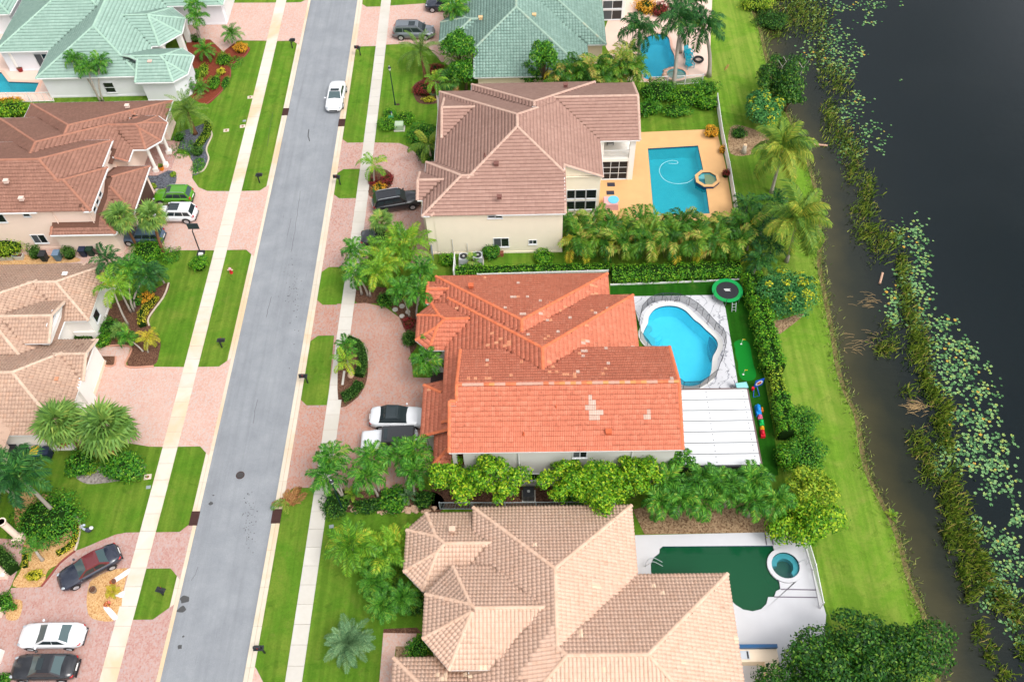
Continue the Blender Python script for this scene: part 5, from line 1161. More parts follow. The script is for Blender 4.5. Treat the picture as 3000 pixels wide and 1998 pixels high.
tag(fl.build('tar_specks', ST), 'scatter of dark tar specks along the road', 'specks', kind='stuff')

# trash bins
def bin_(px, py, m, lid, lab, rz=0., op=False):
    x, y, _ = at(px, py); r = thing('trash_bin', lab, 'bin', (x, y, .05), rz); b = MB(); n = 4
    b.add([(-.24, -.26, .08), (.24, -.26, .08), (.24, .26, .08), (-.24, .26, .08), (-.3, -.34, .98), (.3, -.34, .98), (.3, .34, .98), (-.3, .34, .98)], [(0, 3, 2, 1), (0, 1, 5, 4), (1, 2, 6, 5), (2, 3, 7, 6), (3, 0, 4, 7)]+([(4, 5, 6, 7)] if not op else []))
    b.build('body', m, r)
    if not op: MB().prism([(-.33, -.4), (.33, -.4), (.33, .36), (-.33, .36)], .98, 1.06).build('lid', lid, r); MB().bar((-.25, .44, 1.0), (.25, .44, 1.0), .04).build('handle', lid, r)
    for sx in (-.22, .22): MB().cyl((sx-.03, .3, .1), .1, .06, 10, axis='x').build('wheel', RUBBER, r)
BNK = plain('bin_black', (.025, .027, .032), .5); BNB = plain('bin_bluegrey', srgb(112, 136, 160), .5); BNN = plain('bin_navy', srgb(36, 48, 74), .5); BNG = plain('bin_green', srgb(24, 58, 44), .5); BNY = plain('bin_yellow', srgb(240, 184, 24), .5); BNW = plain('bin_brown', srgb(104, 84, 84), .6); BNU = plain('bin_blue', srgb(24, 64, 170), .5)
bin_(136, 764, BNK, BNK, 'black trash bin between clipped oval shrubs'); bin_(176, 762, BNB, BNB, 'blue grey bin beside the black one'); bin_(251, 750, BNN, BNN, 'navy bin right of the second oval shrub'); bin_(273, 748, BNG, BNG, 'dark green bin between navy and brown bins'); bin_(291, 742, BNW, BNW, 'small open brown bin by the peach wall', op=True)
bin_(50, 1330, BNK, BNK, 'black bin at the left of the four by white wall'); bin_(82, 1332, BNG, BNG, 'green bin next to the yellow lidded one'); bin_(117, 1338, BNU, BNY, 'blue bin with a bright yellow lid'); bin_(148, 1338, BNN, BNN, 'navy bin right of the yellow lidded one')
# planters by house D
for q, m_, lab in (((20, 760), CONCR, 'long pale stone planter trough by the peach wall'), ((60, 758), CONCR, 'short pale stone planter beside the teal pot')):
    x, y, _ = at(*q); r = thing('planter', lab, 'planter', (x, y, .05)); MB().cbox((0, 0, 0), 1.5 if q[0] < 30 else .8, .5, .45, 0, 0, 1.05).build('box', m_, r); MB().cbox((0, 0, .45), 1.35 if q[0] < 30 else .7, .4, .03).build('soil', MULCH, r)
def pot(px, py, rr, h, m_, lab, plant=None, tilt=0.):
    x, y, _ = at(px, py); r = thing('flower_pot', lab, 'pot', (x, y, .05)); r.rotation_euler = (0, tilt, 0); MB().cyl((0, 0, 0), rr*.7, h, 14, rr).build('pot', m_, r); MB().cyl((0, 0, h-.02), rr*.9, .03, 14).build('soil', MULCH, r)
    if plant:
        b = MB()
        for k in range(26): a, e = random.uniform(0, 6.28), random.uniform(.1, .9); b.add([(0, 0, h), (rr*1.3*math.cos(a)*e, rr*1.3*math.sin(a)*e, h+rr*1.6*(1.1-e)), (rr*1.3*math.cos(a+.4)*e, rr*1.3*math.sin(a+.4)*e, h+rr*1.3*(1.1-e))], [(0, 1, 2)])
        b.build('foliage', plant, r)
TERR = plain('terracotta', srgb(206, 110, 60), .7); LG = leafmat('pot_leaf', [(0, srgb(60, 110, 30)), (1, srgb(120, 160, 50))])
pot(476, 500, .3, .55, plain('pot_orange', srgb(240, 140, 30), .6), 'orange pot with plant between porch columns', LG); pot(50, 756, .28, .5, plain('pot_teal', srgb(60, 170, 190), .5), 'teal pot between the stone planters')
pot(326, 1706, .22, .35, TERR, 'tipped terracotta pot spilling white stones upward', None, 0.9); pot(309, 1772, .22, .35, TERR, 'tipped pot with pink flowers spilling white stones', leafmat('pot_flower', [(0, srgb(220, 40, 120)), (.6, srgb(240, 190, 60)), (1, srgb(230, 90, 150))]), 0.9)
pot(277, 1732, .28, .4, plain('pot_grey', srgb(140, 126, 112), .8), 'grey stone urn in the gravel island'); pot(62, 210, .35, .5, plain('pot_red', srgb(150, 30, 36), .5), 'dark red pot on the shaded patio of the mint house')
WST = mulch('white_stones', (.7, .7, .72), (.8, .8, .82), (.6, .6, .62), 14)
for lab, pts in (('white pebble trail from the upper tipped pot', [(330, 1698), (345, 1688), (380, 1665), (376, 1682), (350, 1700), (338, 1706)]), ('short white pebble patch right of the yellow bromeliad', [(338, 1744), (366, 1731), (360, 1750), (345, 1748)]), ('white pebble trail from the lower tipped pot', [(304, 1781), (318, 1776), (345, 1805), (340, 1815), (330, 1814)])):
    p = smooth_loop([at(*q)[:2] for q in pts], 4); n_ = len(p); c = np.mean(np.array(p), 0); m_ = MB(); m_.sheet(p, (), .075, .03); tag(m_.build('pebble_patch', WST), lab, 'pebbles')
# AC units
for q, lab in (((1549, 1455), 'dark air conditioner with round fan between the two trees'), ((1360, 770), 'air conditioner left of the small fan palm by cream wall'), ((1401, 766), 'air conditioner right of the small fan palm by cream wall')):
    x, y, _ = at(*q); r = thing('air_conditioner', lab, 'air conditioner', (x, y, 0), 0); MB().box(-.55, .55, -.55, .55, 0, .1).build('pad', CONCR, r); b = MB(); b.cbox((0, 0, .1), .9, .9, .85); b.build('casing', BLACK if q[1] > 1000 else plain('ac_grey', srgb(186, 190, 194), .5), r)
    MB().cyl((0, 0, .955), .38, .015, 20).build('fan_grille', BLACK, r); MB().cyl((0, 0, .97), .12, .03, 12).build('fan_motor', STEEL, r)
    if q[1] > 1000:
        for k in range(9): MB().box(-.44+k*.105, -.41+k*.105, -.466, -.45, .15, .9).build('louver', STEEL, r)

# trampoline
x, y, _ = at(2131, 851, .75); r = thing('trampoline', 'round trampoline with bright green edge pad and black mat', 'trampoline', (x, y, 0)); TG = plain('tramp_green', srgb(16, 158, 78), .5, var=.05)
ring = MB(); N = 32; R0, R1 = 1.05, 1.42
ring.add([(q*math.cos(2*math.pi*k/N), q*math.sin(2*math.pi*k/N), z) for q, z in ((R0, .78), (R1, .78), (R1, .72), (R0, .72)) for k in range(N)], [(i*N+k, i*N+(k+1) % N, ((i+1) % 4)*N+(k+1) % N, ((i+1) % 4)*N+k) for i in range(4) for k in range(N)]); ring.build('edge_pad', TG, r)
MB().cyl((0, 0, .73), 1.06, .015, 32).build('mat', plain('tramp_mat', (.02, .021, .026), .7), r)
lt = MB()
for k, (a, b) in enumerate(((-.3, .3), (-.28, .22), (-.2, .28))): lt.box(a, b, .14-k*.1, .2-k*.1, .7465, .7485)
lt.build('print_lines', WHITE, r)
for k in range(6):
    a = 2*math.pi*(k+.3)/6; lg = MB(); lg.tube([(1.36*math.cos(a), 1.36*math.sin(a), .74), (1.36*math.cos(a), 1.36*math.sin(a), .03)], .03, 6); lg.build('leg', STEEL, r); MB().tube([(1.42*math.cos(a), 1.42*math.sin(a), .1), (1.42*math.cos(a), 1.42*math.sin(a), 1.35)], .022, 6).build('net_pole', BLACK, r)
ld = MB()
for sx in (.25, .6): ld.bar((sx, -1.45, .75), (sx, -1.95, .02), .04)
for q in (.2, .5, .8): ld.bar((.25, -1.45-.5*q, .75-.73*q), (.6, -1.45-.5*q, .75-.73*q), .035)
ld.build('ladder', STEEL, r)
# pergola
r = thing('pergola', 'white panel roofed pergola attached to the orange roofed house', 'pergola', (15.0, 38.0, 0)); PNL = plain('panel_white', (.56, .57, .585), .5, .3, var=.02)
px0, px1, yy0, yy1 = 11.0, 17.95, 34.42, 41.55; ZP = 2.75; npan = 7
for k in range(npan):
    a, b = yy0+(yy1-yy0)*k/npan, yy0+(yy1-yy0)*(k+1)/npan; p = MB(); p.box(px0-15, px1-15, a+.035-38, b-.035-38, ZP, ZP+.07); pl = p.build('roof_panel', PNL, r)
    sc_ = MB()
    for sx in (px1-.35, px1-3.4): 
        for q in (.25, .75): sc_.cyl((sx-15, a+(b-a)*q-38, ZP+.07), .04, .02, 8)
    sc_.build('screw', BLACK, pl)
BRZ = plain('beam_bronze', srgb(112, 92, 88), .5)
MB().box(px1-15, px1+.14-15, yy0-38, yy1-38, ZP-.14, ZP+.05).build('gutter', BRZ, r); MB().box(px0-15, px1-15, yy1-38, yy1+.12-38, ZP-.16, ZP+.04).build('beam', BRZ, r); MB().box(px0-15, px1-15, yy0-.12-38, yy0-38, ZP-.3, ZP+.03).build('beam', plain('beam_dark', (.03, .03, .036), .5), r)
MB().box(px0-15, px1-15, yy0+.02-38, yy1-.02-38, ZP-.05, ZP-.012).build('ceiling', BLACK, r)
for x in (px0+1.2, px1-.15):
    for y in (yy0+.1, yy1-.1): MB().box(x-.08-15, x+.08-15, y-.08-38, y+.08-38, 0, ZP-.05).build('post', BLACK, r)
# pool safety fence round pool A
fpts = [(130, 600), (170, 430), (240, 350), (330, 295), (430, 272), (540, 270), (650, 285), (770, 335), (870, 400), (940, 465), (1020, 550), (1100, 640), (1190, 718), (1225, 800), (1228, 900), (1195, 1040), (1150, 1150), (1120, 1240), (1010, 1330), (905, 1390), (700, 1400)]
NET = NT('fence_net'); s = NET; trn = s.new('BsdfTransparent'); mx = s.new('MixShader'); mx.inputs[0].default_value = .52; s.col((.03, .03, .036)); s.set(.6, .2); s.link(trn.outputs[0], mx.inputs[1]); s.link(s.b.outputs[0], mx.inputs[2]); s.link(mx.outputs[0], s.o.inputs[0]); NET = s.m
W_ = [pa(*q)[:2] for q in fpts]+[pa(*q)[:2] for q in [(420, 1180), (330, 1000), (240, 870), (150, 760)]]
r = thing('pool_fence', 'black mesh safety fence curving round the blue pool', 'fence', (*W_[0], 0)); W_.append(W_[0])
for k in range(len(W_)-1):
    a, b = W_[k], W_[k+1]; d = np.array(b)-np.array(a); nn = np.array([-d[1], d[0]])/np.linalg.norm(d)*.006
    MB().add([(a[0]-nn[0], a[1]-nn[1], .1), (b[0]-nn[0], b[1]-nn[1], .1), (b[0]-nn[0], b[1]-nn[1], 1.2), (a[0]-nn[0], a[1]-nn[1], 1.2)], [(0, 1, 2, 3)]).build('mesh_panel', NET, r, world=True)
    MB().cyl((a[0], a[1], .04), .022, 1.2, 6).build('post', BLACK, r, world=True)
    MB().bar((*a, 1.2), (*b, 1.2), .03).build('top_rail', BLACK, r, world=True)
# fences
def fence(lab, pts, h, m_, step=.13, name='fence', rail=.05, base=.0, pick=.025, hpost=.08, pm=None):
    r = thing(name, lab, 'fence', (*pts[0], 0)); me = MB().box(-pick/2, pick/2, -pick/2, pick/2, 0, h-base-.04).mesh('picket', pm or m_)
    for k in range(len(pts)-1):
        a, b = np.array(pts[k]), np.array(pts[k+1]); le = np.linalg.norm(b-a); d = (b-a)/le
        for z in (base+.1, h): MB().bar((*a, z), (*b, z), rail, rail*1.2).build('rail', m_, r, world=True)
        n_ = max(1, int(le/step))
        for q in range(n_):
            p = a+(b-a)*(q+.5)/n_; o = link(me, 'picket', r); o.location = (p[0]-pts[0][0], p[1]-pts[0][1], base+.02); o.rotation_euler = (0, 0, math.atan2(d[1], d[0]))
        m2 = max(1, int(round(le/2.2)))
        for q in range(m2+(k == len(pts)-2)):
            p = a+(b-a)*q/m2; MB().box(p[0]-hpost/2, p[0]+hpost/2, p[1]-hpost/2, p[1]+hpost/2, 0, h+.08).build('post', m_, r, world=True)
    return r
fence('white picket fence between orange pool deck and lake bank', [at(2098, 300)[:2], at(2112, 400)[:2], at(2133, 500)[:2], at(2156, 640)[:2]], 1.15, WHITE, .11, pick=.06)
fence('white picket fence beside the round spa and lake bank', [at(2352, 1580)[:2], at(2380, 1672)[:2], at(2402, 1782)[:2]], 1.2, WHITE, .12, pick=.03)
fence('grey rail fence behind the tan roof under the trees', [at(1290, 1492)[:2], at(1480, 1492)[:2], at(1660, 1490)[:2], at(1800, 1490)[:2]], 1.2, plain('fence_grey', srgb(176, 186, 190), .5), .12, pick=.025)
fence('white fence running from the cream wall to the orange roof', [at(1335, 778)[:2], at(1332, 828)[:2]], 1.7, WHITE, .12, pick=.09)
fence('white fence along the hedge behind the orange roof', [at(1400, 822)[:2], at(1600, 816)[:2], at(1780, 811)[:2]], .95, WHITE, .13, pick=.1)
fence('white framed fence behind the pool under tall palms', [pg(800, 990)[:2], pg(1200, 975)[:2], pg(1400, 960)[:2]], 1.2, WHITE, .13, pick=.03)
fence('white framed pool fence left of the mint house wall', [t2(1, -60, 712), t2(1, 215, 706), t2(1, 372, 702)], 1.3, WHITE, .6, pick=.04)
mb = MB(); pts = [at(*q)[:2] for q in [(1788, 836), (1900, 832), (2050, 826), (2165, 820)]]
for k in range(3): mb.bar((*pts[k], .08), (*pts[k+1], .08), .1, .16)
struct('edging', mb, WHITE)
# garden edgings
EDG = plain('edging_red', srgb(146, 74, 66), .8); EDC = plain('edging_concrete', srgb(212, 196, 176), .8)
for pts, m_, w_ in (([t2(1, *p) for p in [(1425, 722), (1510, 652), (1583, 555), (1600, 452), (1690, 390), (1720, 335)]], EDG, .12), ([t2(1, *p) for p in [(1455, 905), (1462, 940), (1425, 1030), (1440, 1100), (1400, 1180), (1322, 1202)]], EDC, .14), ([t2(4, *p) for p in [(1165, 385), (1130, 480), (1030, 620), (1030, 680)]], EDC, .14),
    ([t2(7, *p) for p in [(500, 378), (552, 480), (540, 590), (520, 662)]], EDC, .14), ([t2(7, *p) for p in [(520, 664), (420, 744), (350, 832), (287, 910)]], EDG, .14), ([F(*p)[:2] for p in [(783, 774), (810, 775), (836, 794), (847, 830)]], EDC, .14), ([t2(4, *p) for p in [(650, 826), (900, 826), (868, 958), (1060, 960)]], plain('edging_terracotta', srgb(206, 150, 126), .8), .16), ([t2(4, *p) for p in [(800, 892), (785, 956), (690, 950)]], MATS['edging_terracotta'], .14)):
    p = smooth_path([(*q, .04) for q in pts], 5); b = MB()
    for k in range(len(p)-1): b.bar(p[k], p[k+1], w_, .12)
    struct('edging', b, m_)
# kids' things on the turf
x, y, _ = at(2218, 1138); r = thing('archery_toy', 'blue toy archery stand with red and white target', 'toy', (x, y, 0), R(20)); TB = plain('toy_blue', srgb(20, 84, 200), .4, var=.0); TR = plain('toy_red', srgb(216, 30, 50), .4, var=.0)
MB().box(-.42, .42, -.02, .03, .35, 1.35).build('board', TB, r); MB().tube([(-.4, 0, .4), (-.75, -.7, .03), (-.2, -.75, .03), (-.1, 0, .4)], .04, 6).build('frame', TB, r)
for rr, m_, d in ((.34, WHITE, .034), (.2, TR, .042), (.09, plain('toy_orange', srgb(240, 140, 30), .4, var=.0), .05)):
    b = MB(); b.cyl((0, -d, .88), rr, .01, 20, axis='y'); b.build('target_ring', m_, r)
MB().cyl((-.55, -.1, .25), .13, .3, 10).build('quiver', TR, r)
for q, sz, m_, lab in (((2204, 1207), (.45, 1.0, .7), plain('toy_sky', srgb(20, 150, 240), .4, var=.0), 'bright blue toy playhouse block under the pergola edge'), ((2216, 1203), (.22, .4, .35), MATS['toy_orange'], 'small orange toy beside the blue block'), ((2210, 1225), (.4, .45, .4), plain('toy_pink', srgb(226, 110, 150), .4, var=.0), 'pink toy kitchen below the blue block'), ((2214, 1242), (.4, .6, .45), plain('toy_green', srgb(20, 190, 90), .4, var=.0), 'green toy car below the pink toy'), ((2216, 1258), (.35, .35, .4), plain('toy_yellow', srgb(250, 180, 30), .4, var=.0), 'yellow toy stool between green and red toys'), ((2217, 1274), (.4, .7, .5), TR, 'red toy ride at the end of the toy row')):
    x, y, _ = at(*q); r = thing('toy', lab, 'toy', (x+.45, y, .03), 0, 'toys along the pergola'); MB().cbox((0, 0, 0), sz[0], sz[1], sz[2]*.55, 0, 0, .9).build('base', m_, r); MB().ball((0, sz[1]*.1, sz[2]*.55), sz[0]*.45, sz[1]*.42, sz[2]*.45, 10, 5, half=True).build('top', m_, r, True)
x, y, _ = at(2165, 1136); r = thing('pool_lounger', 'pale blue and navy folded lounger behind the pergola edge', 'lounger', (x, y, .05), R(8)); MB().box(-.3, .7, -.3, .3, .2, .28).build('seat', plain('lounger_pale', srgb(150, 220, 220), .5), r); MB().add([(-.3, -.3, .25), (-.3, .3, .25), (-.5, .3, .85), (-.5, -.3, .85), (-.34, -.3, .25), (-.34, .3, .25), (-.56, .3, .85), (-.56, -.3, .85)], [(0, 1, 2, 3), (7, 6, 5, 4), (3, 2, 6, 7)]).build('backrest', plain('lounger_navy', srgb(50, 50, 90), .5), r)
for sx in (-.2, .6): MB().box(sx, sx+.05, -.28, .28, 0, .2).build('leg', STEEL, r)
# table with umbrella-like blue bowl by pool B
x, y, _ = at(1790, 588, .75); r = thing('patio_table', 'pink cloth covered patio table with a blue round tray', 'table', (x, y, .03)); MB().cbox((0, 0, 0), 1.5, 1.3, .74, 0, 0, .92).build('tablecloth', plain('cloth_pink', srgb(232, 178, 178), .8, var=.06), r); MB().cyl((.25, .05, .74), .5, .06, 20, .56).build('tray', plain('tray_blue', srgb(110, 200, 226), .3), r)
for q, lab in (((1790, 542), 'dark door mat just outside the screened patio door'), ((1788, 566), 'dark door mat beside the pink patio table')):
    x, y, _ = at(*q); tag(MB().box(x-.4, x+.4, y-.28, y+.28, .034, .05).build('door_mat', plain('mat_dark', srgb(60, 60, 72), .9)), lab, 'mat')
x, y, _ = at(1788, 432, 2.95); r = thing('balcony_chair', 'dark framed chair with pale cushion on the balcony', 'chair', (x, y+.6, 2.95)); MB().box(-.35, .35, -.35, .35, .3, .38).build('seat', BLACK, r); MB().box(-.28, .28, -.3, .3, .38, .48).build('cushion', STUC_T, r); MB().box(-.35, .35, .3, .38, .38, .85).build('backrest', BLACK, r)
for sx in (-.33, .29):
    for sy in (-.33, .3): MB().box(sx, sx+.05, sy, sy+.05, 0, .3).build('leg', BLACK, r)
# outdoor kitchen of house C
r = thing('outdoor_kitchen', 'outdoor kitchen counter with blue tiled backsplash by the tan roof', 'counter', (*at(2200, 1960)[:2], 0)); k0 = at(2165, 1908)
MB().box(k0[0]-1.0, k0[0]+2.5, k0[1]-.12, k0[1]+.12, 0, 1.25).build('backsplash', plain('tile_blue', srgb(30, 90, 140), .35, .4, var=.5, scale=18), r, world=True); MB().box(k0[0]-1, k0[0]+2.5, k0[1]-1.0, k0[1]-.13, 0, .92).build('counter', STUC_T, r, world=True); MB().box(k0[0]+1.5, k0[0]+2.5, k0[1]-4, k0[1]-1.02, 0, .92).build('counter', STUC_T, r, world=True)
MB().box(k0[0]-.6, k0[0]+.5, k0[1]-.85, k0[1]-.25, .92, .99).build('grill', STEEL, r, world=True); MB().box(k0[0]+.3, k0[0]+.42, k0[1]-.8, k0[1]-.3, .99, 1.02).build('grill_slot', BLACK, r, world=True)
for a, b in ((1.75, -1.15), (2.15, -1.15), (1.8, -1.9), (2.2, -1.9), (1.85, -2.7)):
    MB().cbox((k0[0]+a, k0[1]+b, .92), .14, .14, .006, R(45)).build('inlay_tile', BLACK, r, world=True)
# pool C steps in the deck
for a, b in ((pc(1735, 675), pc(2155, 682)), (pc(1655, 765), pc(2165, 772)), (pc(1545, 5), pc(1565, 150)), (pc(1622, 5), pc(1645, 150))):
    struct('deck_step', MB().bar((a[0], a[1], .05), (b[0], b[1], .05), .07, .05), plain('step_edge', srgb(120, 112, 124), .7))
# adirondack chairs by pool G
TQ = plain('turquoise_paint', srgb(20, 168, 190), .5)
for q, lab, rz in (((1240, 640), 'turquoise wooden deck chair farthest from the tyre swing', R(30)), ((1245, 690), 'turquoise wooden deck chair between the other two', R(10)), ((1255, 780), 'turquoise wooden deck chair nearest the hedge', R(20))):
    x, y, _ = pg(*q); r = thing('deck_chair', lab, 'chair', (x, y, .03), rz, 'turquoise deck chairs')
    for k in range(5): MB().box(-.35, .35, -.3+k*.13, -.2+k*.13, .36-k*.03, .39-k*.03).build('seat_slat', TQ, r)
    for k in range(5): MB().add([(-.33+k*.135, .3, .25), (-.22+k*.135, .3, .25), (-.22+k*.135, .62, 1.0), (-.33+k*.135, .62, 1.0), (-.33+k*.135, .33, .25), (-.22+k*.135, .33, .25), (-.22+k*.135, .65, 1.0), (-.33+k*.135, .65, 1.0)], [(0, 1, 2, 3), (7, 6, 5, 4), (3, 2, 6, 7), (0, 4, 5, 1)]).build('back_slat', TQ, r)
    for sx in (-.45, .35): MB().box(sx, sx+.1, -.35, .4, .58, .61).build('armrest', TQ, r); MB().box(sx+.02, sx+.08, -.35, -.27, 0, .58).build('leg', TQ, r); MB().box(sx+.02, sx+.08, .3, .38, 0, .58).build('leg', TQ, r)
x, y, _ = pg(1355, 715); tag(MB().tube([(x+.5*math.cos(k*math.pi/8), y+.5*math.sin(k*math.pi/8), .35) for k in range(17)], .14, 8).build('tyre_swing', RUBBER), 'dark tyre swing hanging beside the turquoise chairs', 'swing')
mb = MB()
for k in range(34):
    q = random.choice([(560+random.uniform(-40, 40), 640+random.uniform(-60, 60)), (700+random.uniform(-30, 20), 900+random.uniform(-20, 20)), (870+random.uniform(-60, 60), 925), (975+random.uniform(-15, 15), 860+random.uniform(-40, 40)), (1030, 805)]); x, y, _ = pg(*q); mb.ball((x, y, .1), random.uniform(.15, .35), random.uniform(.15, .3), random.uniform(.12, .25), 8, 5, jit=.15)
tag(mb.build('boulders', ROCK), 'pale boulders edging the free form pool', 'rocks', kind='stuff')
mb = MB()
for k in range(70):
    q = (random.uniform(1000, 1280), 1492+random.gauss(0, 5)); x, y, _ = at(*q); mb.ball((x, y, .05), random.uniform(.1, .3), random.uniform(.1, .2), random.uniform(.06, .14), 7, 4, jit=.2)
tag(mb.build('edging_stones', ROCK), 'rough tan stones edging the bed below the palms', 'rocks', kind='stuff')
for k, (q, rr) in enumerate((((1158, 908), .26), ((1178, 898), .26), ((1178, 927), .24), ((1195, 915), .24))):
    x, y, _ = at(*q); tag(MB().cyl((x, y, .02), rr, .05, 18).build('stepping_stone', plain('stone_grey', srgb(196, 190, 182), .8)), 'round grey stepping stone in the dark bed, '+['leftmost', 'topmost', 'lowest', 'rightmost'][k]+' of four', 'stepping stone', 'round stepping stones')
for q, lab, m_, rx, ry in (((1029, 1102), 'pale boulder in the planting island', ROCK, .3, .36),):
    x, y, _ = at(*q); tag(MB().ball((x, y, .18), rx, ry, .28, 12, 7, jit=.08).build('boulder', m_, smooth=True), lab, 'rock')
x, y, _ = at(1160, 716)
tag(MB().cbox((*at(1268, 752)[:2], .3), .12, 1.6, 1.0, R(8)).build('stacked_chairs', plain('stack_grey', srgb(120, 130, 140), .5)), 'grey ribbed panel leaning by the cream wall corner', 'panel')
x, y, _ = at(1480, 748); tag(MB().cbox((x-.5, y, 0), .7, .4, .45).build('brick_stack', plain('brick_red', srgb(150, 84, 66), .8)), 'low stack of red bricks against the cream wall', 'bricks')
x, y, _ = at(610, 610)
# ================================================================ palms, trees, shrubs, hedges
G_DK = [(0, srgb(22, 62, 22)), (.5, srgb(44, 96, 32)), (.85, srgb(70, 124, 40)), (1, srgb(130, 160, 50))]
def sc_stops(st, k): return [(p, sc(c, k)) for p, c in st]
LM = {
 'arch': leafmat('frond_green', [(0, srgb(24, 74, 22)), (.4, srgb(56, 120, 32)), (.8, srgb(104, 160, 50)), (1, srgb(166, 180, 60))], .22, obj=.35),
 'dark': leafmat('frond_dark', [(0, srgb(14, 52, 24)), (.45, srgb(36, 90, 38)), (.85, srgb(70, 126, 52)), (1, srgb(126, 150, 60))], .22, obj=.35),
 'lime': leafmat('frond_lime', [(0, srgb(62, 120, 30)), (.4, srgb(104, 158, 40)), (.75, srgb(150, 184, 52)), (1, srgb(206, 190, 60))], .32, obj=.55),
 'coco': leafmat('frond_coco', [(0, srgb(60, 106, 40)), (.4, srgb(98, 138, 48)), (.75, srgb(150, 166, 58)), (1, srgb(206, 192, 80))], .32, obj=.45),
 'areca': leafmat('frond_areca', [(0, srgb(22, 66, 16)), (.35, srgb(58, 112, 26)), (.65, srgb(104, 144, 38)), (.88, srgb(170, 160, 76)), (1, srgb(186, 130, 76))], .22, obj=.7),
 'date': leafmat('frond_date', [(0, srgb(60, 98, 40)), (.5, srgb(94, 132, 52)), (.9, srgb(140, 162, 70)), (1, srgb(190, 180, 90))], .28, obj=.35),
 'silver': leafmat('frond_silver', [(0, srgb(70, 112, 74)), (.5, srgb(104, 144, 98)), (1, srgb(150, 178, 124))], .25, obj=.3),
 'fan': leafmat('fan_green', [(0, srgb(70, 112, 48)), (.5, srgb(104, 144, 62)), (.85, srgb(138, 168, 76)), (1, srgb(176, 170, 84))], .28, obj=.5),
 'fandk': leafmat('fan_dark', [(0, srgb(40, 90, 36)), (.5, srgb(70, 122, 48)), (1, srgb(128, 160, 60))], .28, obj=.5),
 'dead': leafmat('frond_dead', [(0, srgb(110, 64, 40)), (.5, srgb(156, 104, 62)), (1, srgb(190, 150, 90))], .2, obj=.5),
 'yellow': leafmat('frond_yellow', [(0, srgb(140, 160, 40)), (.5, srgb(190, 186, 50)), (1, srgb(222, 176, 60))], .3, obj=.5)}
def frond_mesh(name, L, mat, n=26, ll=.55, lw=.07, a0=.5, bend_=1.5, v=.5, ldroop=.4, plume=.0, seed=0, pet=.12):
    rd = random.Random(seed); b = MB(); S = 14; pts = []; x = z = 0.; ang = a0
    for i in range(S+1):
        pts.append((x, z, ang)); x += L/S*math.cos(ang); z += L/S*math.sin(ang); ang -= bend_/S*(.4+1.2*i/S)
    def pos(s):
        f = s*S; i = min(int(f), S-1); u = f-i; p, q = pts[i], pts[i+1]; return (p[0]+(q[0]-p[0])*u, p[1]+(q[1]-p[1])*u, p[2]+(q[2]-p[2])*u)
    for i in range(0, S, 2):
        (x0, z0, a), (x1, z1, c) = pos(i/S), pos((i+2)/S); r0, r1 = .03*(1-.8*i/S), .03*(1-.8*(i+2)/S)
        b.add([(x0, -r0, z0), (x0, r0, z0), (x1, r1, z1), (x1, -r1, z1), (x0, 0, z0+r0), (x1, 0, z1+r1)], [(0, 4, 5, 3), (4, 1, 2, 5)])
    for k in range(n):
        s_ = pet+(1-pet)*(k+.5)/n; x, z, a = pos(min(s_, .999)); env = min(1, (s_-pet)/.15+.35)*(1-.72*max(0, (s_-.45)/.55)**1.6)
        for sd in (1, -1):
            l = ll*env*rd.uniform(.82, 1.12); fw = rd.uniform(.35, .75)+.5*s_; up = v+rd.uniform(-.2, .2)+(rd.uniform(-1.1, .9)*plume)
            d = Vector((math.cos(a)*fw, sd, math.sin(a)*fw+up)).normalized(); side = Vector((math.cos(a), 0, math.sin(a)))
            p0 = Vector((x, 0, z)); p1 = p0+d*l*.5; p2 = p0+d*l-Vector((0, 0, ldroop*l*rd.uniform(.6, 1.3))); w_ = lw*rd.uniform(.8, 1.2)
            b.add([p0, p1-side*w_*.5, p2, p1+side*w_*.5], [(0, 1, 2, 3)] if sd > 0 else [(3, 2, 1, 0)])
    return b.mesh(name, mat)
FM = {}
def fronds(kind):
    if kind in FM: return FM[kind]
    P = {'arch': dict(L=1.75, n=26, ll=.62, lw=.12, a0=.55, bend_=2.0, v=.25, ldroop=.55, plume=.4), 'dark': dict(L=2.0, n=28, ll=.6, lw=.11, a0=.5, bend_=1.9, v=.25, ldroop=.5, plume=.4),
         'royal': dict(L=2.9, n=40, ll=.85, lw=.13, a0=.55, bend_=1.9, v=.2, ldroop=.6, plume=.6), 'lime': dict(L=2.0, n=24, ll=.62, lw=.1, a0=.55, bend_=1.7, v=.35, ldroop=.4), 'yellow': dict(L=1.9, n=26, ll=.6, lw=.07, a0=.5, bend_=1.9, v=.3, ldroop=.5),
         'coco': dict(L=3.7, n=54, ll=.95, lw=.13, a0=.5, bend_=1.75, v=.1, ldroop=.75), 'areca': dict(L=1.9, n=20, ll=.66, lw=.12, a0=.6, bend_=2.1, v=.35, ldroop=.5), 'date': dict(L=2.5, n=46, ll=.42, lw=.045, a0=.35, bend_=1.15, v=.45, ldroop=.15),
         'pygmy': dict(L=1.15, n=30, ll=.3, lw=.04, a0=.5, bend_=1.6, v=.3, ldroop=.25), 'silver': dict(L=1.7, n=40, ll=.42, lw=.05, a0=.45, bend_=1.1, v=.4, ldroop=.2), 'bottle': dict(L=2.3, n=34, ll=.6, lw=.085, a0=.75, bend_=2.0, v=.3, ldroop=.45)}[kind]
    mk = {'royal': 'dark', 'pygmy': 'arch', 'bottle': 'arch'}.get(kind, kind)
    FM[kind] = [frond_mesh('frond', mat=LM[mk], seed=k*7+1, **{**P, 'bend_': P['bend_']*(.8+.2*k), 'L': P['L']*(.92+.08*k)}) for k in range(3)]
    return FM[kind]
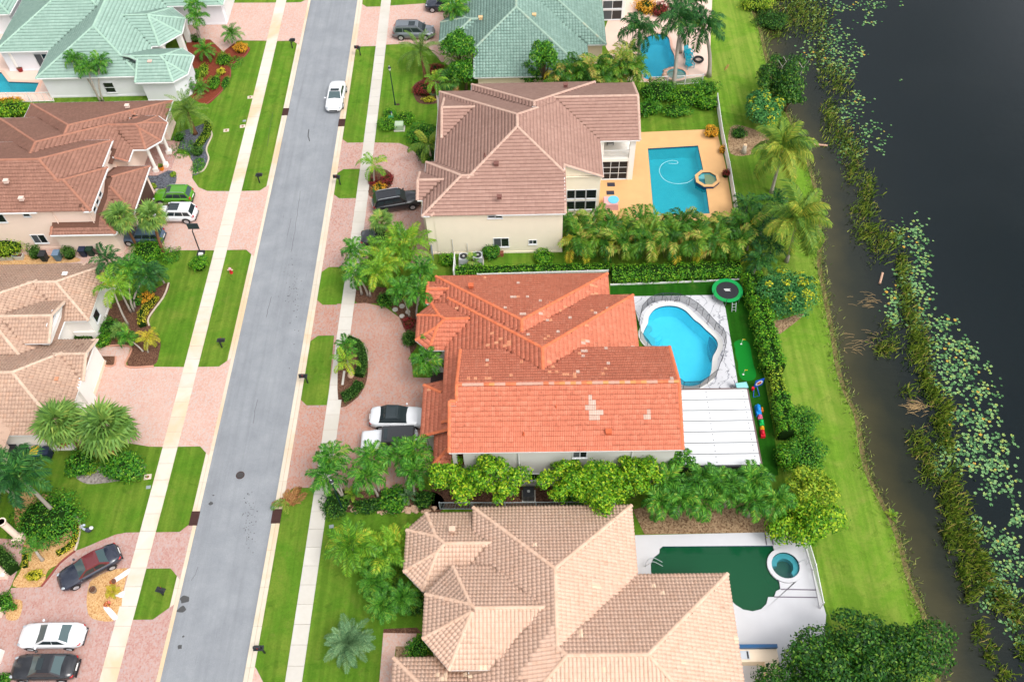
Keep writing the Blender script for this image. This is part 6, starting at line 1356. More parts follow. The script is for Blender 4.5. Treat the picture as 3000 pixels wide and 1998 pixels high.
def fan_mesh(name, mat, r=.95, n=17, pet=.9, seed=0):
    rd = random.Random(seed); b = MB(); b.add([(0, -.02, 0), (0, .02, 0), (pet, .015, .12), (pet, -.015, .12)], [(0, 1, 2, 3)])
    for k in range(n):
        a = R(-140+280*k/(n-1)); l = r*(1-.25*abs(a)/R(140))*rd.uniform(.85, 1.1); d = Vector((math.cos(a), math.sin(a), 0)); sd = Vector((-math.sin(a), math.cos(a), 0)); p0 = Vector((pet, 0, .12)); w_ = r*.085
        p1 = p0+d*l*.55+Vector((0, 0, .03*(k % 2))); p2 = p0+d*l-Vector((0, 0, .38*l*rd.uniform(.6, 1.3)))
        b.add([p0, p1-sd*w_, p2, p1+sd*w_], [(0, 1, 2, 3)])
    return b.mesh(name, mat)
FANM = {}
def trunk(root, h, r0, r1, m_, lean=(0, 0), n=8, boot=None, bulge=0.0):
    b = MB(); pts = []; rs = []
    for k in range(n+1):
        u = k/n; pts.append((lean[0]*u*u, lean[1]*u*u, h*u)); rs.append(r0+(r1-r0)*u+bulge*math.sin(u*math.pi)*.5+(r0*.45*max(0, 1-u*7)))
    b.tube(pts, rs, 10); return b.build('trunk', m_, root, True)
PALMN = [0]
def palm(label, px, py, zc, kind='arch', n=12, k=1.0, tr=.11, tm=None, group=None, el=(75, -25), lean=None, base_px=None, shaft=True, name='palm_tree', mats=None, cat='palm'):
    x, y, _ = at(px, py, zc)
    if base_px is not None: bx_, by_, _ = at(*base_px)
    else:
        rd = random.Random(int(px*7+py)); bx_, by_ = x+rd.uniform(-.3, .3), y+rd.uniform(-.3, .3)
    root = thing(name, label, cat, (bx_, by_, 0), 0, group); ln = (x-bx_, y-by_); top = Vector((ln[0], ln[1], zc))
    if zc > .5: trunk(root, zc-.15, tr, tr*.72, tm or TRUNKG, ln)
    if shaft and kind in ('arch', 'dark', 'royal', 'bottle'): MB().tube([(ln[0], ln[1], zc-.75*k), (ln[0], ln[1], zc+.1)], [tr*.9, tr*.6], 8).build('crownshaft', plain('crownshaft', srgb(120, 160, 70), .5), root, True)
    ms = fronds(kind); ph = random.uniform(0, 6.28)
    for i in range(n):
        u = (i+.5)/n; e = R(el[0]+(el[1]-el[0])*u**.9+random.uniform(-8, 8)); az = ph+i*2.39996+random.uniform(-.2, .2)
        o = link(ms[i % 3] if not (mats and i in mats) else fronds(mats[i])[i % 3], 'frond', root); o.location = top+Vector((.05*math.cos(az), .05*math.sin(az), random.uniform(-.08, .08)))
        o.rotation_euler = (random.uniform(-.25, .25), -e+.3, az); q = k*random.uniform(.88, 1.1); o.scale = (q, q, q)
    return root
def fanpalm(label, px, py, zc, n=26, k=1.0, kind='fan', tr=.2, base_px=None, tm=None, group=None, dead=2):
    x, y, _ = at(px, py, zc); bx_, by_ = (x, y) if base_px is None else at(*base_px)[:2]
    root = thing('fan_palm', label, 'palm', (bx_, by_, 0), 0, group); ln = (x-bx_, y-by_)
    if zc > .6: trunk(root, zc, tr*.9, tr, tm or TRUNKB, ln)
    if kind not in FANM: FANM[kind] = [fan_mesh('fan_leaf', LM[kind], seed=q) for q in range(3)]
    if 'dead' not in FANM: FANM['dead'] = [fan_mesh('fan_leaf', LM['dead'], .8, seed=9)]
    ph = random.uniform(0, 6)
    for i in range(n):
        u = (i+.5)/n; e = R(80-115*u**.85+random.uniform(-8, 8)); az = ph+i*2.39996
        o = link(FANM[kind][i % 3] if i < n-dead else FANM['dead'][0], 'fan_leaf', root); o.location = (ln[0], ln[1], zc); o.rotation_euler = (random.uniform(-.3, .3), -e+.15, az); q = k*random.uniform(.85, 1.12); o.scale = (q, q, q)
    return root
def clump(label, px, py, zc, kind='areca', stems=6, per=4, spread=.7, k=1.0, h=None, group=None, name='areca_palm', dead=0, Y=None):
    """a many-stemmed palm: the stems rise from one base and each carries a few fronds"""
    x, y, _ = at(px, py, zc*.6)
    if Y is not None: x, y = x*Y/y, Y
    root = thing(name, label, 'palm', (x, y, 0), 0, group); ms = fronds(kind); sb = MB(); j = 0
    for s_ in range(stems):
        a = s_*2.39996; rr = spread*math.sqrt((s_+.5)/stems); hz = zc*random.uniform(.7, 1.05)*(1-.25*rr/max(spread, .1)); p = (rr*math.cos(a), rr*math.sin(a)); sb.tube([(p[0]*.35, p[1]*.35, 0), (p[0]*.8, p[1]*.8, hz*.6), (p[0], p[1], hz)], [.05, .045, .035], 5)
        for q in range(per):
            az = a+q*2.3+random.uniform(-.5, .5); e = R(68-85*q/max(per-1, 1)+random.uniform(-10, 10)); dd = dead and random.random() < dead and q == per-1
            o = link(fronds('yellow')[j % 3] if dd else ms[j % 3], 'frond', root); j += 1; o.location = (p[0], p[1], hz); o.rotation_euler = (random.uniform(-.3, .3), -e+.35, az); u = k*random.uniform(.85, 1.15); o.scale = (u, u, u)
    sb.build('stems', plain('cane_green', srgb(130, 140, 70), .6), root); return root
def leaves(C, N, size, seed, flat=.5, cup=.0):
    """leaf quads at points C with outward normals N -> vertex and face arrays"""
    rg = np.random.default_rng(seed); n = len(C); N = N+rg.normal(0, flat, (n, 3)); N[:, 2] += .35; N /= np.linalg.norm(N, axis=1)[:, None]
    A = np.cross(N, rg.normal(0, 1, (n, 3))); A /= np.linalg.norm(A, axis=1)[:, None]; B_ = np.cross(N, A); s_ = size*rg.uniform(.6, 1.35, n)[:, None]
    V = np.stack([C-A*s_, C-B_*s_*.5+N*s_*.08, C+A*s_, C+B_*s_*.5+N*s_*.08], 1).reshape(-1, 3); Fc = (np.arange(n)*4)[:, None]+np.arange(4)[None]
    return V, Fc
def leafobj(name, V, Fc, mat, parent):
    me = bpy.data.meshes.new(name); nf = len(Fc); me.vertices.add(len(V)); me.vertices.foreach_set('co', V.astype(np.float32).ravel()); me.loops.add(nf*4); me.loops.foreach_set('vertex_index', Fc.astype(np.int32).ravel()); me.polygons.add(nf)
    me.polygons.foreach_set('loop_start', np.arange(0, nf*4, 4, dtype=np.int32)); me.polygons.foreach_set('loop_total', np.full(nf, 4, np.int32)); me.materials.append(mat); me.update(calc_edges=True); return link(me, name, parent)
def lump(cs, rs, n, seed, inner=.25):
    """points on and in a union of ellipsoids, none buried deep in a neighbour"""
    rg = np.random.default_rng(seed); cs = np.array(cs, float); rs = np.array(rs, float); rs = rs if rs.ndim == 2 else np.stack([rs]*3, 1); wgt = (rs[:, 0]*rs[:, 1])**.75; idx = rg.choice(len(cs), n*2, p=wgt/wgt.sum())
    d = rg.normal(0, 1, (n*2, 3)); d /= np.linalg.norm(d, axis=1)[:, None]; d[:, 2] = np.where(d[:, 2] < -.35, -d[:, 2], d[:, 2]); u_ = rg.random(n*2); rad = np.where(u_ < inner, rg.uniform(.45, .95, n*2), np.where(u_ > .84, rg.uniform(1.0, 1.32, n*2), rg.uniform(.86, 1.1, n*2)))[:, None]
    P = cs[idx]+d*rs[idx]*rad; deep = np.min(np.stack([np.linalg.norm((P-c)/r, axis=1) for c, r in zip(cs, rs)]), 0); ok = deep > .5; return P[ok][:n], d[ok][:n]
TM = {
 'bright': leafmat('leaf_bright', [(0, srgb(40, 96, 12)), (.3, srgb(76, 136, 20)), (.6, srgb(114, 168, 28)), (.85, srgb(156, 192, 38)), (1, srgb(196, 204, 54))], .3),
 'mid': leafmat('leaf_mid', [(0, srgb(30, 84, 22)), (.4, srgb(54, 120, 30)), (.8, srgb(92, 156, 40)), (1, srgb(140, 176, 50))], .3),
 'dark': leafmat('leaf_dark', [(0, srgb(18, 58, 20)), (.4, srgb(36, 86, 26)), (.75, srgb(64, 116, 34)), (1, srgb(112, 146, 44))], .28),
 'blue': leafmat('leaf_bluegreen', [(0, srgb(34, 92, 48)), (.5, srgb(62, 130, 66)), (1, srgb(104, 164, 80))], .3),
 'hedge': leafmat('leaf_hedge', [(0, srgb(34, 92, 16)), (.4, srgb(66, 134, 22)), (.8, srgb(108, 168, 34)), (1, srgb(160, 196, 48))], .3),
 'yellow': leafmat('leaf_yellow', [(0, srgb(130, 150, 30)), (.4, srgb(186, 186, 40)), (.8, srgb(222, 206, 60)), (1, srgb(236, 220, 100))], .3),
 'lime': leafmat('leaf_lime', [(0, srgb(70, 120, 24)), (.5, srgb(130, 168, 36)), (1, srgb(190, 200, 60))], .3),
 'orange': leafmat('leaf_orange', [(0, srgb(150, 120, 30)), (.4, srgb(220, 150, 36)), (1, srgb(240, 190, 60))], .3),
 'red': leafmat('leaf_red', [(0, srgb(90, 22, 30)), (.5, srgb(136, 34, 44)), (.9, srgb(150, 60, 50)), (1, srgb(70, 80, 40))], .25),
 'clip': leafmat('leaf_clipped', [(0, srgb(40, 82, 30)), (.5, srgb(66, 110, 38)), (1, srgb(98, 136, 50))], .25),
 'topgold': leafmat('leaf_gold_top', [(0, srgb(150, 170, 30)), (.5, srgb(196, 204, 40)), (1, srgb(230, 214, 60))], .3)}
CORE = plain('shrub_core', srgb(30, 54, 18), .9, .05, var=.3)  # dark tone stands in for the shade inside shrubs and hedges
def tree(label, px, py, zc, rx, ry, rz_, mat='mid', n=6000, leaf=.15, subs=14, seed=1, trunk_h=None, group=None, name='broadleaf_tree', branch=True, gold=0, tm=None, subr=(.3, .48)):
    x, y, _ = at(px, py, zc); root = thing(name, label, 'tree', (x, y, 0), 0, group); rd = random.Random(seed); cs = []; rs = []
    for k in range(subs):
        a = k*2.39996+rd.uniform(-.5, .5); q = math.sqrt((k+.5)/subs)*rd.uniform(.6, .95); h = rd.uniform(-.4, .62)*(1-q*.5); f = rd.uniform(subr[0]*.75, subr[1]); cs.append((rx*q*math.cos(a), ry*q*math.sin(a), zc+rz_*h)); rs.append((f*rx*rd.uniform(.85, 1.15), f*ry*rd.uniform(.85, 1.15), f*rz_*.95))
    P, N = lump(cs, rs, n, seed); V, Fc = leaves(P, N, leaf, seed); leafobj('crown', V, Fc, TM[mat], root)
    if gold:
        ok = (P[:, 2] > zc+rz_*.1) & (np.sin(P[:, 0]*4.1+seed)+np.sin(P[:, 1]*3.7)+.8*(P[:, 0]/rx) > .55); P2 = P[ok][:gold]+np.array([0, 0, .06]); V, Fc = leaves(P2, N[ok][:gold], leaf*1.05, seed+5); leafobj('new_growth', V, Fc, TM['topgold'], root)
    th = trunk_h or zc*.9; b = MB(); b.tube([(0, 0, 0), (.1, .05, th*.5), (0, 0, th)], [.2*max(rx, 1)/2, .15*max(rx, 1)/2, .1], 8)
    if branch:
        for c in cs[::2]: b.tube([(0, 0, th*.5), (c[0]*.5, c[1]*.5, (c[2]+th*.5)/2+.1), (c[0], c[1], c[2]-.1)], [.09, .06, .03], 5)
    b.build('trunk', tm or BARK, root, True); return root
def shrub(label, px, py, r, h, mat='mid', n=900, leaf=.075, seed=None, ry=None, group=None, name='shrub', pts=None, core=True, cat='shrub', z0=0.0, rot=0.0):
    x, y, _ = at(px, py, h*.4); seed = seed or int(px*3+py); root = thing(name, label, cat, (x, y, z0), rot, group); rd = random.Random(seed); ry = ry or r
    cs, rs = [(0, 0, h*.42)], [(r*.8, ry*.8, h*.52)]
    for k in range(9): a = k*.7+rd.uniform(-.3, .3); e_ = rd.uniform(.4, .72); cs.append((r*e_*math.cos(a), ry*e_*math.sin(a), h*rd.uniform(.3, .68))); rs.append((r*rd.uniform(.26, .5), ry*rd.uniform(.26, .5), h*rd.uniform(.25, .42)))
    P, N = lump(cs, rs, n, seed, .2); P = P[P[:, 2] > .02]; N = N[:len(P)]; V, Fc = leaves(P, N, leaf, seed); leafobj('foliage', V, Fc, TM[mat], root)
    if core: MB().ball((0, 0, h*.36), r*.72, ry*.72, h*.46, 12, 7).build('stems', CORE, root, True)  # solid dark core painted as the shaded interior, not separate stems
    return root
def hedge(label, pts, w_, h, mat='hedge', dens=170, leaf=.085, name='hedge', group=None, seed=3, lumpy=.1, bump_=.35):
    """a hedge along a line: leaves over a rounded bar that swells and dips"""
    rg = np.random.default_rng(seed); p = np.array(smooth_path([(*q[:2],) for q in pts], 8)); c = p.mean(0); root = thing(name, label, 'hedge', (float(c[0]), float(c[1]), 0), 0, group); seg = np.linalg.norm(np.diff(p, axis=0), axis=1); cum = np.concatenate([[0], np.cumsum(seg)]); L = cum[-1]; n = int(dens*L*(w_+2*h)/2)
    s_ = rg.uniform(0, L, n); X = np.stack([np.interp(s_, cum, p[:, 0]), np.interp(s_, cum, p[:, 1])], 1); T = np.stack([np.interp(s_, cum[:-1], np.diff(p[:, 0])/seg), np.interp(s_, cum[:-1], np.diff(p[:, 1])/seg)], 1); T /= np.linalg.norm(T, axis=1)[:, None]; S = np.stack([T[:, 1], -T[:, 0]], 1)
    f = 1+lumpy*np.sin(s_*2.6+seed)+lumpy*.7*np.sin(s_*5.9+1)+rg.normal(0, .05, n); hh = 1+bump_*.25*np.sin(s_*3.7+2)+.06*np.sin(s_*9)
    a = rg.uniform(0, math.pi, n); ca, sa = np.cos(a), np.sin(a); sq = lambda v: np.sign(v)*np.abs(v)**.55; dep = rg.uniform(.8, 1.03, n)
    P = np.column_stack([X+S*(sq(ca)*w_/2*f*dep)[:, None], np.maximum(.04, sq(sa)*h*hh*dep)])-np.array([c[0], c[1], 0]); N = np.column_stack([S*ca[:, None], sa]); V, Fc = leaves(P, N, leaf, seed); leafobj('foliage', V, Fc, TM[mat], root)
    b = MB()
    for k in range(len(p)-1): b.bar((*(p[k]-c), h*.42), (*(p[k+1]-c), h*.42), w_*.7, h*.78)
    b.build('stems', CORE, root); return root  # solid dark bars painted as the hedge's shaded inside, not stems

ORD = 'first second third fourth fifth sixth seventh eighth ninth tenth eleventh twelfth thirteenth fourteenth fifteenth sixteenth seventeenth'.split()
def T_(n, x, y): o = TO[n]; return (o[0]+x/2.354, o[1]+y/2.354)
# ---- left side of the street
for q, b, lab, z in (((520, 415), (690, 700), 'leftmost of three palms standing against the mint roof', 4.3), ((600, 475), (692, 702), 'middle of three palms standing against the mint roof', 4.0), ((690, 420), (712, 700), 'rightmost of three palms standing against the mint roof', 4.6)):
    palm('green feather palm, '+lab, *T_(1, *q), z, 'arch', 12, .85, .1, base_px=T_(1, *b), group='palms by the mint house')
for q, b, lab in (((1340, 40), (1395, 300), 'taller feather palm'), ((1365, 120), (1375, 290), 'lower feather palm')): palm(lab+' of the pair before the mint house porch', *T_(1, *q), 4.2 if q[1] < 100 else 3.6, 'arch', 12, .9, .09, base_px=T_(1, *b))
for q, z, k, lab in (((1600, 235), 1.6, 1.25, 'bushy small palm at the top of the red mulch bed'), ((1410, 350), 1.3, 1.3, 'bushy small palm beside the mint house porch'), ((1290, 585), 1.0, 1.0, 'low palm at the corner of the mint house'), ((1385, 600), .9, .95, 'low palm in the red mulch bed below the clipped ovals')): palm(lab, *T_(1, *q), z, 'pygmy', 24, k, .08, el=(80, -35))
palm('large date palm with thick trunk beside the brown roof', *T_(1, 1290, 770), 3.0, 'date', 34, 1.08, .22, TRUNKB, el=(82, -22), base_px=T_(1, 1348, 925))
shrub('yellow orange croton at the end of the red mulch bed', *T_(1, 1660, 335), .95, .9, 'orange', 800); shrub('smaller yellow croton on the bed edge', *T_(1, 1525, 498), .55, .6, 'yellow', 500)
for q, r, ry, lab in (((1540, 410), 1.1, 1.3, 'largest clipped green oval in the red mulch bed'), ((1480, 570), .85, 1.5, 'long clipped green oval nearest the lawn'), ((1350, 520), .5, 1.1, 'narrow clipped green oval beside the mint house')): shrub(lab, *T_(1, *q), r, .8, 'hedge', 1100, .06, ry=ry)
shrub('dark round shrub pair at the mint house porch', *T_(1, 1350, 270), .6, .8, 'clip', 600); shrub('yellow flecked shrub along the mint house bed', *T_(1, 1400, 490), .7, .6, 'lime', 600, ry=1.6); shrub('low ground cover patch by the bed edging', *T_(1, 1610, 430), 1.2, .3, 'mid', 600, core=False); shrub('low green patch at the tip of the red bed', *T_(1, 1555, 570), .5, .35, 'mid', 400, ry=1.4)
shrub('lime green shrub mass at the left edge beside the pool fence', *T_(1, 70, 760), 2.6, 1.4, 'bright', 2600, .09, ry=1.5); shrub('orange red croton hedge above the lime shrubs', *T_(1, 60, 700), 2.0, .8, 'orange', 900, ry=.5)
hedge('yellow green clipped hedge curving along the slate bed', [t2(1, *q) for q in [(1435, 860), (1440, 910), (1400, 980), (1360, 1030)]], .9, .7, 'lime', 200, .06); shrub('round green bush at the lower end of the slate bed', *T_(1, 1362, 1045), .75, .9, 'clip', 800, .06)
shrub('low dark green ground cover beside the porch path', *T_(1, 1260, 1030), 1.6, .25, 'mid', 800, core=False); shrub('low green ground cover at the driveway curve', *T_(1, 1370, 1140), .8, .3, 'mid', 700, ry=1.3, core=False); shrub('green shrub below the date palm trunk', *T_(1, 1235, 950), .7, .8, 'mid', 500); shrub('small lime bush by the garage pillar', *T_(1, 1050, 1290), .5, .6, 'lime', 400); shrub('olive clump on the small slate bed', *T_(1, 1195, 1205), .4, .3, 'lime', 250, core=False)
fanpalm('left fan palm with slanted trunk by the brown garage roof', *T_(1, 830, 1500), 3.9, 30, .95, 'fan', .15, base_px=T_(4, 952, 143)); fanpalm('right fan palm with slanted trunk over the blue car', *T_(1, 1050, 1495), 3.9, 30, .95, 'fan', .15, base_px=T_(4, 1135, 185))
shrub('large yellow flecked bush below the slanted fan palms', *T_(4, 1015, 175), 1.9, 1.3, 'hedge', 2200, .08); shrub('dark ground cover at the driveway corner', *T_(4, 1170, 195), 1.2, .35, 'mid', 900, ry=1.3, core=False); shrub('round glossy bush on the lawn by the pavement', *T_(4, 1372, 255), .95, 1.3, 'hedge', 1500, .08)
shrub('yellow green bushy shrub at the left edge by bins', *T_(4, 50, 130), 1.9, 1.6, 'lime', 1600, .09); shrub('left clipped oval shrub by the peach wall', *T_(4, 240, 175), .75, 1.5, 'clip', 1000, .06, ry=.8); shrub('right clipped oval shrub between the bins', *T_(4, 475, 178), .75, 1.5, 'clip', 1000, .06, ry=.8)
for q, b, kind, lab, z, k in (((740, 235), (905, 585), 'dark', 'topmost palm of the group before the beige house', 4.6, .95), ((775, 420), (885, 675), 'lime', 'yellowish palm with leaning grey trunk before the beige house', 4.2, 1.1), ((905, 285), (927, 582), 'arch', 'palm with slim upright trunk in the beige house bed', 4.4, .95), ((1010, 330), (935, 560), 'dark', 'rightmost dark palm of the group before the beige house', 3.6, .95)): palm(lab, *T_(4, *q), z, kind, 13, k, .1, base_px=T_(4, *b))
palm('low dark palm on the lawn edge by the mulch bed', *T_(4, 1080, 320), 1.6, 'dark', 12, .7, .08); shrub('orange croton under the palms of the beige house', *T_(4, 1010, 490), .75, .9, 'orange', 700); hedge('yellow green hedge strip curving down the mulch bed', [t2(4, *q) for q in [(1085, 490), (1030, 550), (985, 620), (990, 690)]], .85, .6, 'yellow', 200, .06)
shrub('green shrub under the leaning palm trunk', *T_(4, 750, 690), 1.0, .9, 'mid', 900, ry=1.2); shrub('dark shrub behind the orange croton', *T_(4, 935, 505), .8, 1.0, 'mid', 700); fanpalm('small silver green fan palm by the beige house', *T_(4, 830, 720), .9, 18, .6, 'fan', .08); palm('small feather palm leaning over the mulch bed', *T_(4, 880, 760), 1.2, 'arch', 11, .7, .08, base_px=T_(4, 985, 855)); palm('small yellow palm at the mulch bed tip', *T_(4, 1020, 765), 1.3, 'yellow', 12, .65, .07, base_px=T_(4, 1022, 862))
hedge('low clipped hedge along the beige house wall', [t2(4, *q) for q in [(530, 770), (650, 765)]], .8, .6, 'clip', 200, .06); shrub('lime bush at the end of the low hedge', *T_(4, 710, 785), .85, .8, 'hedge', 800)
fanpalm('large left fan palm over the beige garage corner', *T_(4, 415, 1350), 3.4, 40, 1.25, 'fan', .2, base_px=T_(4, 560, 1530), dead=5); fanpalm('largest fan palm at the pink driveway corner', *T_(4, 735, 1385), 3.2, 46, 1.42, 'fan', .2, base_px=T_(7, 770, 60), dead=3)
shrub('bright green leafy bush below the largest fan palm', *T_(7, 850, 90), 2.0, 1.6, 'mid', 2400, .11, ry=1.5); shrub('green bush left of the bright leafy one', *T_(7, 560, 60), 1.5, 1.2, 'mid', 1500, .1); shrub('yellow tipped low plant by the grey rocks', *T_(7, 625, 100), .6, .5, 'lime', 400); shrub('dark hedge below the bins at the left edge', *T_(7, 120, 60), 2.4, .9, 'dark', 1500, .09, ry=1.0)
palm('tall royal palm with grey trunk leaning from the round shrub bed', *T_(7, 130, 150), 6.6, 'royal', 15, .95, .17, base_px=T_(7, 385, 405)); palm('second royal palm at the left edge', *T_(7, -60, 130), 6.4, 'royal', 15, .95, .17, base_px=T_(7, 145, 330))
shrub('big round shrub mass with small orange flowers', *T_(7, 330, 440), 3.1, 1.3, 'mid', 4200, .1, ry=2.6); hedge('yellow border hedge curving round the big shrub', [t2(7, *q) for q in [(525, 480), (530, 560), (495, 630), (400, 690)]], .5, .45, 'yellow', 220, .06); shrub('yellow border shrub at the gravel corner', *T_(7, 235, 835), .8, .5, 'yellow', 700, .06, ry=.5); hedge('yellow plants below the small cycad', [t2(7, *q) for q in [(185, 690), (180, 780)]], .5, .4, 'yellow', 200, .06)
palm('small palm with few long fronds by the porch column', *T_(7, 240, 655), 1.3, 'bottle', 7, .55, .13, el=(60, 5)); hedge('dark clipped hedge at the left porch', [t2(7, *q) for q in [(-60, 640), (40, 720), (110, 810)]], 1.2, 1.0, 'clip', 190, .06); shrub('green shrub at the left edge by the lower pillar', *T_(7, 20, 1020), .9, .8, 'mid', 700); shrub('small spiky plant in the corner gravel', *T_(7, 95, 1050), .3, .4, 'mid', 200, core=False); shrub('green shrub in the very bottom left corner', *T_(7, 15, 1560), .7, .7, 'mid', 600)
pl = palm('yellow green bromeliad rosette in the gravel island', 330, 1733, .1, 'yellow', 16, .34, .05, el=(70, 5), name='bromeliad', cat='plant')
# ---- right side, top
palm('feather palm beside the dark suv at the top', *T_(2, 790, 70), 4.0, 'arch', 14, 1.25, .12, base_px=T_(2, 800, 250)); palm('pale date palm in the lawn bed by the sage roof', *T_(2, 545, 355), 2.6, 'date', 26, 1.15, .2, TRUNKB, el=(80, -25), base_px=T_(2, 580, 545))
tree('broadleaf tree at the corner of the sage roof', *T_(2, 810, 330), 4.6, 2.0, 1.7, 2.4, 'mid', 5200, .13, seed=21); tree('lower broadleaf tree beside the sage house wall', *T_(2, 850, 500), 2.6, 2.0, 1.4, 1.9, 'mid', 3600, .13, seed=22); tree('broadleaf tree in front of the sage roof slope', *T_(2, 1400, 390), 6.0, 1.5, 1.3, 2.3, 'mid', 4600, .13, seed=23); tree('small broadleaf tree against the sage house wall', *T_(2, 1310, 520), 2.6, 1.6, 1.1, 1.7, 'mid', 2800, .12, seed=24)
palm('slim lime palm in front of the corner tree', *T_(2, 760, 405), 3.2, 'lime', 9, .55, .08, base_px=T_(2, 745, 500)); fanpalm('grey green fan palm beside the red shrub', *T_(2, 745, 560), 2.0, 22, .9, 'fandk', .12); palm('tall thin palm with drooping fronds left of the rose roof', *T_(2, 650, 560), 3.4, 'lime', 9, .8, .09, base_px=T_(2, 675, 820))
shrub('dark red shrub in the lawn bed below the date palm', *T_(2, 575, 615), 1.7, 1.0, 'red', 1600, .08, ry=1.4); shrub('yellow green rosettes at the front of the lawn bed', *T_(2, 605, 690), .9, .4, 'yellow', 500, ry=.5); shrub('red brown shrub behind the date palm trunk', *T_(2, 650, 480), 1.0, .9, 'red', 700); palm('blue grey agave in the lawn bed', *T_(2, 628, 665), .2, 'silver', 12, .3, .06, name='agave_plant', el=(75, 15), cat='plant')
shrub('left clipped shrub by the pale green cabinet', *T_(2, 320, 860), 1.2, .9, 'hedge', 1300); shrub('upper clipped shrub behind the teal pedestal', *T_(2, 335, 785), .9, .8, 'hedge', 900); shrub('right clipped shrub behind the pale green cabinet', *T_(2, 440, 820), 1.3, .9, 'hedge', 1200)
shrub('wide dark shrub at the edge of the brown driveway', *T_(2, 560, 930), 2.2, 1.2, 'mid', 2400, .1, ry=1.8); shrub('dark shrub with red flowers by the rose roof corner', *T_(2, 600, 1060), 1.4, 1.1, 'dark', 1400, .1); palm('long fronded palm leaning over the brown driveway', *T_(2, 600, 1000), 2.2, 'coco', 8, .62, .12, el=(70, -10))
palm('palm in the island beside the black suv', *T_(2, 225, 1140), 2.3, 'lime', 9, .95, .1, el=(70, -20)); shrub('dark red shrub round the island palm', *T_(2, 320, 1240), .8, .7, 'red', 700); shrub('red and orange bromeliads at the foot of the island palm', *T_(2, 260, 1290), .8, .45, 'orange', 500); shrub('dark green plants on the left of the island', *T_(2, 220, 1250), .6, .5, 'red', 500); shrub('small emerald plant at the island tip', *T_(2, 240, 1310), .4, .35, 'blue', 300)
fanpalm('fan palm below the black suv', 1118, 650, 2.2, 20, .8, 'fan', .12)
for k in range(11):
    u = k/10; clump('%s areca palm from the street side in the row behind the rose roof' % ORD[k], *T_(2, 1490+530*u, 430), 5.6+.6*math.sin(k*1.7), 'areca', 6, 4, .8, 1.0, dead=.35, Y=81.4+(.7 if k % 2 else -.5)+(1.6 if u > .75 else 0), group='areca row by the sage house', name='areca_palm')
palm('tall royal palm left of the free form pool', 1873, 92, 6.5, 'royal', 16, 1.0, .2, base_px=(1868, 210)); palm('tall royal palm with fat grey trunk in front of the free form pool', 1993, 62, 7.2, 'royal', 16, 1.0, .24, base_px=(1972, 258)); palm('tall royal palm on the lake side of the turquoise chairs', 2062, 80, 6.6, 'royal', 16, 1.02, .24, base_px=(2076, 224)); palm('royal palm at the top edge between the other crowns', 2010, 8, 6.5, 'royal', 14, 1.0, .2)
for q, r, h, m_, lab in (((1930, 268), 2.6, 1.6, 'mid', 'bright leafy shrub left of the tall palm trunk base'), ((2010, 285), 2.4, 1.5, 'hedge', 'lime green shrub right of the tall palm trunk base'), ((2065, 262), 1.8, 1.4, 'mid', 'dark green shrub at the end of the white pool fence'), ((2070, 305), 1.6, 1.2, 'hedge', 'leafy shrub above the orange deck corner'), ((1895, 320), 1.6, 1.2, 'mid', 'shrub mass beside the rose roof gable'), ((1980, 325), 1.8, .9, 'mid', 'low shrub above the orange deck')): shrub(lab, *q, r, h, m_, int(700*r), .1, ry=r*.7)
shrub('yellow bush behind the free form pool', 1890, 20, 1.6, 1.4, 'orange', 900, .1); shrub('dark red shrub behind the royal palms', 1935, 30, 1.4, 1.2, 'red', 800, .1); shrub('orange and yellow croton at the orange deck corner', 2084, 388, .9, 1.0, 'orange', 900, .08); shrub('small yellow croton on the white lake fence', 2117, 440, .45, .8, 'orange', 300); shrub('red flowered shrub on the white lake fence', 2126, 510, .5, .9, 'red', 350)
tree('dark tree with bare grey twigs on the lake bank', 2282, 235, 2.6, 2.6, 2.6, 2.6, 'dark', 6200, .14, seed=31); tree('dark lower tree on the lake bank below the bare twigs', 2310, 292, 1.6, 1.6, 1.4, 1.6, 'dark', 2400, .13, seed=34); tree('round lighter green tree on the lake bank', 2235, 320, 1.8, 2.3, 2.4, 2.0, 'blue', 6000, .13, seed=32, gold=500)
for a in ((2285, 200), (2300, 190), (2345, 205)):
    x, y, z = at(a[0], a[1], 4.2); b = MB(); b.tube([(x, y, 2.5), (x+.3, y+.2, 4.2), (x+.9, y+.6, 4.9)], [.05, .035, .015], 5); b.tube([(x+.3, y+.2, 4.2), (x-.2, y+.6, 4.8)], [.03, .012], 5); tag(b.build('bare_branch', plain('dead_wood', srgb(196, 188, 180), .8)), 'bare grey branch poking from the dark bank tree, '+('left' if a[0] < 2290 else 'middle' if a[0] < 2320 else 'right')+' one', 'branch')
palm('upper coconut palm with long yellow green fronds over the bank', 2292, 438, 5.6, 'coco', 20, 1.0, .17, TRUNKG, el=(80, -35), shaft=False); palm('lower coconut palm with long yellow green fronds over the bank', 2338, 640, 6.0, 'coco', 20, 1.02, .17, TRUNKG, el=(80, -35), shaft=False)
for k, q in enumerate([(2190, 600), (2240, 640), (2200, 690), (2260, 720), (2225, 760), (2270, 590)]): palm('dark understorey palm below the coconut palms, '+['upper left', 'in the middle', 'left by the hedge end', 'lowest on the lake side', 'lowest at the hedge', 'upper right'][k], *q, 2.2, 'dark', 10, .95, .1)
shrub('dark plants round the tree stump by the lake fence', 2165, 390, 1.0, .7, 'dark', 600); x, y, _ = at(2178, 448); r = thing('tree_stump', 'pale cut tree stump beside the coconut palm', 'stump', (x, y, 0)); MB().tube([(0, 0, 0), (0, 0, .5), (.02, 0, 1.1)], [.34, .22, .19], 12).build('trunk', plain('stump_grey', srgb(196, 184, 168), .85), r, True); MB().cyl((.02, 0, 1.1), .185, .01, 14).build('cut_face', plain('stump_cut', srgb(226, 190, 150), .8), r)
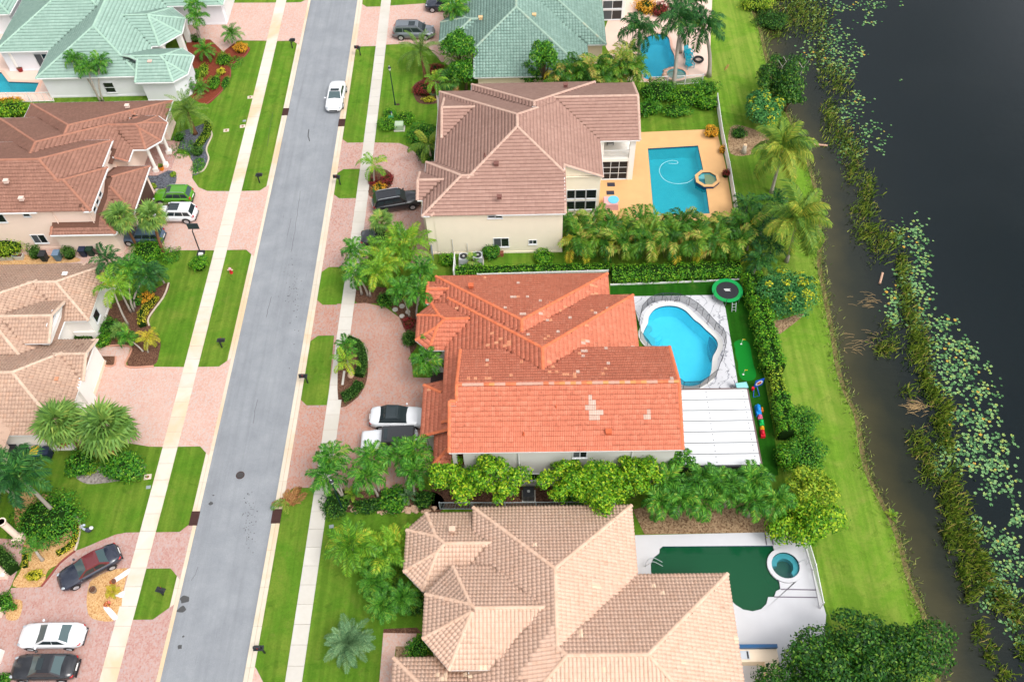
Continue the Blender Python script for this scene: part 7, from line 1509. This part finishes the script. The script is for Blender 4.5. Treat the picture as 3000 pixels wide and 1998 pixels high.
# areca row south of pool B
for k in range(17):
    u = k/16; clump('%s areca palm from the house in the long row below the orange deck' % ORD[k], 1670+520*u+random.uniform(-6, 6), 690+(24 if k % 2 else -18)+8*u, 3.1+random.uniform(-.3, .4), 'areca', 5, 4, .8, 1.12, dead=.5, group='areca row below the orange deck')
hedge('low bright hedge between the cream wall lawn and orange roof', [at(*q)[:2] for q in [(1330, 806), (1450, 802), (1600, 798), (1785, 796)]], 1.0, .9, 'hedge', 150, .085); hedge('thick bright green hedge above the artificial turf', [at(*q)[:2] for q in [(1790, 815), (1900, 812), (2050, 806), (2165, 800)]], 1.9, 1.3, 'hedge', 170, .085, seed=5)
hedge('tall green hedge between turf and lake bank', [at(*q)[:2] for q in [(2200, 835), (2215, 900), (2235, 985), (2258, 1080), (2270, 1105)]], 2.0, 1.9, 'hedge', 165, .1, seed=8); hedge('yellowish thin hedge stretch beside the archery toy', [at(*q)[:2] for q in [(2262, 1100), (2272, 1150), (2280, 1180)]], 1.3, 1.6, 'lime', 110, .09, seed=9); hedge('lower green hedge between pergola and lake bank', [at(*q)[:2] for q in [(2280, 1180), (2290, 1240), (2300, 1290)]], 1.7, 1.8, 'hedge', 165, .1, seed=10)
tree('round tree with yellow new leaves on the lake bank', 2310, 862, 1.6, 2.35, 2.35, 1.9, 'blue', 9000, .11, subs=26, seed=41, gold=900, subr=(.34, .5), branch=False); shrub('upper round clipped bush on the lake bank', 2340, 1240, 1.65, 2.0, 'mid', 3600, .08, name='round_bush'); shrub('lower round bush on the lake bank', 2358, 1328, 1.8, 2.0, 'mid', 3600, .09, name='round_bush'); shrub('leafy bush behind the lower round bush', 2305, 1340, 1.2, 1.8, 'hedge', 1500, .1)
tree('pale yellow green tree at the end of the lake hedge', 2375, 1425, 1.8, 1.9, 1.7, 1.8, 'lime', 4200, .12, seed=42); tree('bright green tree above the round spa', 2345, 1530, 2.0, 2.4, 2.2, 2.0, 'bright', 5600, .13, seed=43); tree('large dark leafy tree in the bottom right corner', 2535, 1935, 3.2, 5.3, 3.6, 2.9, 'dark', 21000, .125, subs=30, seed=44, subr=(.22, .36)); tree('lower leafy tree at the bottom right by the deck', 2380, 1985, 2.4, 3.4, 2.4, 2.2, 'dark', 8000, .125, seed=45)
# trees between A and C
tree('airy bright tree between the houses at the driveway end', 1335, 1405, 3.6, 2.2, 1.8, 2.2, 'bright', 3600, .12, seed=51, subr=(.2, .34), subs=20); tree('airy bright tree left of the air conditioner', 1455, 1405, 4.0, 2.5, 2.0, 2.6, 'bright', 4600, .12, seed=52, subr=(.2, .34), subs=20); tree('broad bright tree right of the air conditioner', 1655, 1410, 3.6, 2.4, 1.9, 2.6, 'bright', 5200, .12, seed=53, subs=22, subr=(.2, .38)); tree('dense bright tree touching the tan roof', 1750, 1430, 3.8, 2.6, 2.2, 2.6, 'bright', 6600, .12, seed=54, subs=24, subr=(.2, .38)); tree('bright tree with rosettes of lime leaves beside the palms', 1865, 1395, 3.4, 2.3, 2.0, 2.4, 'bright', 5000, .12, seed=55, subs=20, subr=(.2, .38)); tree('slim open tree at the pergola corner', 1995, 1340, 4.0, 1.1, .9, 1.3, 'mid', 900, .11, seed=56)
for k, q in enumerate([(1955, 1405), (2055, 1400), (2064, 1470), (1934, 1470), (1993, 1465), (2132, 1432), (2205, 1405), (2205, 1470), (2276, 1467), (2100, 1415)]): palm('feather palm above the green pool, '+['behind the tree end', 'second of the back row', 'before the back row middle', 'at the tan roof corner', 'second of the front row', 'with drooping fronds in the middle', 'last of the back row', 'fourth of the front row', 'nearest the lake bank', 'third of the back row'][k], *q, 2.9 if q[1] > 1440 else 3.2, 'arch', 13, 1.0, .11, group='palms above the green pool')
# A front, below the drive
for k, (q, b) in enumerate([((974, 1339), (1007, 1458)), ((956, 1398), (1005, 1460)), ((1090, 1345), (1112, 1440)), ((1075, 1398), (1108, 1456)), ((1164, 1336), (1198, 1428)), ((1218, 1325), (1204, 1420)), ((1218, 1385), (1215, 1450))]): palm('feather palm below the orange house driveway, '+['leftmost upper', 'leftmost lower behind the lamp', 'middle upper', 'middle lower with long fronds', 'third from the street', 'nearest the garage', 'beside the airy tree'][k], *q, 3.4 if q[1] < 1360 else 3.0, 'arch', 12, 1.02, .1, base_px=b, group='palms below the orange house drive')
shrub('grassy dark clump below the driveway palms', 1152, 1465, 1.3, .9, 'mid', 1500, .12); shrub('dark low shrubs behind the lamp post', 985, 1478, 1.4, .7, 'dark', 1300, .08); shrub('dark low shrubs in the middle of the stone edged bed', 1080, 1482, 1.5, .6, 'dark', 1200, .08, ry=.8); shrub('small dark shrub under the airy tree', 1240, 1465, 1.0, .7, 'dark', 800); palm('spiky grey green tuft in the stone edged bed', 1196, 1455, .3, 'silver', 14, .5, .06, el=(75, 10), name='spiky_plant', cat='plant'); palm('olive spiky tuft left in the stone edged bed', 1036, 1448, .4, 'lime', 12, .45, .06, el=(75, 10), name='spiky_plant', cat='plant')
# dead fronds pile
x, y, _ = at(850, 1478); r = thing('frond_pile', 'heap of brown dead palm fronds on the kerb', 'fronds', (x, y, 0))
for k in range(10):
    o = link(FM.setdefault('deadm', [frond_mesh('frond', 1.5, LM['dead'], 22, .5, .07, .25, .6, .2, .3, seed=5), frond_mesh('frond', 1.4, LM['areca'], 20, .5, .07, .25, .6, .2, .3, seed=6)])[0 if k < 8 else 1], 'frond', r); o.location = (random.uniform(-.5, .5), random.uniform(-.5, .5), .08+.03*k); o.rotation_euler = (random.uniform(-.4, .4), random.uniform(-.1, .15), random.uniform(0, 6.28))
# C front
palm('large yellow green palm on the lawn by the tan roof', 1030, 1600, 2.4, 'lime', 15, 1.25, .12, el=(78, -25)); clump('areca palm clump left of the upper octagon', 1120, 1625, 2.4, 'lime', 6, 4, .8, 1.0); clump('second areca clump against the upper octagon', 1165, 1600, 2.2, 'lime', 5, 4, .7, .9)
for q, lab in (((1095, 1705), 'dark fan palm left of the lower octagon'), ((1120, 1775), 'dark fan palm nearest the paved path'), ((1180, 1750), 'dark fan palm touching the lower octagon'), ((1110, 1650), 'fan palm below the areca clump')): palm(lab, *q, 1.6, 'pygmy', 24, 1.3, .09, el=(80, -35))
palm('silver blue cycad like palm on the lawn', 1022, 1885, 1.0, 'silver', 34, 1.15, .16, TRUNKB, el=(80, -30)); shrub('dark shrub at the lower octagon wall', 1215, 1770, 1.0, 1.0, 'dark', 1000); shrub('glossy shrub below the lower octagon', 1225, 1900, 1.0, 1.0, 'mid', 900); shrub('low dark shrubs along the front lawn palms', 1130, 1730, 1.6, .5, 'dark', 1200, ry=2.2, core=False)
# A north cluster
clump('large lime green palm clump over the black car', 1182, 732, 3.2, 'lime', 9, 5, 1.3, 1.15, dead=.3); clump('second lime palm clump toward the orange roof', 1120, 775, 2.8, 'lime', 7, 4, 1.1, 1.05, dead=.3)
for k, (q, b, kd) in enumerate([((1038, 734), (1060, 862), 'arch'), ((1040, 800), (1078, 866), 'arch'), ((1233, 793), (1225, 890), 'arch'), ((1174, 852), (1200, 930), 'arch'), ((1229, 865), (1222, 935), 'arch'), ((1127, 772), (1142, 840), 'lime'), ((1105, 800), (1085, 868), 'lime')]): palm('feather palm above the orange house drive, '+['farthest up the pavement', 'leaning over the pavement', 'touching the orange roof corner', 'in the dark bed', 'lowest by the orange roof', 'inside the lime clump', 'with yellow fronds by the pavement'][k], *q, 3.2, kd, 12, 1.0, .1, base_px=b)
palm('upper palm in front of the orange porch roof', 1268, 1002, 3.3, 'arch', 11, .85, .1, base_px=(1272, 1080)); palm('lower palm in front of the orange porch roof', 1250, 1058, 3.2, 'arch', 13, .95, .1, base_px=(1268, 1098)); shrub('round dark bush below the orange porch', 1200, 993, .85, 1.0, 'clip', 900); shrub('reddish shrub beside the stepping stones', 1198, 945, .7, .5, 'red', 500); shrub('green shrub under the driveway palms by the dark bed', 1130, 880, 1.0, .7, 'mid', 800)
palm('upper slender palm in the curved hedge island', 1015, 1015, 2.2, 'arch', 10, .7, .08, base_px=(1022, 1075)); palm('lower yellow slender palm in the curved hedge island', 1012, 1060, 2.0, 'lime', 10, .7, .08, base_px=(1028, 1085)); hedge('clipped hedge curving round the driveway island', [F(*q)[:2] for q in [(800, 785), (828, 800), (836, 835), (826, 868)]], 1.0, .7, 'clip', 260, .05); hedge('clipped hedge at the lower end of the driveway island', [F(*q)[:2] for q in [(828, 884), (810, 908), (788, 918)]], 1.1, .65, 'clip', 260, .05)
# beside B
shrub('bright flowering shrub left of the cream wall gate', 1310, 762, .9, .9, 'hedge', 900); shrub('bright bush right of the air conditioners', 1440, 740, 1.0, 1.4, 'mid', 1300, .09); shrub('round glossy bush under the cream wall window', 1595, 755, 1.1, 1.0, 'hedge', 1300, .09); shrub('low bush below the air conditioners', 1385, 785, 1.4, .7, 'hedge', 1000, ry=.7); fanpalm('tiny fan palm between the air conditioners', 1385, 760, .7, 14, .5, 'fan', .06)
# ---- lake plants
PADM = leafmat('lily_pad', [(0, srgb(44, 86, 46)), (.35, srgb(78, 124, 72)), (.7, srgb(116, 156, 100)), (.96, srgb(142, 160, 76)), (1, srgb(196, 150, 54))], .1, obj=1.0); PADMI = leafmat('lily_pad_mass', [(0, srgb(44, 86, 46)), (.35, srgb(78, 124, 72)), (.7, srgb(116, 156, 100)), (.96, srgb(142, 160, 76)), (1, srgb(196, 150, 54))], .1)
def padverts(r=.118, n=11):
    vs = [(0, 0, 0)]+[(r*math.cos(R(20+320*k/(n-1))), r*math.sin(R(20+320*k/(n-1))), .018*(k % 2)) for k in range(n)]; return np.array(vs), [(0, k+1, k+2) for k in range(n-1)]
pv, pf = padverts(); padme = MB().add(pv, pf).mesh('lily_pad', PADM)
LILY = [(2400, 30, 70, 40, 60), (2470, 20, 60, 20, 40), (2560, 15, 60, 12, 35), (2440, 110, 55, 50, 90), (2400, 150, 60, 50, 80), (2450, 180, 50, 40, 70), (2500, 160, 35, 40, 28), (2530, 160, 14, 12, 8), (2540, 40, 20, 14, 12), (2490, 215, 25, 20, 16), (2510, 290, 35, 25, 30), (2480, 330, 50, 40, 50), (2555, 385, 40, 40, 30), (2500, 430, 50, 45, 50), (2585, 425, 22, 28, 16), (2640, 690, 40, 40, 60), (2690, 700, 30, 60, 60), (2710, 770, 25, 50, 50), (2660, 800, 40, 40, 50), (2690, 850, 40, 50, 70), (2620, 880, 30, 40, 45), (2700, 930, 40, 45, 70), (2770, 945, 40, 30, 35), (2620, 930, 25, 30, 30), (2740, 1000, 40, 40, 60), (2800, 1010, 45, 30, 60), (2840, 1030, 30, 30, 35), (2770, 1070, 50, 35, 70), (2830, 1090, 45, 35, 60), (2890, 1070, 20, 15, 8), (2860, 1150, 45, 35, 50), (2780, 1140, 40, 30, 40), (2910, 1160, 30, 50, 18), (2820, 1220, 45, 30, 60), (2880, 1230, 45, 30, 60), (2860, 1290, 45, 35, 70), (2930, 1300, 40, 40, 40), (2780, 1310, 35, 30, 40), (2840, 1345, 60, 35, 90), (2920, 1360, 50, 30, 70), (2900, 1420, 45, 40, 50), (2960, 1430, 30, 40, 30), (2760, 1370, 30, 25, 40), (2980, 1520, 25, 40, 40), (2890, 1560, 40, 30, 40), (2950, 1590, 50, 40, 90), (2970, 1660, 40, 40, 80), (2920, 1680, 40, 40, 60), (2850, 1540, 30, 30, 40), (2960, 1740, 35, 35, 60), (2900, 1720, 30, 25, 30), (2980, 1810, 20, 25, 30), (2890, 1770, 25, 20, 25), (2960, 1830, 25, 25, 30), (2985, 1880, 15, 20, 16), (2550, 70, 30, 12, 14), (2640, 230, 8, 8, 2)]
P = []
for (px, py, sx, sy, n) in LILY:
    for _ in range(int(n*1.4)): P.append((random.gauss(px, sx*.5), random.gauss(py, sy*.5)))
P = [q for q in P if q[0] < 2998 and -30 < q[1] < 1998]
W3 = [at(q[0], q[1], -.2) for q in P]; W3 = sorted(W3, key=lambda p: (p[1]))
kept = []; cell = {}
for p in W3:
    c = (int(p[0]/.3), int(p[1]/.3))
    if any((p[0]-q[0])**2+(p[1]-q[1])**2 < .17**2 for dx in (-1, 0, 1) for dy in (-1, 0, 1) for q in cell.get((c[0]+dx, c[1]+dy), [])): continue
    cell.setdefault(c, []).append(p); kept.append(p)
for p in kept[:300]:
    o = link(padme, 'lily_pad'); o.location = (p[0], p[1], -.195+random.uniform(0, .03)); o.rotation_euler = (random.uniform(-.12, .12), random.uniform(-.12, .12), random.uniform(0, 6.28)); q = random.uniform(.75, 1.3); o.scale = (q, q*random.uniform(.8, 1), q); tag(o, 'round green lily pad floating among the reeds on the lake', 'lily pad', 'lily pads on the lake')
rest = MB(); pv0 = pv
for p in kept[300:]:
    a = random.uniform(0, 6.28); q = random.uniform(.8, 1.35); ca, sa = math.cos(a)*q, math.sin(a)*q; rest.add([(p[0]+x*ca-y*sa, p[1]+x*sa+y*ca, -.195+z+random.uniform(0, .004)) for x, y, z in pv], pf)
tag(rest.build('lily_pads', PADMI), 'mass of lily pads farther along the lake', 'lily pads', kind='stuff')
REED = leafmat('reed_green', [(0, srgb(44, 68, 20)), (.35, srgb(78, 108, 30)), (.7, srgb(118, 142, 42)), (.93, srgb(152, 160, 60)), (1, srgb(176, 150, 92))], .3)
REEDS = [(2260, 25, 60, 40, 500), (2330, 20, 60, 40, 700), (2340, 70, 50, 40, 420), (2270, 90, 40, 30, 260), (2400, 80, 40, 60, 420), (2370, 40, 60, 40, 420), (2400, 165, 30, 30, 150), (2420, 215, 30, 40, 260), (2460, 245, 40, 45, 520), (2430, 340, 30, 40, 420), (2460, 400, 50, 40, 560), (2490, 440, 40, 30, 320), (2500, 500, 30, 40, 480), (2540, 560, 28, 45, 560), (2525, 620, 40, 30, 360), (2540, 680, 45, 40, 600), (2580, 720, 35, 40, 400), (2610, 700, 40, 30, 260), (2640, 780, 22, 40, 380), (2650, 860, 22, 40, 420), (2665, 920, 26, 40, 480), (2690, 985, 30, 35, 520), (2600, 1010, 45, 25, 280), (2590, 1030, 30, 20, 140), (2690, 1040, 36, 40, 640), (2710, 1110, 24, 35, 420), (2735, 1160, 26, 30, 420), (2770, 1200, 24, 30, 420), (2750, 1240, 30, 30, 380), (2770, 1290, 30, 40, 420), (2690, 1290, 40, 30, 300), (2700, 1330, 40, 20, 200), (2720, 1380, 30, 40, 380), (2780, 1420, 40, 60, 760), (2800, 1500, 45, 50, 860), (2830, 1580, 40, 50, 800), (2780, 1570, 25, 40, 360), (2860, 1640, 40, 40, 620), (2880, 1700, 40, 40, 520), (2820, 1680, 22, 35, 260), (2930, 1760, 40, 40, 460), (2840, 1740, 22, 30, 220), (2980, 1800, 30, 40, 300), (2870, 1850, 25, 40, 220), (2900, 1920, 25, 40, 200), (2940, 1980, 30, 30, 160), (2990, 1900, 20, 40, 160), (2660, 1150, 30, 20, 120), (2600, 960, 30, 20, 90)]
C = []
for (px, py, sx, sy, n) in REEDS:
    for _ in range(int(n*.62)): C.append(at(random.gauss(px, sx*.5), random.gauss(py, sy*.6), -.25))
C = np.array([c for c in C if c[0] > shore_x(c[1])+.6]); n = len(C); rg = np.random.default_rng(5); hgt = rg.uniform(.12, .5, n); aa = rg.uniform(0, 6.28, n); ln_ = rg.uniform(.15, .6, n); w_ = .035
d = np.column_stack([np.cos(aa), np.sin(aa), np.zeros(n)]); sd_ = np.column_stack([-np.sin(aa), np.cos(aa), np.zeros(n)]); up = np.array([0, 0, 1.])
V = np.stack([C-sd_*w_, C+sd_*w_, C+d*(ln_*.4)[:, None]+up*(hgt*.7)[:, None]+sd_*w_*.8, C+d*ln_[:, None]+up*hgt[:, None]-sd_*w_*.2], 1).reshape(-1, 3)
tag(leafobj('reeds', V, (np.arange(n)*4)[:, None]+np.arange(4)[None], REED, None), 'band of green water reeds along the lake', 'reeds', kind='stuff')
# grassy fringe on the waterline
m_ = 5200; yy = rg.uniform(17, 106, m_); xx = np.array([shore_x(v) for v in yy])+rg.normal(.25, .38, m_); C = np.column_stack([xx, yy, np.where(xx > np.array([shore_x(v) for v in yy])+.1, -.2, .0)]); n = m_; hgt = rg.uniform(.12, .4, n); aa = rg.uniform(0, 6.28, n); ln_ = rg.uniform(.08, .35, n)
d = np.column_stack([np.cos(aa), np.sin(aa), np.zeros(n)]); sd_ = np.column_stack([-np.sin(aa), np.cos(aa), np.zeros(n)]); w_ = .03
V = np.stack([C-sd_*w_, C+sd_*w_, C+d*(ln_*.5)[:, None]+up*(hgt*.7)[:, None]+sd_*w_*.8, C+d*ln_[:, None]+up*hgt[:, None]], 1).reshape(-1, 3)
tag(leafobj('bank_grass', V, (np.arange(n)*4)[:, None]+np.arange(4)[None], leafmat('bank_grass', [(0, srgb(70, 100, 40)), (.5, srgb(120, 144, 66)), (1, srgb(176, 176, 100))], .25), None), 'ragged grass fringe along the waterline', 'grass', kind='stuff')
shrub('overhanging scrub at the top of the lake bank', 2215, 12, 2.4, 1.2, 'lime', 1800, .1, ry=1.6); shrub('dark scrub at the top of the lake bank', 2262, 60, 2.4, .9, 'dark', 1600, .1, ry=2.0)
for q, a, l, lab in (((2404, 422), (15, 2), 1.5, 'pale log floating beside the upper coconut palm'), ((2583, 812), (-6, 22), 1.4, 'pale log floating in the reeds below the middle')):
    x, y, _ = at(*q); e = at(q[0]+a[0], q[1]+a[1]); dv = np.array(e[:2])-np.array([x, y]); dv = dv/np.linalg.norm(dv)*l/2; r = tag(MB().tube([(x-dv[0], y-dv[1], -.16), (x+dv[0], y+dv[1], -.13)], .11, 9).build('floating_log', plain('log_pale', srgb(200, 160, 136), .8)), lab, 'log')
mb = MB()
for (q0, n0, sp) in (((2700, 1190), 60, 1.0), ((2560, 880), 25, 1.2), ((2540, 1000), 25, 1.5)):
    for k in range(n0):
        x, y, _ = at(q0[0]+random.gauss(0, 18*sp), q0[1]+random.gauss(0, 14*sp)); a = random.uniform(2.4, 3.6); l = random.uniform(.4, 1.1); mb.tube([(x, y, -.2), (x+l*.5*math.cos(a), y+l*.5*math.sin(a), -.1), (x+l*math.cos(a), y+l*math.sin(a), -.18)], .012, 4)
tag(mb.build('dry_stalks', plain('dry_straw', srgb(186, 156, 110), .8)), 'tangle of dry straw coloured stalks in the shallow water', 'stalks', kind='stuff')
fr = FM['deadm'][0]
x, y, _ = at(2122, 210); r = thing('fallen_frond', 'brown curled fallen frond on the bank lawn', 'frond', (x, y, .05), R(60)); o = link(fr, 'frond', r); o.scale = (.9, .5, .5)
palm('small water plant with broad leaves at the waterline', 2610, 1512, .0, 'lime', 8, .3, .04, name='water_plant', el=(80, 30), cat='plant')
